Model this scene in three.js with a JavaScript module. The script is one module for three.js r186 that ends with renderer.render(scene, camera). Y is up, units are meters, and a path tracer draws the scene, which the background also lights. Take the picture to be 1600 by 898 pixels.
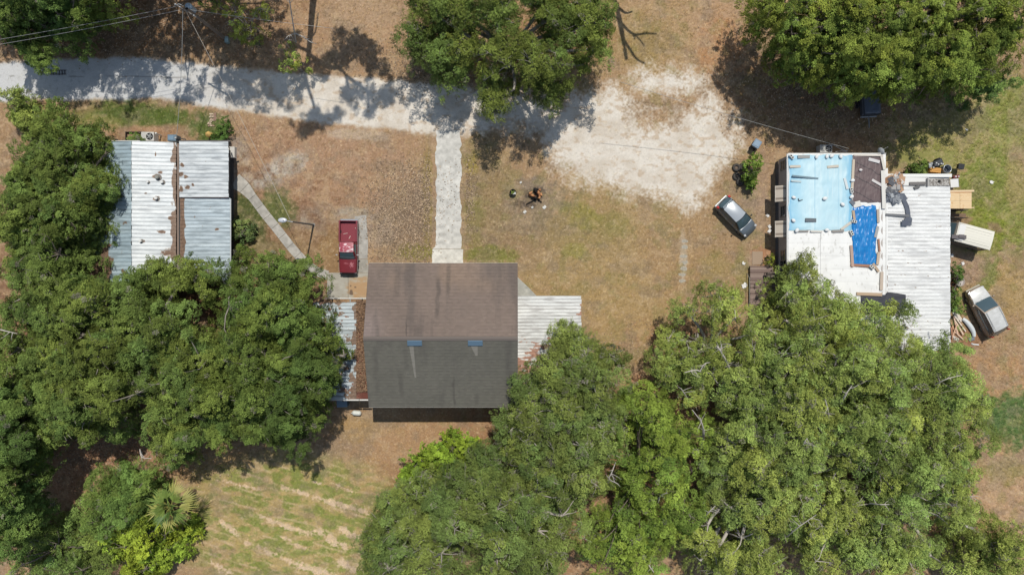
import * as THREE from 'three';
import { RoundedBoxGeometry } from 'three/addons/geometries/RoundedBoxGeometry.js';
import { mergeGeometries, toCreasedNormals } from 'three/addons/utils/BufferGeometryUtils.js';

// ---------------------------------------------------------------- camera, sky, sun, exposure
const scene = new THREE.Scene();
const ALT = 65, PPM = 16.5;                                   // drone height, photo pixels per metre on the ground
const camera = new THREE.PerspectiveCamera(2 * Math.atan(449 / PPM / ALT) * 180 / Math.PI, 1024 / 574, 0.5, 6000);
camera.position.set(0, ALT, 0); camera.up.set(0, 0, -1); camera.lookAt(0, 0, 0);
const SUN = new THREE.Vector3(0.115, 1, -0.485).normalize();
{ // clear, slightly hazy summer sky: deeper blue overhead, pale towards the horizon, brighter round the sun
  const w = 256, h = 128, d = new Float32Array(w * h * 4), v = new THREE.Vector3();
  for (let j = 0; j < h; j++) for (let i = 0; i < w; i++) {
    const el = ((j + 0.5) / h - 0.5) * Math.PI, az = ((i + 0.5) / w - 0.5) * 2 * Math.PI; v.set(Math.cos(el) * Math.cos(az), Math.sin(el), Math.cos(el) * Math.sin(az));
    const up = Math.max(0, v.y), haze = Math.pow(1 - up, 2.2), glow = Math.pow(Math.max(0, v.dot(SUN)), 14) * 0.55 + Math.pow(Math.max(0, v.dot(SUN)), 3) * 0.12, o = (j * w + i) * 4;
    d[o] = 0.165 + 0.40 * haze + glow * 0.9; d[o + 1] = 0.255 + 0.35 * haze + glow * 0.86; d[o + 2] = 0.41 + 0.26 * haze + glow * 0.77; d[o + 3] = 1;
  }
  const sky = new THREE.DataTexture(d, w, h, THREE.RGBAFormat, THREE.FloatType); sky.mapping = THREE.EquirectangularReflectionMapping; sky.magFilter = sky.minFilter = THREE.LinearFilter; sky.wrapS = THREE.RepeatWrapping; sky.needsUpdate = true;
  scene.background = sky; scene.environment = sky;
}
const sun = new THREE.DirectionalLight(new THREE.Color(1, 0.95, 0.86), 4.2);
sun.position.copy(SUN).multiplyScalar(200); sun.target.position.set(0, 0, 0);
sun.castShadow = true; sun.shadow.mapSize.set(4096, 4096);
Object.assign(sun.shadow.camera, { left: -70, right: 70, top: 50, bottom: -50, near: 1, far: 400 });
scene.add(sun, sun.target);
const renderer = new THREE.WebGLRenderer({ antialias: true });
renderer.setSize(1024, 574); renderer.toneMapping = THREE.LinearToneMapping; renderer.toneMappingExposure = 1.0;
renderer.shadowMap.enabled = true;
const KEY = 1.38;                                             // what sunlit ground of albedo 1 shows at this exposure

// ---------------------------------------------------------------- helpers
function rngOf(seed) { let a = seed >>> 0; return () => { a = (a + 0x6D2B79F5) | 0; let t = Math.imul(a ^ (a >>> 15), 1 | a); t = (t + Math.imul(t ^ (t >>> 7), 61 | t)) ^ t; return ((t ^ (t >>> 14)) >>> 0) / 4294967296; }; }
function h2(ix, iy) { let h = Math.imul(ix, 374761393) ^ Math.imul(iy, 668265263); h = Math.imul(h ^ (h >>> 13), 1274126177); return ((h ^ (h >>> 16)) >>> 0) / 4294967296; }
function vn(x, y) { const ix = Math.floor(x), iy = Math.floor(y); let fx = x - ix, fy = y - iy; fx = fx * fx * (3 - 2 * fx); fy = fy * fy * (3 - 2 * fy); const a = h2(ix, iy), b = h2(ix + 1, iy), c = h2(ix, iy + 1), d = h2(ix + 1, iy + 1); return a + (b - a) * fx + (c - a) * fy + (a - b - c + d) * fx * fy; }
function fbm(x, y, o = 4) { let s = 0, a = 0.5, t = 0; for (let i = 0; i < o; i++) { s += a * vn(x + i * 17.3, y - i * 9.1); t += a; a *= 0.5; x *= 2.03; y *= 2.03; } return s / t; }
const clamp = (x, a = 0, b = 1) => Math.min(b, Math.max(a, x));
const sst = (a, b, x) => { const t = clamp((x - a) / (b - a)); return t * t * (3 - 2 * t); };
const lerp = (a, b, t) => a + (b - a) * t;
const mix3 = (a, b, t) => [a[0] + (b[0] - a[0]) * t, a[1] + (b[1] - a[1]) * t, a[2] + (b[2] - a[2]) * t];
const toLin = (c) => { c /= 255; return c <= 0.04045 ? c / 12.92 : Math.pow((c + 0.055) / 1.055, 2.4); };
const toS = (l) => 255 * (l <= 0.0031308 ? l * 12.92 : 1.055 * Math.pow(l, 1 / 2.4) - 0.055);
const lut = new Float32Array(256 * 8).map((_, i) => toS(Math.min(0.9, toLin(i / 8) / KEY)));
const base8 = (c) => lut[clamp(Math.round(c * 8), 0, 2047)];  // colour as it looks in sunlight -> base colour (sRGB 8 bit)
const C = (r, g, b) => new THREE.Color().setRGB(Math.min(0.88, toLin(r) / KEY), Math.min(0.88, toLin(g) / KEY), Math.min(0.88, toLin(b) / KEY));
const G = (px, py, h = 0) => new THREE.Vector3((px - 800) / PPM * (ALT - h) / ALT, h, (py - 449) / PPM * (ALT - h) / ALT);  // survey point: photo pixel of a point whose height is known
const matCache = new Map();
function M(r, g, b, rough = 0.8, metal = 0, extra = {}) {
  const key = [r, g, b, rough, metal, JSON.stringify(extra)].join();
  if (!matCache.has(key)) { const p = Object.keys(extra).length ? new THREE.MeshPhysicalMaterial({ roughness: rough, metalness: metal, side: THREE.DoubleSide, ...extra }) : new THREE.MeshStandardMaterial({ roughness: rough, metalness: metal, side: THREE.DoubleSide }); p.color.copy(C(r, g, b)); matCache.set(key, p); }
  return matCache.get(key);
}
const taken = {};
const numbered = (n) => { taken[n] = (taken[n] ?? -1) + 1; return taken[n] ? n + '_' + String(taken[n]).padStart(3, '0') : n; };
function tag(o, label, category, group) { o.userData.label = label; o.userData.category = category; if (group) o.userData.group = group; return o; }
function thing(name, label, category, p = [0, 0, 0], turn = 0, group) {
  const o = new THREE.Group(); o.name = numbered(name); if (p.isVector3) o.position.copy(p); else o.position.set(...p); o.rotation.y = turn; scene.add(o); return tag(o, label, category, group);
}
function mesh(name, geo, mat, parent) { const o = new THREE.Mesh(geo, mat); o.name = parent === scene ? numbered(name) : name; o.castShadow = o.receiveShadow = true; (parent ?? scene).add(o); return o; }
function struct(name, geo, mat) { const o = mesh(name, geo, mat, scene); o.userData.kind = 'structure'; return o; }
const put = (g, x, y, z, ry = 0, rx = 0, rz = 0) => { g.applyMatrix4(new THREE.Matrix4().makeRotationFromEuler(new THREE.Euler(rx, ry, rz, 'YXZ'))); g.translate(x, y, z); return g; };
const box = (w, h, d, x = 0, y = 0, z = 0, ry = 0, rx = 0, rz = 0) => put(new THREE.BoxGeometry(w, h, d), x, y, z, ry, rx, rz);
const rbox = (w, h, d, r, x = 0, y = 0, z = 0, ry = 0, rx = 0, rz = 0, seg = 2) => put(new RoundedBoxGeometry(w, h, d, seg, r), x, y, z, ry, rx, rz);
const cyl = (r0, r1, h, x = 0, y = 0, z = 0, n = 14, rx = 0, rz = 0, ry = 0) => put(new THREE.CylinderGeometry(r1, r0, h, n), x, y, z, ry, rx, rz);
const merge = (list) => mergeGeometries(list.map((g) => { const k = g.index ? g.toNonIndexed() : g; for (const n of Object.keys(k.attributes)) if (!['position', 'normal', 'uv'].includes(n)) k.deleteAttribute(n); if (!k.attributes.uv) k.setAttribute('uv', new THREE.BufferAttribute(new Float32Array(k.attributes.position.count * 2), 2)); return k; }));
function grid(f, nu, nv, crease) {                             // f(u, v) -> [x, y, z], also gives uv
  const p = [], uv = [], ix = [];
  for (let j = 0; j <= nv; j++) for (let i = 0; i <= nu; i++) { p.push(...f(i / nu, j / nv)); uv.push(i / nu, j / nv); }
  for (let j = 0; j < nv; j++) for (let i = 0; i < nu; i++) { const a = j * (nu + 1) + i, b = a + 1, c = a + nu + 1, d = c + 1; ix.push(a, c, b, b, c, d); }
  const g = new THREE.BufferGeometry(); g.setAttribute('position', new THREE.Float32BufferAttribute(p, 3)); g.setAttribute('uv', new THREE.Float32BufferAttribute(uv, 2)); g.setIndex(ix); g.computeVertexNormals();
  return crease ? toCreasedNormals(g, crease) : g;
}
class Tubes {                                                 // collects tapered limbs into one geometry
  constructor() { this.p = []; this.ix = []; }
  add(pts, r0, r1, n = 5) {
    const m = pts.length, t = new THREE.Vector3(), a = new THREE.Vector3(), b = new THREE.Vector3();
    for (let i = 0; i < m; i++) {
      t.subVectors(pts[Math.min(m - 1, i + 1)], pts[Math.max(0, i - 1)]).normalize();
      a.set(Math.abs(t.y) > 0.9 ? 1 : 0, Math.abs(t.y) > 0.9 ? 0 : 1, 0).cross(t).normalize(); b.crossVectors(t, a);
      const r = lerp(r0, r1, i / (m - 1)), s = this.p.length / 3;
      for (let k = 0; k < n; k++) { const c = Math.cos(k / n * 6.2832) * r, d = Math.sin(k / n * 6.2832) * r; this.p.push(pts[i].x + a.x * c + b.x * d, pts[i].y + a.y * c + b.y * d, pts[i].z + a.z * c + b.z * d); }
      if (i) for (let k = 0; k < n; k++) { const q = (k + 1) % n; this.ix.push(s + k, s - n + k, s + q, s + q, s - n + k, s - n + q); }
    }
    return this;
  }
  geo() { const g = new THREE.BufferGeometry(); g.setAttribute('position', new THREE.Float32BufferAttribute(this.p, 3)); g.setIndex(this.ix); g.computeVertexNormals(); return g; }
}
function bend(a, b, rnd, k = 0.15, n = 4) {                    // a wavering path from a to b
  const L = a.distanceTo(b), c1 = a.clone().lerp(b, 0.35).add(new THREE.Vector3(rnd() - 0.5, rnd() - 0.3, rnd() - 0.5).multiplyScalar(L * k * 2)), c2 = a.clone().lerp(b, 0.7).add(new THREE.Vector3(rnd() - 0.5, rnd() - 0.3, rnd() - 0.5).multiplyScalar(L * k * 2));
  return new THREE.CubicBezierCurve3(a, c1, c2, b).getPoints(n);
}
function picture(w, h, f, wrap) {                              // colour map from f(u, v) -> sunlit look [r, g, b]
  const d = new Uint8Array(w * h * 4);
  for (let j = 0; j < h; j++) for (let i = 0; i < w; i++) { const c = f((i + 0.5) / w, (j + 0.5) / h), o = (j * w + i) * 4; d[o] = base8(c[0]); d[o + 1] = base8(c[1]); d[o + 2] = base8(c[2]); d[o + 3] = 255; }
  const t = new THREE.DataTexture(d, w, h); t.colorSpace = THREE.SRGBColorSpace; t.magFilter = t.minFilter = THREE.LinearFilter; t.wrapS = t.wrapT = wrap ?? THREE.ClampToEdgeWrapping; t.needsUpdate = true; return t;
}
function heights(w, h, f, wrap) {
  const d = new Uint8Array(w * h * 4);
  for (let j = 0; j < h; j++) for (let i = 0; i < w; i++) { const c = clamp(f((i + 0.5) / w, (j + 0.5) / h)) * 255, o = (j * w + i) * 4; d[o] = d[o + 1] = d[o + 2] = c; d[o + 3] = 255; }
  const t = new THREE.DataTexture(d, w, h); t.magFilter = t.minFilter = THREE.LinearFilter; t.wrapS = t.wrapT = wrap ?? THREE.ClampToEdgeWrapping; t.needsUpdate = true; return t;
}
const mapped = (map, rough = 0.8, metal = 0, extra = {}) => new THREE.MeshStandardMaterial({ map, roughness: rough, metalness: metal, side: THREE.DoubleSide, ...extra });
function polyDist(x, y, P) {                                   // signed distance in the units of P, inside > 0
  let d = 1e9, s = -1;
  for (let i = 0, j = P.length - 1; i < P.length; j = i++) {
    const [ax, ay] = P[j], [bx, by] = P[i], ex = bx - ax, ey = by - ay, wx = x - ax, wy = y - ay, t = clamp((wx * ex + wy * ey) / (ex * ex + ey * ey || 1));
    d = Math.min(d, (wx - ex * t) ** 2 + (wy - ey * t) ** 2);
    if ((ay > y) !== (by > y) && x < (bx - ax) * (y - ay) / (by - ay) + ax) s = -s;
  }
  return s * Math.sqrt(d);
}
function segDist(x, y, ax, ay, bx, by) { const ex = bx - ax, ey = by - ay, t = clamp(((x - ax) * ex + (y - ay) * ey) / (ex * ex + ey * ey || 1)); return Math.hypot(x - ax - ex * t, y - ay - ey * t); }

// ---------------------------------------------------------------- ground: surveyed in photo pixels on the ground plane (16.5 px = 1 m)
const TRACK = [[-80, 100], [0, 98], [100, 92], [200, 90], [300, 98], [400, 109], [480, 116], [560, 122], [640, 129], [740, 136], [800, 148], [850, 158], [900, 152], [955, 140], [985, 158], [1000, 176], [1040, 180], [1090, 172], [1108, 150], [1130, 166], [1150, 190], [1148, 225], [1122, 262], [1105, 300], [1080, 326], [1040, 306], [985, 300], [930, 280], [880, 270], [868, 238], [850, 205], [800, 196], [722, 206], [676, 207], [600, 200], [520, 195], [430, 180], [360, 172], [300, 161], [250, 154], [150, 154], [60, 156], [0, 158], [-80, 160]];
const PATCH = [[990, 126], [1015, 116], [1050, 114], [1095, 120], [1096, 136], [1060, 142], [1030, 136], [1000, 138]];
function sandAt(x, y) {
  let d = Math.max(polyDist(x, y, TRACK), polyDist(x, y, PATCH) - 1);
  const rough = sst(560, 900, x);
  d += (fbm(x / 14, y / 14, 4) - 0.5) * lerp(10, 34, rough) + (fbm(x / 3.2, y / 3.2, 3) - 0.5) * lerp(4, 16, rough);
  const hole = Math.hypot((x - 1010) / 70, (y - 205) / 42), hole2 = Math.hypot((x - 1120) / 34, (y - 190) / 26);   // worn grass islands in the clearing
  d -= 30 * sst(1.3, 0.1, hole) * (0.3 + 1.2 * fbm(x / 18 + 5, y / 18, 3)) * rough + 22 * sst(1.3, 0.1, hole2) * rough;
  return d;
}
// x, y, radius x, radius y, turn in degrees, sunlit colour, strength
const ZONES = [
  [480, 265, 210, 95, 0, [171, 136, 108], 0.8], [520, 60, 150, 75, 0, [172, 138, 106], 0.8], [560, 20, 70, 30, 0, [176, 150, 122], 0.5],
  [1010, 60, 150, 85, 0, [172, 142, 104], 0.8], [1000, 65, 60, 45, 10, [140, 122, 72], 0.55], [1130, 40, 60, 50, 0, [180, 146, 116], 0.6],
  [950, 390, 210, 130, 0, [160, 136, 92], 0.8], [980, 490, 130, 90, 0, [168, 140, 94], 0.7], [1070, 370, 80, 120, 0, [165, 134, 98], 0.75], [1150, 330, 60, 110, 0, [158, 130, 98], 0.7],
  [800, 360, 90, 55, 10, [150, 124, 96], 0.7], [760, 300, 50, 90, 0, [142, 124, 84], 0.55], [640, 340, 62, 80, 0, [150, 126, 104], 0.7],
  [445, 260, 46, 20, -22, [192, 184, 174], 0.92], [405, 284, 46, 15, 0, [176, 168, 158], 0.9], [560, 210, 55, 11, 4, [196, 182, 164], 0.55], [372, 262, 22, 55, 0, [176, 166, 154], 0.8], [350, 225, 30, 14, 0, [150, 138, 126], 0.7],
  [480, 342, 30, 20, 0, [158, 148, 136], 0.7], [550, 335, 35, 14, 0, [170, 162, 150], 0.8], [590, 360, 30, 30, 0, [168, 156, 144], 0.5],
  [668, 320, 9, 110, 0, [136, 122, 58], 0.55], [650, 395, 35, 15, 0, [128, 124, 58], 0.7], [735, 255, 14, 20, 0, [156, 138, 66], 0.6], [765, 398, 48, 16, 0, [118, 124, 52], 0.75], [740, 350, 16, 60, 0, [124, 118, 66], 0.5],
  [915, 340, 26, 24, 0, [138, 138, 58], 0.6], [900, 392, 22, 14, 0, [150, 146, 70], 0.6], [880, 325, 14, 12, 0, [120, 126, 60], 0.6], [960, 350, 30, 22, 0, [140, 132, 74], 0.5], [900, 360, 90, 40, 0, [140, 126, 78], 0.4],
  [838, 318, 56, 42, 0, [136, 122, 106], 0.5], [836, 290, 34, 16, 0, [128, 116, 106], 0.5], [832, 308, 26, 14, -30, [70, 60, 54], 0.75],
  [1068, 405, 7, 40, 0, [196, 182, 166], 0.7], [1120, 420, 30, 30, 0, [150, 134, 80], 0.5],
  [1180, 330, 24, 60, 0, [160, 138, 116], 0.6], [1196, 405, 30, 20, 0, [172, 124, 90], 0.9], [1172, 410, 14, 16, 0, [160, 136, 114], 0.8], [1190, 285, 16, 60, 0, [166, 140, 118], 0.6], [1160, 430, 14, 40, 0, [132, 128, 70], 0.6],
  [200, 30, 270, 75, 0, [142, 108, 78], 0.85], [730, 95, 70, 38, 0, [164, 122, 84], 0.8], [1310, 140, 200, 95, 0, [144, 112, 82], 0.85], [860, 60, 130, 60, 0, [160, 122, 86], 0.6], [1130, 75, 45, 55, 20, [178, 130, 90], 0.6],
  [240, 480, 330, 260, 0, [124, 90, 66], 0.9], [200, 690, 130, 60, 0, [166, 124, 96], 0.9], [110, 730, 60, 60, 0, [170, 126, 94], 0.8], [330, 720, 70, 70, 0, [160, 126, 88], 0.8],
  [800, 760, 270, 180, 0, [156, 116, 84], 0.85], [1080, 690, 170, 180, 0, [176, 130, 98], 0.9], [1350, 690, 220, 220, 0, [160, 122, 88], 0.8],
  [1510, 215, 130, 80, 0, [150, 142, 88], 0.85], [1555, 315, 75, 95, 0, [120, 136, 56], 0.78], [1450, 235, 70, 26, 0, [132, 134, 66], 0.7], [1580, 180, 60, 70, 0, [128, 138, 66], 0.75], [1540, 360, 40, 40, 0, [130, 138, 52], 0.7], [1590, 280, 20, 60, 0, [176, 144, 112], 0.5],
  [1575, 450, 60, 50, 0, [164, 138, 88], 0.75], [1545, 430, 16, 30, 20, [112, 124, 62], 0.7], [1512, 420, 34, 26, 0, [152, 124, 102], 0.85], [1500, 345, 20, 12, 0, [150, 116, 96], 0.8], [1510, 528, 34, 24, 0, [150, 108, 78], 0.85], [1496, 470, 8, 40, 0, [110, 124, 60], 0.7], [1555, 355, 16, 8, 30, [140, 110, 92], 0.7],
  [1560, 590, 90, 40, 0, [176, 138, 100], 0.85], [1575, 775, 80, 85, 0, [182, 148, 116], 0.85], [1530, 850, 70, 40, 0, [174, 132, 96], 0.8], [1590, 656, 62, 46, 0, [82, 110, 58], 0.95], [1575, 735, 40, 22, 0, [130, 130, 70], 0.4],
  [215, 180, 112, 24, 4, [88, 104, 46], 0.95], [100, 168, 60, 12, 0, [156, 130, 88], 0.7], [270, 205, 80, 12, 0, [150, 120, 92], 0.8], [322, 200, 26, 24, 0, [82, 104, 46], 0.85], [150, 190, 50, 14, 10, [150, 140, 82], 0.5], [225, 205, 55, 10, 0, [166, 128, 98], 0.8],
  [392, 340, 26, 48, -15, [80, 92, 46], 0.9], [434, 322, 26, 36, -20, [92, 104, 54], 0.85], [400, 400, 60, 34, 0, [104, 96, 58], 0.85], [460, 400, 40, 40, 40, [142, 118, 84], 0.7],
  [520, 395, 26, 40, 0, [150, 120, 80], 0.7], [640, 690, 110, 46, 0, [172, 138, 102], 0.85], [560, 668, 40, 26, 0, [170, 140, 92], 0.6],
  [450, 820, 190, 90, 12, [160, 152, 92], 0.85], [500, 740, 110, 34, 10, [158, 146, 88], 0.7], [400, 780, 60, 30, 20, [150, 124, 88], 0.6], [330, 850, 30, 60, 0, [172, 140, 110], 0.7], [570, 760, 26, 50, 20, [176, 146, 106], 0.7],
];
const STREAKS = [[442, 762, 500, 778, 5], [490, 776, 574, 800, 7], [420, 812, 485, 834, 6], [495, 830, 540, 856, 8], [385, 848, 432, 866, 6], [440, 870, 470, 884, 7], [470, 884, 525, 900, 9], [532, 826, 560, 840, 6], [345, 815, 372, 836, 6], [535, 880, 570, 898, 8], [392, 796, 420, 812, 5], [350, 752, 400, 764, 5], [330, 880, 360, 896, 7], [520, 755, 550, 768, 3], [440, 838, 462, 848, 4], [486, 752, 500, 756, 3], [460, 848, 476, 858, 4]];
const zonesOn = ZONES.map((z) => [z[0], z[1], z[2], z[3], Math.cos(z[4] * Math.PI / 180), Math.sin(z[4] * Math.PI / 180), z[5], z[6], Math.max(z[2], z[3]) * 1.5]);
function groundAt(x, y) {                                       // [sunlit colour, sandiness]
  const n1 = fbm(x / 60, y / 60, 4), n2 = fbm(x / 11 + 40, y / 11, 4), n3 = fbm(x / 2.6, y / 2.6 + 90, 3);
  let c = mix3([150, 120, 90], [178, 148, 114], n1 * 0.6 + n2 * 0.4);
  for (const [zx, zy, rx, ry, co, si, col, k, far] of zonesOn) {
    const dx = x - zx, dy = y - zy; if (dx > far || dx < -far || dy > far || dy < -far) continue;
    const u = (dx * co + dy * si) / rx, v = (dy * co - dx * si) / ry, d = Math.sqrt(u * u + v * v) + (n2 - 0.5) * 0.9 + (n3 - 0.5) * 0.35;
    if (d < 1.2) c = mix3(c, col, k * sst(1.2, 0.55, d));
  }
  const field = sst(1.15, 0.7, Math.hypot((x - 450) / 200, (y - 815) / 110));
  if (field > 0) c = mix3(c, mix3([176, 152, 104], [122, 134, 64], sst(0.36, 0.62, fbm(x / 16, y / 7 + 3, 4))), field * 0.75);
  for (const [ax, ay, bx, by, w] of STREAKS) { const d = segDist(x, y, ax, ay, bx, by) / (w * 0.75) + (n2 - 0.5) * 2.6 + (n3 - 0.5) * 2.2; if (d < 1) c = mix3(c, [218, 190, 162], 0.9 * sst(1, 0.3, d)); }
  if (field > 0) { const q = (y - x * 0.3 + 6 * (fbm(x / 40, y / 40, 2) - 0.5)) / 13, e = Math.abs(q - Math.round(q)); c = mix3(c, [206, 180, 146], field * 0.6 * sst(0.2, 0.05, e + (n3 - 0.5) * 0.25) * sst(0.45, 0.62, fbm(x / 22 + Math.round(q) * 5, Math.round(q) * 3, 3))); }
  c = mix3(c, [134, 118, 100], 0.4 * sst(0.5, 0.72, fbm(x / 24 + 60, y / 20, 4))); c = mix3(c, [192, 166, 130], 0.35 * sst(0.54, 0.74, fbm(x / 15 + 10, y / 12 + 44, 4))); c = mix3(c, [126, 122, 70], 0.3 * sst(0.56, 0.72, fbm(x / 18 + 90, y / 16 + 4, 4)) * sst(560, 760, x));
  const mottle = sst(0.52, 0.7, n3) * (0.25 + 0.5 * sst(1.3, 0.4, Math.hypot((x - 700) / 170, (y - 350) / 110)));
  c = mix3(c, [104, 84, 62], mottle * 0.55);
  c = mix3(c, [206, 182, 150], sst(0.62, 0.78, fbm(x / 2.1 + 70, y / 2.1, 3)) * 0.45);
  const s = sandAt(x, y), soft = sst(600, 900, x), sand = sst(-lerp(5, 24, soft), lerp(4, 14, soft), s + (n3 - 0.5) * 26 * soft + (n2 - 0.5) * 12 * soft);
  if (sand > 0) {
    const paved = sst(440, 250, x);
    let sc = mix3([224, 216, 204], [210, 199, 184], sst(0.35, 0.7, fbm(x / 26, y / 20 + 7, 4)));
    sc = mix3(sc, [202, 203, 204], paved * 0.9);
    sc = mix3(sc, [188, 164, 138], sst(0.56, 0.74, fbm(x / 9 + 3, y / 6, 4)) * 0.55 * (1 - paved));
    sc = mix3(sc, [150, 142, 134], sst(0.66, 0.84, fbm(x / 2.2, y / 1.6 + 33, 3)) * 0.3);
    const seam = Math.abs(y - 118 - (fbm(x / 30, 2, 3) - 0.5) * 4 - x * 0.01); if (x < 300 && seam < 1) sc = mix3(sc, [120, 116, 112], 0.4 * sst(0.4, 0.6, fbm(x / 20, 0, 3)));
    c = mix3(c, sc, sand);
  }
  const f = lerp(0.84, 0.94, sand) + lerp(0.34, 0.12, sand) * (n3 * 0.5 + vn(x * 0.9 + 11, y * 0.9) * 0.5);
  const w = 1 - sand; return [[c[0] * f * (1 + 0.008 * w), c[1] * f * (1 + 0.012 * w), c[2] * f * (1 + 0.02 * w)], sand];
}
const GW = 108, GD = 63;                                        // metres the surveyed sheet covers
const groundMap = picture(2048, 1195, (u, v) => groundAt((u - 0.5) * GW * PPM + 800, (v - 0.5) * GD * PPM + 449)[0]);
const groundBump = heights(1024, 597, (u, v) => { const x = u * GW * 16, y = v * GD * 16; return 0.5 * fbm(x / 4, y / 4, 3) + 0.5 * fbm(x / 30, y / 30, 3); });
const groundMat = mapped(groundMap, 0.95, 0, { bumpMap: groundBump, bumpScale: 0.018 });
const worldUV = (g, w, d) => { const p = g.attributes.position, uv = new Float32Array(p.count * 2); for (let i = 0; i < p.count; i++) { uv[2 * i] = p.getX(i) / w + 0.5; uv[2 * i + 1] = p.getZ(i) / d + 0.5; } g.setAttribute('uv', new THREE.BufferAttribute(uv, 2)); return g; };
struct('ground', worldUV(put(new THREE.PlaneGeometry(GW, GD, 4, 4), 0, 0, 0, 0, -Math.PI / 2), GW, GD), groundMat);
{ // farther land, all round the surveyed sheet
  const far = picture(512, 512, (u, v) => mix3([168, 142, 108], [132, 124, 78], fbm(u * 9, v * 9, 5)).map((c) => c * (0.8 + 0.4 * fbm(u * 90, v * 90, 3))), THREE.MirroredRepeatWrapping); far.repeat.set(60, 60);
  struct('terrain', put(new THREE.PlaneGeometry(5000, 5000), 0, -0.06, 0, 0, -Math.PI / 2), mapped(far, 0.95));
}
function regionMesh(f, x0, y0, x1, y1, cell, lift) {            // the part of a px grid where f > 0, as a sheet on the ground
  const p = [], ix = [], nx = Math.ceil((x1 - x0) / cell), ny = Math.ceil((y1 - y0) / cell), val = new Float32Array((nx + 1) * (ny + 1));
  for (let j = 0; j <= ny; j++) for (let i = 0; i <= nx; i++) val[j * (nx + 1) + i] = f(x0 + i * cell, y0 + j * cell);
  const at = (x, y) => { p.push((x - 800) / PPM, lift, (y - 449) / PPM); return p.length / 3 - 1; };
  for (let j = 0; j < ny; j++) for (let i = 0; i < nx; i++) {
    const q = [[i, j], [i, j + 1], [i + 1, j + 1], [i + 1, j]], v = q.map(([a, b]) => val[b * (nx + 1) + a]); if (v.every((t) => t <= 0)) continue;
    const poly = [];
    for (let k = 0; k < 4; k++) { const n = (k + 1) % 4; if (v[k] > 0) poly.push(at(x0 + q[k][0] * cell, y0 + q[k][1] * cell)); if ((v[k] > 0) !== (v[n] > 0)) { const t = v[k] / (v[k] - v[n]); poly.push(at(x0 + lerp(q[k][0], q[n][0], t) * cell, y0 + lerp(q[k][1], q[n][1], t) * cell)); } }
    for (let k = 2; k < poly.length; k++) ix.push(poly[0], poly[k - 1], poly[k]);
  }
  const g = new THREE.BufferGeometry(); g.setAttribute('position', new THREE.Float32BufferAttribute(p, 3)); g.setIndex(ix); g.computeVertexNormals(); return worldUV(g, GW, GD);
}
struct('road', regionMesh((x, y) => sandAt(x, y) - 2, -80, 76, 1165, 345, 3.2, 0.006), groundMat);

// concrete
const concreteMap = picture(512, 512, (u, v) => { const n = fbm(u * 14, v * 14, 5), m = fbm(u * 4 + 9, v * 4, 3), k = vn(u * 300, v * 300); const c = 150 + 60 * n + 24 * (m - 0.5) + 18 * (k - 0.5); return [c, c * 0.985, c * 0.95]; }, THREE.MirroredRepeatWrapping);
const slabMat = (r, g, b) => { const m = mapped(concreteMap, 0.92); m.color.setRGB(toLin(r) / toLin(184), toLin(g) / toLin(182), toLin(b) / toLin(176)); return m; };
function slab(pts, h0, h1, mat, parent, name = 'concrete_slab') { // polygon in ground px, a slab from h0 to h1
  const s = new THREE.Shape(pts.map(([x, y]) => new THREE.Vector2((x - 800) / PPM, -(y - 449) / PPM)));
  const g = put(new THREE.ExtrudeGeometry(s, { depth: h1 - h0, bevelEnabled: false }), 0, h0, 0, 0, -Math.PI / 2), p = g.attributes.position, uv = g.attributes.uv;
  for (let i = 0; i < p.count; i++) uv.setXY(i, p.getX(i) / 5, p.getZ(i) / 5);
  return mesh(name, g, mat, parent);
}
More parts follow.
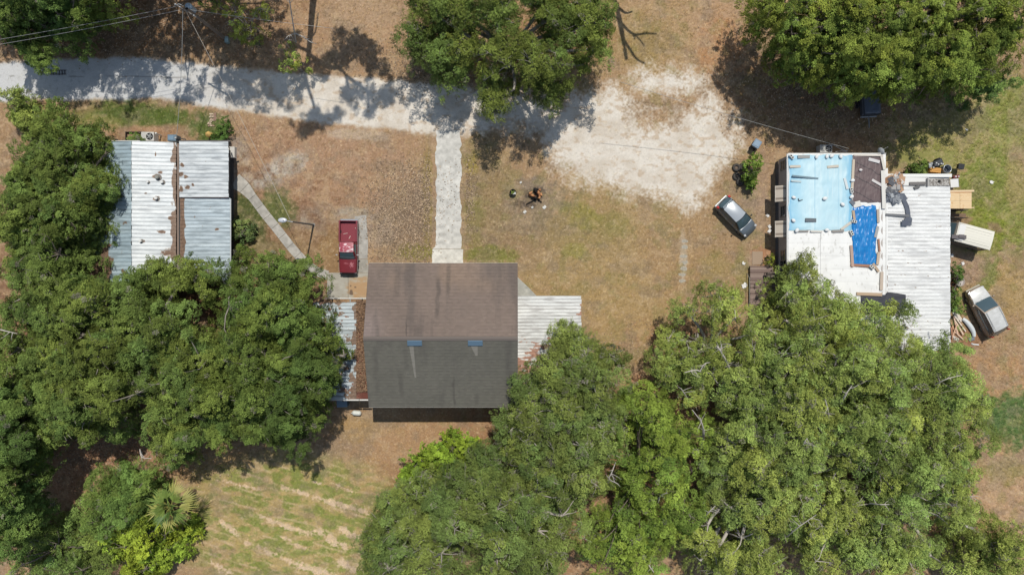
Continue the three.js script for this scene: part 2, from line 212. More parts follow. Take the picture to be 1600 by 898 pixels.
{
  const rnd = rngOf(5), d = new THREE.Group(); d.name = 'driveway'; d.userData.kind = 'structure'; scene.add(d);
  const jag = (x, y0, y1, dir) => { const a = []; for (let y = y0; dir > 0 ? y < y1 : y > y1; y += dir * 3) a.push([x + (fbm(y / 9, x, 4) - 0.5) * 7, y]); return a; };
  const ends = [203, 389, 411], tone = [[206, 204, 197], [216, 214, 205]];
  for (let i = 0; i < 2; i++) { const a = ends[i] + 0.3, b = ends[i + 1] - 0.3, l = lerp(681, 675, (a - 203) / 208), l2 = lerp(681, 675, (b - 203) / 208), r = lerp(720, 724, (a - 203) / 208); slab([[l, a], ...jag(l, a + 5, b - 3, 1), [l2, b], [r, b], ...jag(r, b - 5, a + 3, -1), [r, a]], -0.05, 0.03, slabMat(...tone[i]), d); }
  const w = new THREE.Group(); w.name = 'footpath'; w.userData.kind = 'structure'; scene.add(w);
  const mid = new THREE.CatmullRomCurve3([[366, 282], [380, 292], [394, 308], [412, 332], [436, 362], [458, 390], [477, 410], [493, 423], [512, 430]].map(([x, y]) => new THREE.Vector3(x, 0, y))).getSpacedPoints(44), half = 7;
  for (let i = 0; i < 44; i += 4) {
    const L = [], R = [];
    for (let k = i; k <= i + 4; k++) { const t = mid[Math.min(44, k + 1)].clone().sub(mid[Math.max(0, k - 1)]).normalize(), e = k === i ? 0.25 : k === i + 4 ? -0.25 : 0, hw = half * (k < 8 ? 1 + (8 - k) * 0.1 : 1); L.push([mid[k].x + t.z * hw + t.x * e, mid[k].z - t.x * hw + t.z * e]); R.unshift([mid[k].x - t.z * hw + t.x * e, mid[k].z + t.x * hw + t.z * e]); }
    const s = 172 + rnd() * 12; slab([...L, ...R], -0.05, 0.05, slabMat(s, s - 4, s - 12), w);
  }
  const t = new THREE.Group(); t.name = 'patio'; t.userData.kind = 'structure'; scene.add(t);
  const stain = picture(256, 256, (u, v) => { const n = fbm(u * 9, v * 9, 5), rust = sst(1.05, 0.4, Math.hypot((u - 0.78) / 0.42, (v - 0.62) / 0.55) + (n - 0.5)), oil = Math.max(sst(1, 0.4, Math.hypot((u - 0.66) / 0.035, (v - 0.55) / 0.05) + (n - 0.5) * 2), sst(1, 0.4, Math.hypot((u - 0.56) / 0.05, (v - 0.8) / 0.12) + (n - 0.5) * 2.4), sst(1, 0.4, Math.hypot((u - 0.55) / 0.02, (v - 0.5) / 0.03) + (n - 0.5) * 2)); let c = mix3([158, 152, 140], [192, 188, 176], n); c = mix3(c, [186, 148, 106], rust * 0.85); c = mix3(c, [96, 82, 72], oil * 0.75); const e = Math.min(Math.abs(u - 0.49), 1) < 0.006 ? 0.7 : 1; return c.map((q) => q * e); });
  const pm = mapped(stain, 0.9), pg = slab([[511, 426], [578, 426], [578, 467], [511, 467]], -0.05, 0.045, pm, t), pp = pg.geometry.attributes.position, pu = pg.geometry.attributes.uv;
  const c0 = G(511, 426), c1 = G(578, 467); for (let i = 0; i < pp.count; i++) pu.setXY(i, (pp.getX(i) - c0.x) / (c1.x - c0.x), (pp.getZ(i) - c0.z) / (c1.z - c0.z));
  slab([[554, 338], [572, 336], [575, 380], [574, 404], [555, 404]], -0.05, 0.03, slabMat(176, 173, 166), t); slab([[554, 404.5], [574, 404.5], [577, 425.5], [554, 425.5]], -0.05, 0.034, slabMat(168, 164, 154), t);
  slab([[800, 424], [812, 436], [826, 449], [842, 466], [842, 480], [800, 480]], -0.05, 0.05, slabMat(184, 184, 176), t, 'corner_slab');
}

// ---------------------------------------------------------------- roofs and houses
// a slope of ribbed sheets; f gives its colour over the whole slope (u along x, v along z)
function metalSlope(parent, name, x0, x1, y0, y1, z0, z1, pitch, map, seed, rough = 0.55, metal = 0.1) {
  const rnd = rngOf(seed), roof = new THREE.Group(); roof.name = name; parent.add(roof);
  const mat = mapped(map, rough, metal), n = Math.round((z1 - z0) / pitch), p = (z1 - z0) / n, prof = [[0, 0], [0.02, 0.035], [0.065, 0.035], [0.085, 0.004], [p * 0.55, 0.012], [p + 0.012, 0.0]];
  for (let i = 0; i < n; i++) {
    const lift = rnd() * 0.006, tilt = (rnd() - 0.5) * 0.012, e0 = (rnd() - 0.5) * 0.05, e1 = (rnd() - 0.5) * 0.05;
    const g = grid((u, v) => { const k = Math.round(v * 5), x = lerp(x0 + e0, x1 + e1, u); return [x, lerp(y0, y1, (x - x0) / (x1 - x0)) + prof[k][1] + lift + tilt * (u - 0.5) + 0.006 * Math.sin(u * 9 + i), z0 + i * p + prof[k][0]]; }, 3, 5, 0.5);
    const q = g.attributes.position, uv = new Float32Array(q.count * 2); for (let k = 0; k < q.count; k++) { uv[2 * k] = (q.getX(k) - x0) / (x1 - x0); uv[2 * k + 1] = (q.getZ(k) - z0) / (z1 - z0); }
    g.setAttribute('uv', new THREE.BufferAttribute(uv, 2)); mesh('roof_panel', g, mat, roof);
  }
  return roof;
}
// paint for such a slope: base tone per sheet, dirt beside the ribs, streaks down the slope, rust where rustAt says
const sheetPaint = (o) => (u, v) => {
  const n = o.sheets, k = Math.floor(v * n), f = v * n - k, L = o.len, W = o.wide, x = u * L, z = v * W;
  let c = mix3(o.a, o.b, clamp(h2(k, o.seed) * 0.8 + 0.5 * (fbm(x * 0.6 + k * 7, k * 3.1 + o.seed, 3) - 0.3)));
  const g = fbm(x * 0.9, z * 5 + o.seed, 4), fine = fbm(x * 6, z * 14, 3);
  c = mix3(c, o.dirt, o.grime * sst(0.4, 0.8, g) * (0.5 + fine));
  c = mix3(c, o.dirt, (o.seam ?? 0.55) * sst(0.2, 0.0, Math.min(f, 1 - f)) * (0.45 + 0.8 * fbm(x * 1.5, k * 9 + 2, 3)));
  const r = o.rust ? o.rust(x, z, u, v) : 0; if (r > 0) c = mix3(c, mix3(o.rustA ?? [150, 96, 66], o.rustB ?? [104, 66, 50], fbm(x * 7, z * 7, 3)), clamp(r));
  const l = o.leaf ? o.leaf(x, z, u, v) : 0; if (l > 0) c = mix3(c, mix3([150, 118, 94], [96, 74, 58], fbm(x * 9, z * 9, 3)), clamp(l));
  return c.map((q) => q * (0.95 + 0.1 * fine));
};
function wallBox(parent, x0, x1, z0, z1, y0, y1, mat, name = 'wall') { const w = []; const t = 0.14; w.push(box(x1 - x0, y1 - y0, t, (x0 + x1) / 2, (y0 + y1) / 2, z0 + t / 2), box(x1 - x0, y1 - y0, t, (x0 + x1) / 2, (y0 + y1) / 2, z1 - t / 2), box(t, y1 - y0, z1 - z0 - 2 * t, x0 + t / 2, (y0 + y1) / 2, (z0 + z1) / 2), box(t, y1 - y0, z1 - z0 - 2 * t, x1 - t / 2, (y0 + y1) / 2, (z0 + z1) / 2)); for (const g of w) mesh(name, g, mat, parent); }
const glassMat = new THREE.MeshPhysicalMaterial({ color: new THREE.Color(0.03, 0.04, 0.045), roughness: 0.08, metalness: 0, specularIntensity: 1, side: THREE.DoubleSide });
function windowOn(parent, axis, at, c, y, w, h, out, frameMat) { // axis 'x': the wall stands at x = at and faces out
  const g = []; for (const [a, b, ww, hh] of [[0, h / 2, w, 0.07], [0, -h / 2, w, 0.07], [-w / 2, 0, 0.07, h + 0.07], [w / 2, 0, 0.07, h + 0.07], [0, 0, w - 0.07, 0.04]]) g.push(axis === 'x' ? box(0.06, hh, ww, at + out * 0.032, y + b, c + a) : box(ww, hh, 0.06, c + a, y + b, at + out * 0.032));
  const f = mesh('window', merge(g), frameMat, parent); mesh('pane', axis === 'x' ? box(0.02, h, w, at + out * 0.014, y, c) : box(w, h, 0.02, c, y, at + out * 0.014), glassMat, f);
}
const trimWhite = M(226, 224, 218, 0.6), fan = M(40, 42, 44, 0.6);
function acUnit(name, label, p, w, d, h, turn, tone) {
  const t = thing(name, label, 'air conditioner', p, turn);
  mesh('casing', rbox(w, h, d, 0.04, 0, h / 2, 0), M(...tone, 0.55), t);
  const fx = w * 0.18, r = Math.min(w, d) * 0.36;
  mesh('fan_ring', put(new THREE.TorusGeometry(r, 0.025, 8, 24), fx, h + 0.01, 0, 0, Math.PI / 2), fan, t);
  mesh('fan_well', cyl(r * 0.96, r * 0.96, 0.012, fx, h + 0.004, 0, 22), M(26, 28, 30, 0.8), t);
  const bl = []; for (let k = 0; k < 5; k++) bl.push(box(r * 0.85, 0.012, r * 0.34, 0, 0, 0, 0, 0.35).translate(r * 0.46, 0, 0).rotateY(k * 1.2566).translate(fx, h + 0.02, 0)); mesh('fan_blade', merge(bl), M(150, 152, 152, 0.5), t);
  const sl = []; for (let k = 0; k < 6; k++) sl.push(box(w * 0.34, 0.01, 0.03, -w * 0.28, h + 0.004, -d * 0.35 + k * d * 0.14)); mesh('louver_plate', merge(sl), M(170, 170, 166, 0.6), t);
  return t;
}
const leafPile = (x0, x1, y, z0, z1, n, seed, slope = 0) => { // a drift of dead leaves, single leaves lying at all angles
  const rnd = rngOf(seed), leaf = new THREE.PlaneGeometry(0.13, 0.07); leaf.rotateX(-Math.PI / 2);
  const m = new THREE.InstancedMesh(leaf, new THREE.MeshStandardMaterial({ roughness: 0.9, side: THREE.DoubleSide }), n), o = new THREE.Object3D(), c = new THREE.Color();
  for (let i = 0; i < n; i++) { const a = rnd(), b = rnd(); o.position.set(lerp(x0, x1, a), y + slope * a + rnd() * rnd() * 0.12, lerp(z0, z1, b)); o.rotation.set((rnd() - 0.5) * 1.4, rnd() * 6.28, (rnd() - 0.5) * 1.4); o.scale.setScalar(0.7 + rnd() * 0.7); o.updateMatrix(); m.setMatrixAt(i, o.matrix); const t = rnd(); m.setColorAt(i, c.setRGB(0.10 + 0.16 * t, 0.06 + 0.10 * t, 0.035 + 0.06 * t)); }
  m.castShadow = m.receiveShadow = true; return m;
};

// --- shingled house in the middle
{
  const x0 = -12.63, x1 = 0.5, z0 = -2.14, zr = 4.34, z1 = 10.55, he = 4.5, hr = 6.8;
  const t = thing('shingle_house', 'large gabled house with brown and grey asphalt shingle roof behind the red pickup', 'house');
  const sid = M(196, 188, 172, 0.8); wallBox(t, x0 + 0.45, x1 - 0.4, z0 + 0.5, z1 - 0.5, 0, he + 0.12, sid);
  for (const x of [x0 + 0.52, x1 - 0.47]) { const s = new THREE.Shape([new THREE.Vector2(-z0 - 0.5, 0), new THREE.Vector2(-zr, hr - he - 0.35), new THREE.Vector2(-z1 + 0.5, 0)]); mesh('gable', put(new THREE.ExtrudeGeometry(s, { depth: 0.12, bevelEnabled: false }), x + 0.06, he + 0.13, 0, Math.PI / 2), sid, t); }
  const W = x1 - x0;
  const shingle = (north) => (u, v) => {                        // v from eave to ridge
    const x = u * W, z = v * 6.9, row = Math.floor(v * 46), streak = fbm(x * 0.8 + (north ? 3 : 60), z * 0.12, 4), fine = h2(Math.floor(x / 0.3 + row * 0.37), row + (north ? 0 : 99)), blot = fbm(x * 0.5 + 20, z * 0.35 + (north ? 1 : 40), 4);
    let c = north ? mix3([114, 101, 93], [130, 114, 104], blot) : mix3([96, 94, 86], [110, 107, 98], blot);  // same shingles: sunlit tone painted into the north slope, shaded tone into the south
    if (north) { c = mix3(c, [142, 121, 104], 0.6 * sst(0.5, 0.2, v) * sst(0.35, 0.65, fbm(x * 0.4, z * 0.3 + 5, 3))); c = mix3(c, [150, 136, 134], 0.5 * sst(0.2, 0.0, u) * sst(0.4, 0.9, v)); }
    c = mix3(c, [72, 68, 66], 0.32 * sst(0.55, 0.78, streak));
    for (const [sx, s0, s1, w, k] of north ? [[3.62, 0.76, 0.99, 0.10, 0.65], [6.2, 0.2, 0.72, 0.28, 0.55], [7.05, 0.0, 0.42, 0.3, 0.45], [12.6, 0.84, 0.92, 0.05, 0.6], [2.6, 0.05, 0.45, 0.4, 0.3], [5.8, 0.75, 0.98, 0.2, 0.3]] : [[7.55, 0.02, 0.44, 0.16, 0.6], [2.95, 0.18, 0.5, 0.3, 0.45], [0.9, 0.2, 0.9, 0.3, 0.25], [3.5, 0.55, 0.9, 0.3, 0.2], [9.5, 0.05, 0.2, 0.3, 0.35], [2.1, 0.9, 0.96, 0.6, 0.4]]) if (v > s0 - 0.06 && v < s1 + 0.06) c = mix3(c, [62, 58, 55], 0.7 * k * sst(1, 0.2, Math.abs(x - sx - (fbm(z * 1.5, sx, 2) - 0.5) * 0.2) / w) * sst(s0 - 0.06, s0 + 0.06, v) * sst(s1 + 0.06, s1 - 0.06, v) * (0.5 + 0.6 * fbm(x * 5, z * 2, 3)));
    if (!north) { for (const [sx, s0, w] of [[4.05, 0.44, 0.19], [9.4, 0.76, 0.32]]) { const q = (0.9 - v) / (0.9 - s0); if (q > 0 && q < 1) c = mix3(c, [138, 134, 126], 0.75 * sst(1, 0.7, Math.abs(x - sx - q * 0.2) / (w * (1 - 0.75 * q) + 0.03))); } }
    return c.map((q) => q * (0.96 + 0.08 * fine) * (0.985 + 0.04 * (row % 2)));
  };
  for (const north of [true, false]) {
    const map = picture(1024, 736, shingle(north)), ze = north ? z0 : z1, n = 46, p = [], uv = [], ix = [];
    const at = (k, lift) => { const s = k / n; return [lerp(he, hr, s) + lift, lerp(ze, zr, s)]; };
    for (let k = 0; k < n; k++) for (let i = 0; i < 12; i++) {      // every course a lapped strip with a raised butt edge
      const a = lerp(x0, x1, i / 12), b = lerp(x0, x1, (i + 1) / 12), w = 0.012 + 0.004 * h2(i, k), [ya, za] = at(k, w + 0.004), [yb, zb] = at(k + 1.12, 0.002), [yc, zc] = at(k, 0), s = p.length / 3;
      p.push(a, yc, zc, b, yc, zc, a, ya, za, b, ya, za, a, ya, za, b, ya, za, a, yb, Math.abs(zb - ze) > Math.abs(zr - ze) ? zr : zb, b, yb, Math.abs(zb - ze) > Math.abs(zr - ze) ? zr : zb);
      for (const v of [k, k, k + 0.1, k + 0.1, k + 0.1, k + 0.1, k + 1, k + 1]) uv.push(0, 0);
      for (let q = 0; q < 8; q++) { uv[(s + q) * 2] = (q % 2 ? i + 1 : i) / 12; uv[(s + q) * 2 + 1] = (q < 2 ? k : q < 6 ? k + 0.1 : k + 1) / n; }
      if (north) ix.push(s, s + 2, s + 1, s + 1, s + 2, s + 3, s + 4, s + 6, s + 5, s + 5, s + 6, s + 7); else ix.push(s, s + 1, s + 2, s + 1, s + 3, s + 2, s + 4, s + 5, s + 6, s + 5, s + 7, s + 6);
    }
    let g = new THREE.BufferGeometry(); g.setAttribute('position', new THREE.Float32BufferAttribute(p, 3)); g.setAttribute('uv', new THREE.Float32BufferAttribute(uv, 2)); g.setIndex(ix); g.computeVertexNormals();
    const deck = grid((u, v) => [lerp(x0 + 0.02, x1 - 0.02, u), lerp(he, hr, v) - 0.06, lerp(ze, zr, v)], 1, 1);
    const r = mesh('roof', g, mapped(map, 0.95), t); r.userData.label = north ? 'brown north slope with sunlit tone in its colour' : 'grey south slope with shaded tone in its colour';
    mesh('decking', deck, M(150, 130, 100, 0.9), r);
    mesh('drip_edge', box(W, 0.14, 0.02, (x0 + x1) / 2, he - 0.06, ze + (north ? -0.012 : 0.012)), M(188, 184, 176, 0.6), r);
    if (!north) for (const px of [647.5, 742.5]) { // two low blue metal vents just under the ridge
      const c = G(px, 535.5, 6.75), vent = new THREE.Group(); vent.name = 'roof_vent'; vent.position.set(c.x, 6.62, c.z); vent.rotation.x = 0.34; r.add(vent);
      mesh('roof_vent', merge([rbox(1.26, 0.1, 0.5, 0.03, 0, 0.08, 0), box(1.42, 0.02, 0.68, 0, 0.012, 0), box(1.12, 0.05, 0.05, 0, 0.04, 0.24)]), M(104, 130, 150, 0.45, 0.3), vent);
    }
  }
  mesh('ridge_cap', merge([box(W, 0.02, 0.2, (x0 + x1) / 2, hr + 0.002, zr - 0.09, 0, -0.34), box(W, 0.02, 0.2, (x0 + x1) / 2, hr + 0.002, zr + 0.09, 0, 0.35)]), M(112, 103, 97, 0.95), t);
  for (const x of [x0 - 0.012, x1 + 0.012]) mesh('rake_trim', merge([grid((u, v) => [x, lerp(he, hr, u) - 0.1 + v * 0.1, lerp(z0, zr, u)], 1, 1), grid((u, v) => [x, lerp(he, hr, u) - 0.1 + v * 0.1, lerp(z1, zr, u)], 1, 1)]), M(176, 170, 164, 0.7), t);
  mesh('downspout', new Tubes().add([new THREE.Vector3(-11.45, he - 0.2, z1 + 0.04), new THREE.Vector3(-11.45, 2.5, z1 - 0.2), new THREE.Vector3(-11.45, 0.2, z1 + 0.06), new THREE.Vector3(-11.45, 0.08, z1 + 0.5)], 0.05, 0.05, 8).geo(), trimWhite, t);
  for (const z of [1.5, 6.5]) windowOn(t, 'z', z1 - 0.5, z === 1.5 ? -9 : -3.5, 1.6, 1.2, 1.2, 1, trimWhite);
  windowOn(t, 'z', z0 + 0.5, -9.4, 1.7, 1.4, 1.2, -1, trimWhite); windowOn(t, 'z', z0 + 0.5, -2.5, 1.7, 1.4, 1.2, -1, trimWhite);
  mesh('door', box(0.95, 2.05, 0.06, -6.05, 1.03, z0 + 0.47), M(120, 70, 52, 0.6), t);
  // lean-to roofs on both gable walls
  const ea = G(908.5, 462, 2.9), eb = G(809, 606, 2.9);
  const rustE = (x, z, u, v) => { const q = fbm(x * 1.1 + 4, z * 2.4, 4); return sst(0.57, 0.64, q + 0.5 * (sst(0.25, 0.8, v) - 0.5) * (0.6 + 0.6 * sst(0.95, 0.3, Math.abs(u - 0.2) * 1.2)) + 0.16 * sst(0.12, 0, u) + 0.1 * sst(0.94, 1, u) - 0.05) * 0.9; };
  metalSlope(t, 'carport_roof', x1 - 0.42, ea.x, 3.15, 2.85, ea.z, eb.z, 0.3, picture(512, 512, sheetPaint({ sheets: Math.round((eb.z - ea.z) / 0.3), len: 6.4, wide: eb.z - ea.z, a: [238, 238, 234], b: [214, 216, 214], dirt: [150, 146, 142], grime: 0.5, seam: 0.75, seed: 11, rust: rustE, rustA: [192, 140, 112], rustB: [140, 98, 80] })), 31);
  const wa = G(518, 472, 2.8), wb = G(557, 624, 2.8), wm = G(556, 472, 2.8).x;
  metalSlope(t, 'carport_roof', wa.x - 1.6, wm, 3.0, 2.72, wa.z, wb.z, 0.31, picture(256, 512, sheetPaint({ sheets: Math.round((wb.z - wa.z) / 0.31), len: 3.9, wide: wb.z - wa.z, a: [212, 222, 226], b: [190, 202, 208], dirt: [120, 124, 124], grime: 0.5, seam: 0.75, seed: 21, rust: (x, z, u, v) => 0.8 * sst(0.7, 0.76, fbm(x * 2, z * 3 + 3, 4) + 0.2 * sst(0.5, 0.0, u)), leaf: (x, z, u, v) => 0.9 * sst(0.64, 0.7, fbm(x * 2 + 9, z * 2, 4) + 0.28 * sst(0.86, 1, u)) })), 32);
  metalSlope(t, 'carport_roof', wm + 0.03, x0 + 0.5, 2.68, 2.62, G(0, 500, 2.7).z, wb.z - 0.05, 0.55, picture(128, 512, sheetPaint({ sheets: Math.round((wb.z - G(0, 500, 2.7).z) / 0.55), len: 1.6, wide: 7.3, a: [150, 106, 88], b: [124, 84, 70], dirt: [90, 56, 46], grime: 0.9, seam: 0.5, seed: 22, rust: (x, z) => sst(0.4, 0.6, fbm(x * 3, z * 3, 4)), rustA: [128, 72, 56], rustB: [92, 50, 42] })), 33, 0.9, 0);
  mesh('gutter', merge([box(0.9, 0.09, 0.12, wm + 0.75, 2.72, wb.z + 0.05), box(3.6, 0.09, 0.12, wm - 1.55, 2.72, wb.z + 0.05)]), trimWhite, t);
  const bz = G(0, 466, 2.7).z; mesh('carport_beam', box(3.3, 0.12, 0.08, wm - 0.7, 2.72, bz), trimWhite, t);
  mesh('carport_beam', box(0.08, 0.1, 0.55, G(547, 466, 2.7).x, 2.7, bz + 0.3), M(170, 172, 170, 0.7), t);
  for (const [x, z, h] of [[wa.x - 0.6, bz, 2.66], [wm, bz, 2.66], [wa.x - 1.4, wb.z, 2.66], [ea.x - 0.1, ea.z + 0.1, 2.84], [ea.x - 0.1, 4.5, 2.84], [ea.x - 0.1, 8.6, 2.84], [3.2, ea.z + 0.1, 2.98]]) mesh('post', box(0.1, h, 0.1, x, h / 2, z), trimWhite, t);
  mesh('carport_beam', box(0.08, 0.12, eb.z - ea.z, ea.x - 0.1, 2.78, (ea.z + eb.z) / 2), M(190, 160, 140, 0.8), t);
  const lf = leafPile(wm + 0.02, x0 + 0.45, 2.72, G(0, 470, 2.7).z, G(0, 612, 2.7).z, 3400, 77); lf.name = 'fallen_leaves'; lf.userData = { label: 'brown dead leaves heaped along the lean-to roof beside the house wall', category: 'dead leaves', kind: 'stuff' }; scene.add(lf);
  mesh('valley_tray', box(x0 + 0.45 - wm, 0.03, G(0, 501, 2.7).z - G(0, 470, 2.7).z, (wm + x0 + 0.45) / 2, 2.62, (G(0, 470, 2.7).z + G(0, 501, 2.7).z) / 2), M(108, 84, 74, 0.9), t);
}

// --- mobile home with ribbed metal roofs in the west
{
  const t = thing('mobile_home', 'mobile home with white and bluish ribbed metal roofs and rust spots between the oaks', 'mobile home');
  const z0 = G(0, 222, 2.8).z, z1 = G(0, 440, 2.8).z, xl = -38.3, xr = G(205, 0, 3.4).x, xv = G(274.5, 0, 2.8).x, xa = G(280, 0, 2.85).x, xe = G(357, 0, 2.8).x, zm = G(0, 308, 2.9).z;
  const dark = M(78, 80, 82, 0.8), wh = M(205, 205, 200, 0.7);
  wallBox(t, xl + 0.3, xv + 0.2, z0 + 0.25, z1 - 0.25, 0.1, 2.72, wh); wallBox(t, xv + 0.22, xe - 0.78, z0 + 0.3, z1 - 0.3, 0.08, 2.62, dark);
  mesh('skirting', box(0.05, 0.5, z1 - z0 - 1, xe - 0.72, 0.27, (z0 + z1) / 2), M(58, 60, 64, 0.8), t);
  const sp = (o) => picture(o.w ?? 512, 512, sheetPaint(o));
  const spots = (list) => (x, z) => { let r = 0; for (const [sx, sz, a, b] of list) r = Math.max(r, sst(1, 0.5, Math.hypot((x - sx) / a, (z - sz) / b) * 1.25 + (fbm(x * 5 + sx, z * 5, 3) - 0.5) * 1.1)); return r; };
  const wide = z1 - z0, L = xv - xr;
  const valley = (x, z, u) => sst(0.58, 0.66, fbm(x * 2.2, z * 0.9 + 2, 4) + 0.62 * (sst(0.78, 1.0, u) - 0.5) + 0.02) * 0.9;
  metalSlope(t, 'roof', xl, xr - 0.012, 2.75, 3.4, z0, z1, 0.358, sp({ sheets: Math.round(wide / 0.358), len: xr - xl, wide, a: [186, 204, 212], b: [168, 188, 198], dirt: [116, 130, 136], grime: 0.5, seam: 0.7, seed: 3, leaf: (x, z, u, v) => 0.95 * sst(0.5, 0.58, fbm(x * 1.2, z * 1.2 + 8, 4) + 0.5 * (sst(0.45, 1.0, v) * sst(0.75, 0.25, u) - 0.45)) }), 41);  // slope turned from the sun: its dimmer, sky-blue light is put into the colour
  metalSlope(t, 'roof', xr + 0.012, xv, 3.4, 2.78, z0, z1, 0.358, sp({ sheets: Math.round(wide / 0.358), len: L, wide, a: [240, 243, 243], b: [226, 231, 233], dirt: [150, 156, 160], grime: 0.35, seam: 0.7, seed: 4, leaf: (x, z, u, v) => Math.max(valley(x, z, u), spots([[G(244, 0, 3).x - xr, G(0, 276, 3).z - z0, 0.55, 0.3], [G(250, 0, 3).x - xr, G(0, 269, 3).z - z0, 0.3, 0.2], [G(245, 0, 3).x - xr, G(0, 311, 3).z - z0, 0.4, 0.42], [G(229, 0, 3).x - xr, G(0, 302, 3).z - z0, 0.18, 0.12], [G(224, 0, 3).x - xr, G(0, 377, 3).z - z0, 0.35, 0.2], [G(252, 0, 3).x - xr, G(0, 362, 3).z - z0, 0.55, 0.2], [G(266, 0, 3).x - xr, G(0, 340, 3).z - z0, 0.4, 0.3], [G(262, 0, 3).x - xr, G(0, 395, 3).z - z0, 0.9, 0.5], [G(243, 0, 3).x - xr, G(0, 241, 3).z - z0, 0.08, 0.35], [G(272, 0, 3).x - xr, G(0, 247, 3).z - z0, 0.5, 0.3]])(x, z)) }), 42);
  const La = xe - xa;
  metalSlope(t, 'addition_roof', xa, xe, 2.92, 2.86, z0 - 0.06, zm, 0.358, sp({ sheets: Math.round((zm - z0) / 0.358), len: La, wide: zm - z0, a: [226, 230, 231], b: [206, 212, 215], dirt: [150, 156, 160], grime: 0.6, seam: 0.75, seed: 5, leaf: spots([[0.25, 2.1, 0.3, 0.3], [0.6, 3.2, 0.3, 0.25], [0.75, 4.1, 0.4, 0.3], [1.25, 3.9, 0.2, 0.2], [0.15, 3.0, 0.35, 0.3], [0.2, 4.3, 0.3, 0.5], [2.4, 1.8, 0.07, 0.05]]) }), 43);
  metalSlope(t, 'addition_roof', xa, xe + 0.06, 2.74, 2.66, zm + 0.02, z1 - 0.1, 0.345, sp({ sheets: Math.round((z1 - zm) / 0.345), len: La, wide: z1 - zm, a: [204, 216, 222], b: [182, 196, 204], dirt: [132, 144, 150], grime: 0.6, seam: 0.8, seed: 6, leaf: (x, z, u, v) => Math.max(sst(0.54, 0.62, fbm(x * 3, z * 1.1 + 4, 4) + 0.75 * (sst(0.17, 0, u) - 0.5) + 0.1), spots([[1.6, 6.6, 0.35, 0.5], [0.8, 6.9, 0.5, 0.3], [3.3, 2.9, 0.3, 0.2]])(x, z)) }), 44);
  mesh('roof_step', box(La, 0.16, 0.05, (xa + xe) / 2, 2.83, zm + 0.02), M(86, 66, 58, 0.9), t);
  mesh('roof_gutter', box(0.16, 0.04, wide - 0.2, xv + 0.15, 2.74, (z0 + z1) / 2), M(140, 122, 110, 0.9), t);
  mesh('gutter', merge([box(La + 0.3, 0.1, 0.12, (xa + xe) / 2, 2.82, z0 - 0.1)]), M(96, 90, 88, 0.7), t);
  mesh('gutter', box(0.1, 0.1, z1 - zm - 0.2, xe + 0.09, 2.62, (zm + z1) / 2), M(190, 194, 196, 0.6), t);
  mesh('fascia', box(2.6, 0.12, 0.05, G(195, 0, 2.8).x, 2.72, z0 - 0.14), M(228, 226, 222, 0.6), t);
  mesh('downspout', new Tubes().add([G(352, 222.5, 2.8), G(354, 226, 2.6), G(358, 231, 1.2), G(358.5, 240, 0.9), G(357, 246, 0.1)], 0.045, 0.045, 6).geo(), M(88, 84, 82, 0.7), t);
  const rnd = rngOf(14);                                        // pipes and flues through the white slope
  for (const [px, py, r, h, k] of [[246, 277, 0.2, 0.28, 0], [232, 285, 0.1, 0.18, 1], [252.5, 284.5, 0.15, 0.2, 1], [244.5, 310, 0.15, 0.26, 1], [222, 377, 0.13, 0.22, 1]]) {
    const c = G(px, py, 3.1), y = lerp(3.4, 2.78, (c.x - xr) / L), v = new THREE.Group(); v.name = 'roof_vent'; v.position.set(c.x, y, c.z); t.add(v);
    mesh('pipe', cyl(r * 0.6, r * 0.6, h, 0, h / 2, 0, 12), M(170, 170, 166, 0.6, 0.3), v); mesh('cap', cyl(r, r * 0.75, 0.08, 0, h + 0.03, 0, 14), k ? M(226, 226, 222, 0.5) : M(150, 150, 142, 0.6, 0.3), v); mesh('flashing', cyl(r * 1.6, r * 1.25, 0.03, 0, 0.02, 0, 12), M(128, 122, 116, 0.8), v);
  }
  mesh('stoop', box(0.62, 0.5, 1.05, G(361.5, 238, 0.4).x, 0.25, G(0, 238, 0.4).z), M(206, 202, 194, 0.8), t);
  for (const [z, w] of [[-11, 1.2], [-6, 1.5], [-3.2, 1.2]]) windowOn(t, 'x', xe - 0.78, z, 1.6, w, 1.0, 1, M(150, 150, 150, 0.6));
  acUnit('air_conditioner', 'white air conditioner unit with round fan beside the white metal roof', [G(229.5, 213, 0.9).x, 0, G(0, 213, 0.9).z], 1.2, 0.86, 0.9, 0, [206, 204, 198]);
  const e = thing('utility_box', 'square blue grey utility box under the power line at the white metal roof', 'utility box', [G(267.5, 215, 1).x, 0, G(0, 215, 1).z]); mesh('cabinet', rbox(0.8, 1.0, 0.6, 0.03, 0, 0.5, 0), M(108, 130, 146, 0.5, 0.2), e); mesh('lid', rbox(0.5, 0.04, 0.4, 0.015, -0.05, 1.02, 0.02), M(126, 152, 172, 0.4, 0.2), e);
  const wm = thing('weatherhead', 'dark mast bracket leaning where the power line meets the metal roof', 'cable mast', [G(279, 216, 2.9).x, 0, G(0, 217, 2.9).z]); mesh('mast', cyl(0.045, 0.045, 3.3, -0.1, 1.65, 0, 8), M(90, 92, 94, 0.5, 0.4), wm); mesh('bracket', merge([box(0.8, 0.05, 0.08, 0.25, 2.9, -0.02, -0.16), box(0.3, 0.12, 0.22, -0.1, 2.95, 0, 0.5)]), M(44, 44, 46, 0.7), wm); mesh('cap', new THREE.SphereGeometry(0.09, 10, 8).translate(-0.1, 3.34, 0), M(190, 188, 184, 0.5), wm);
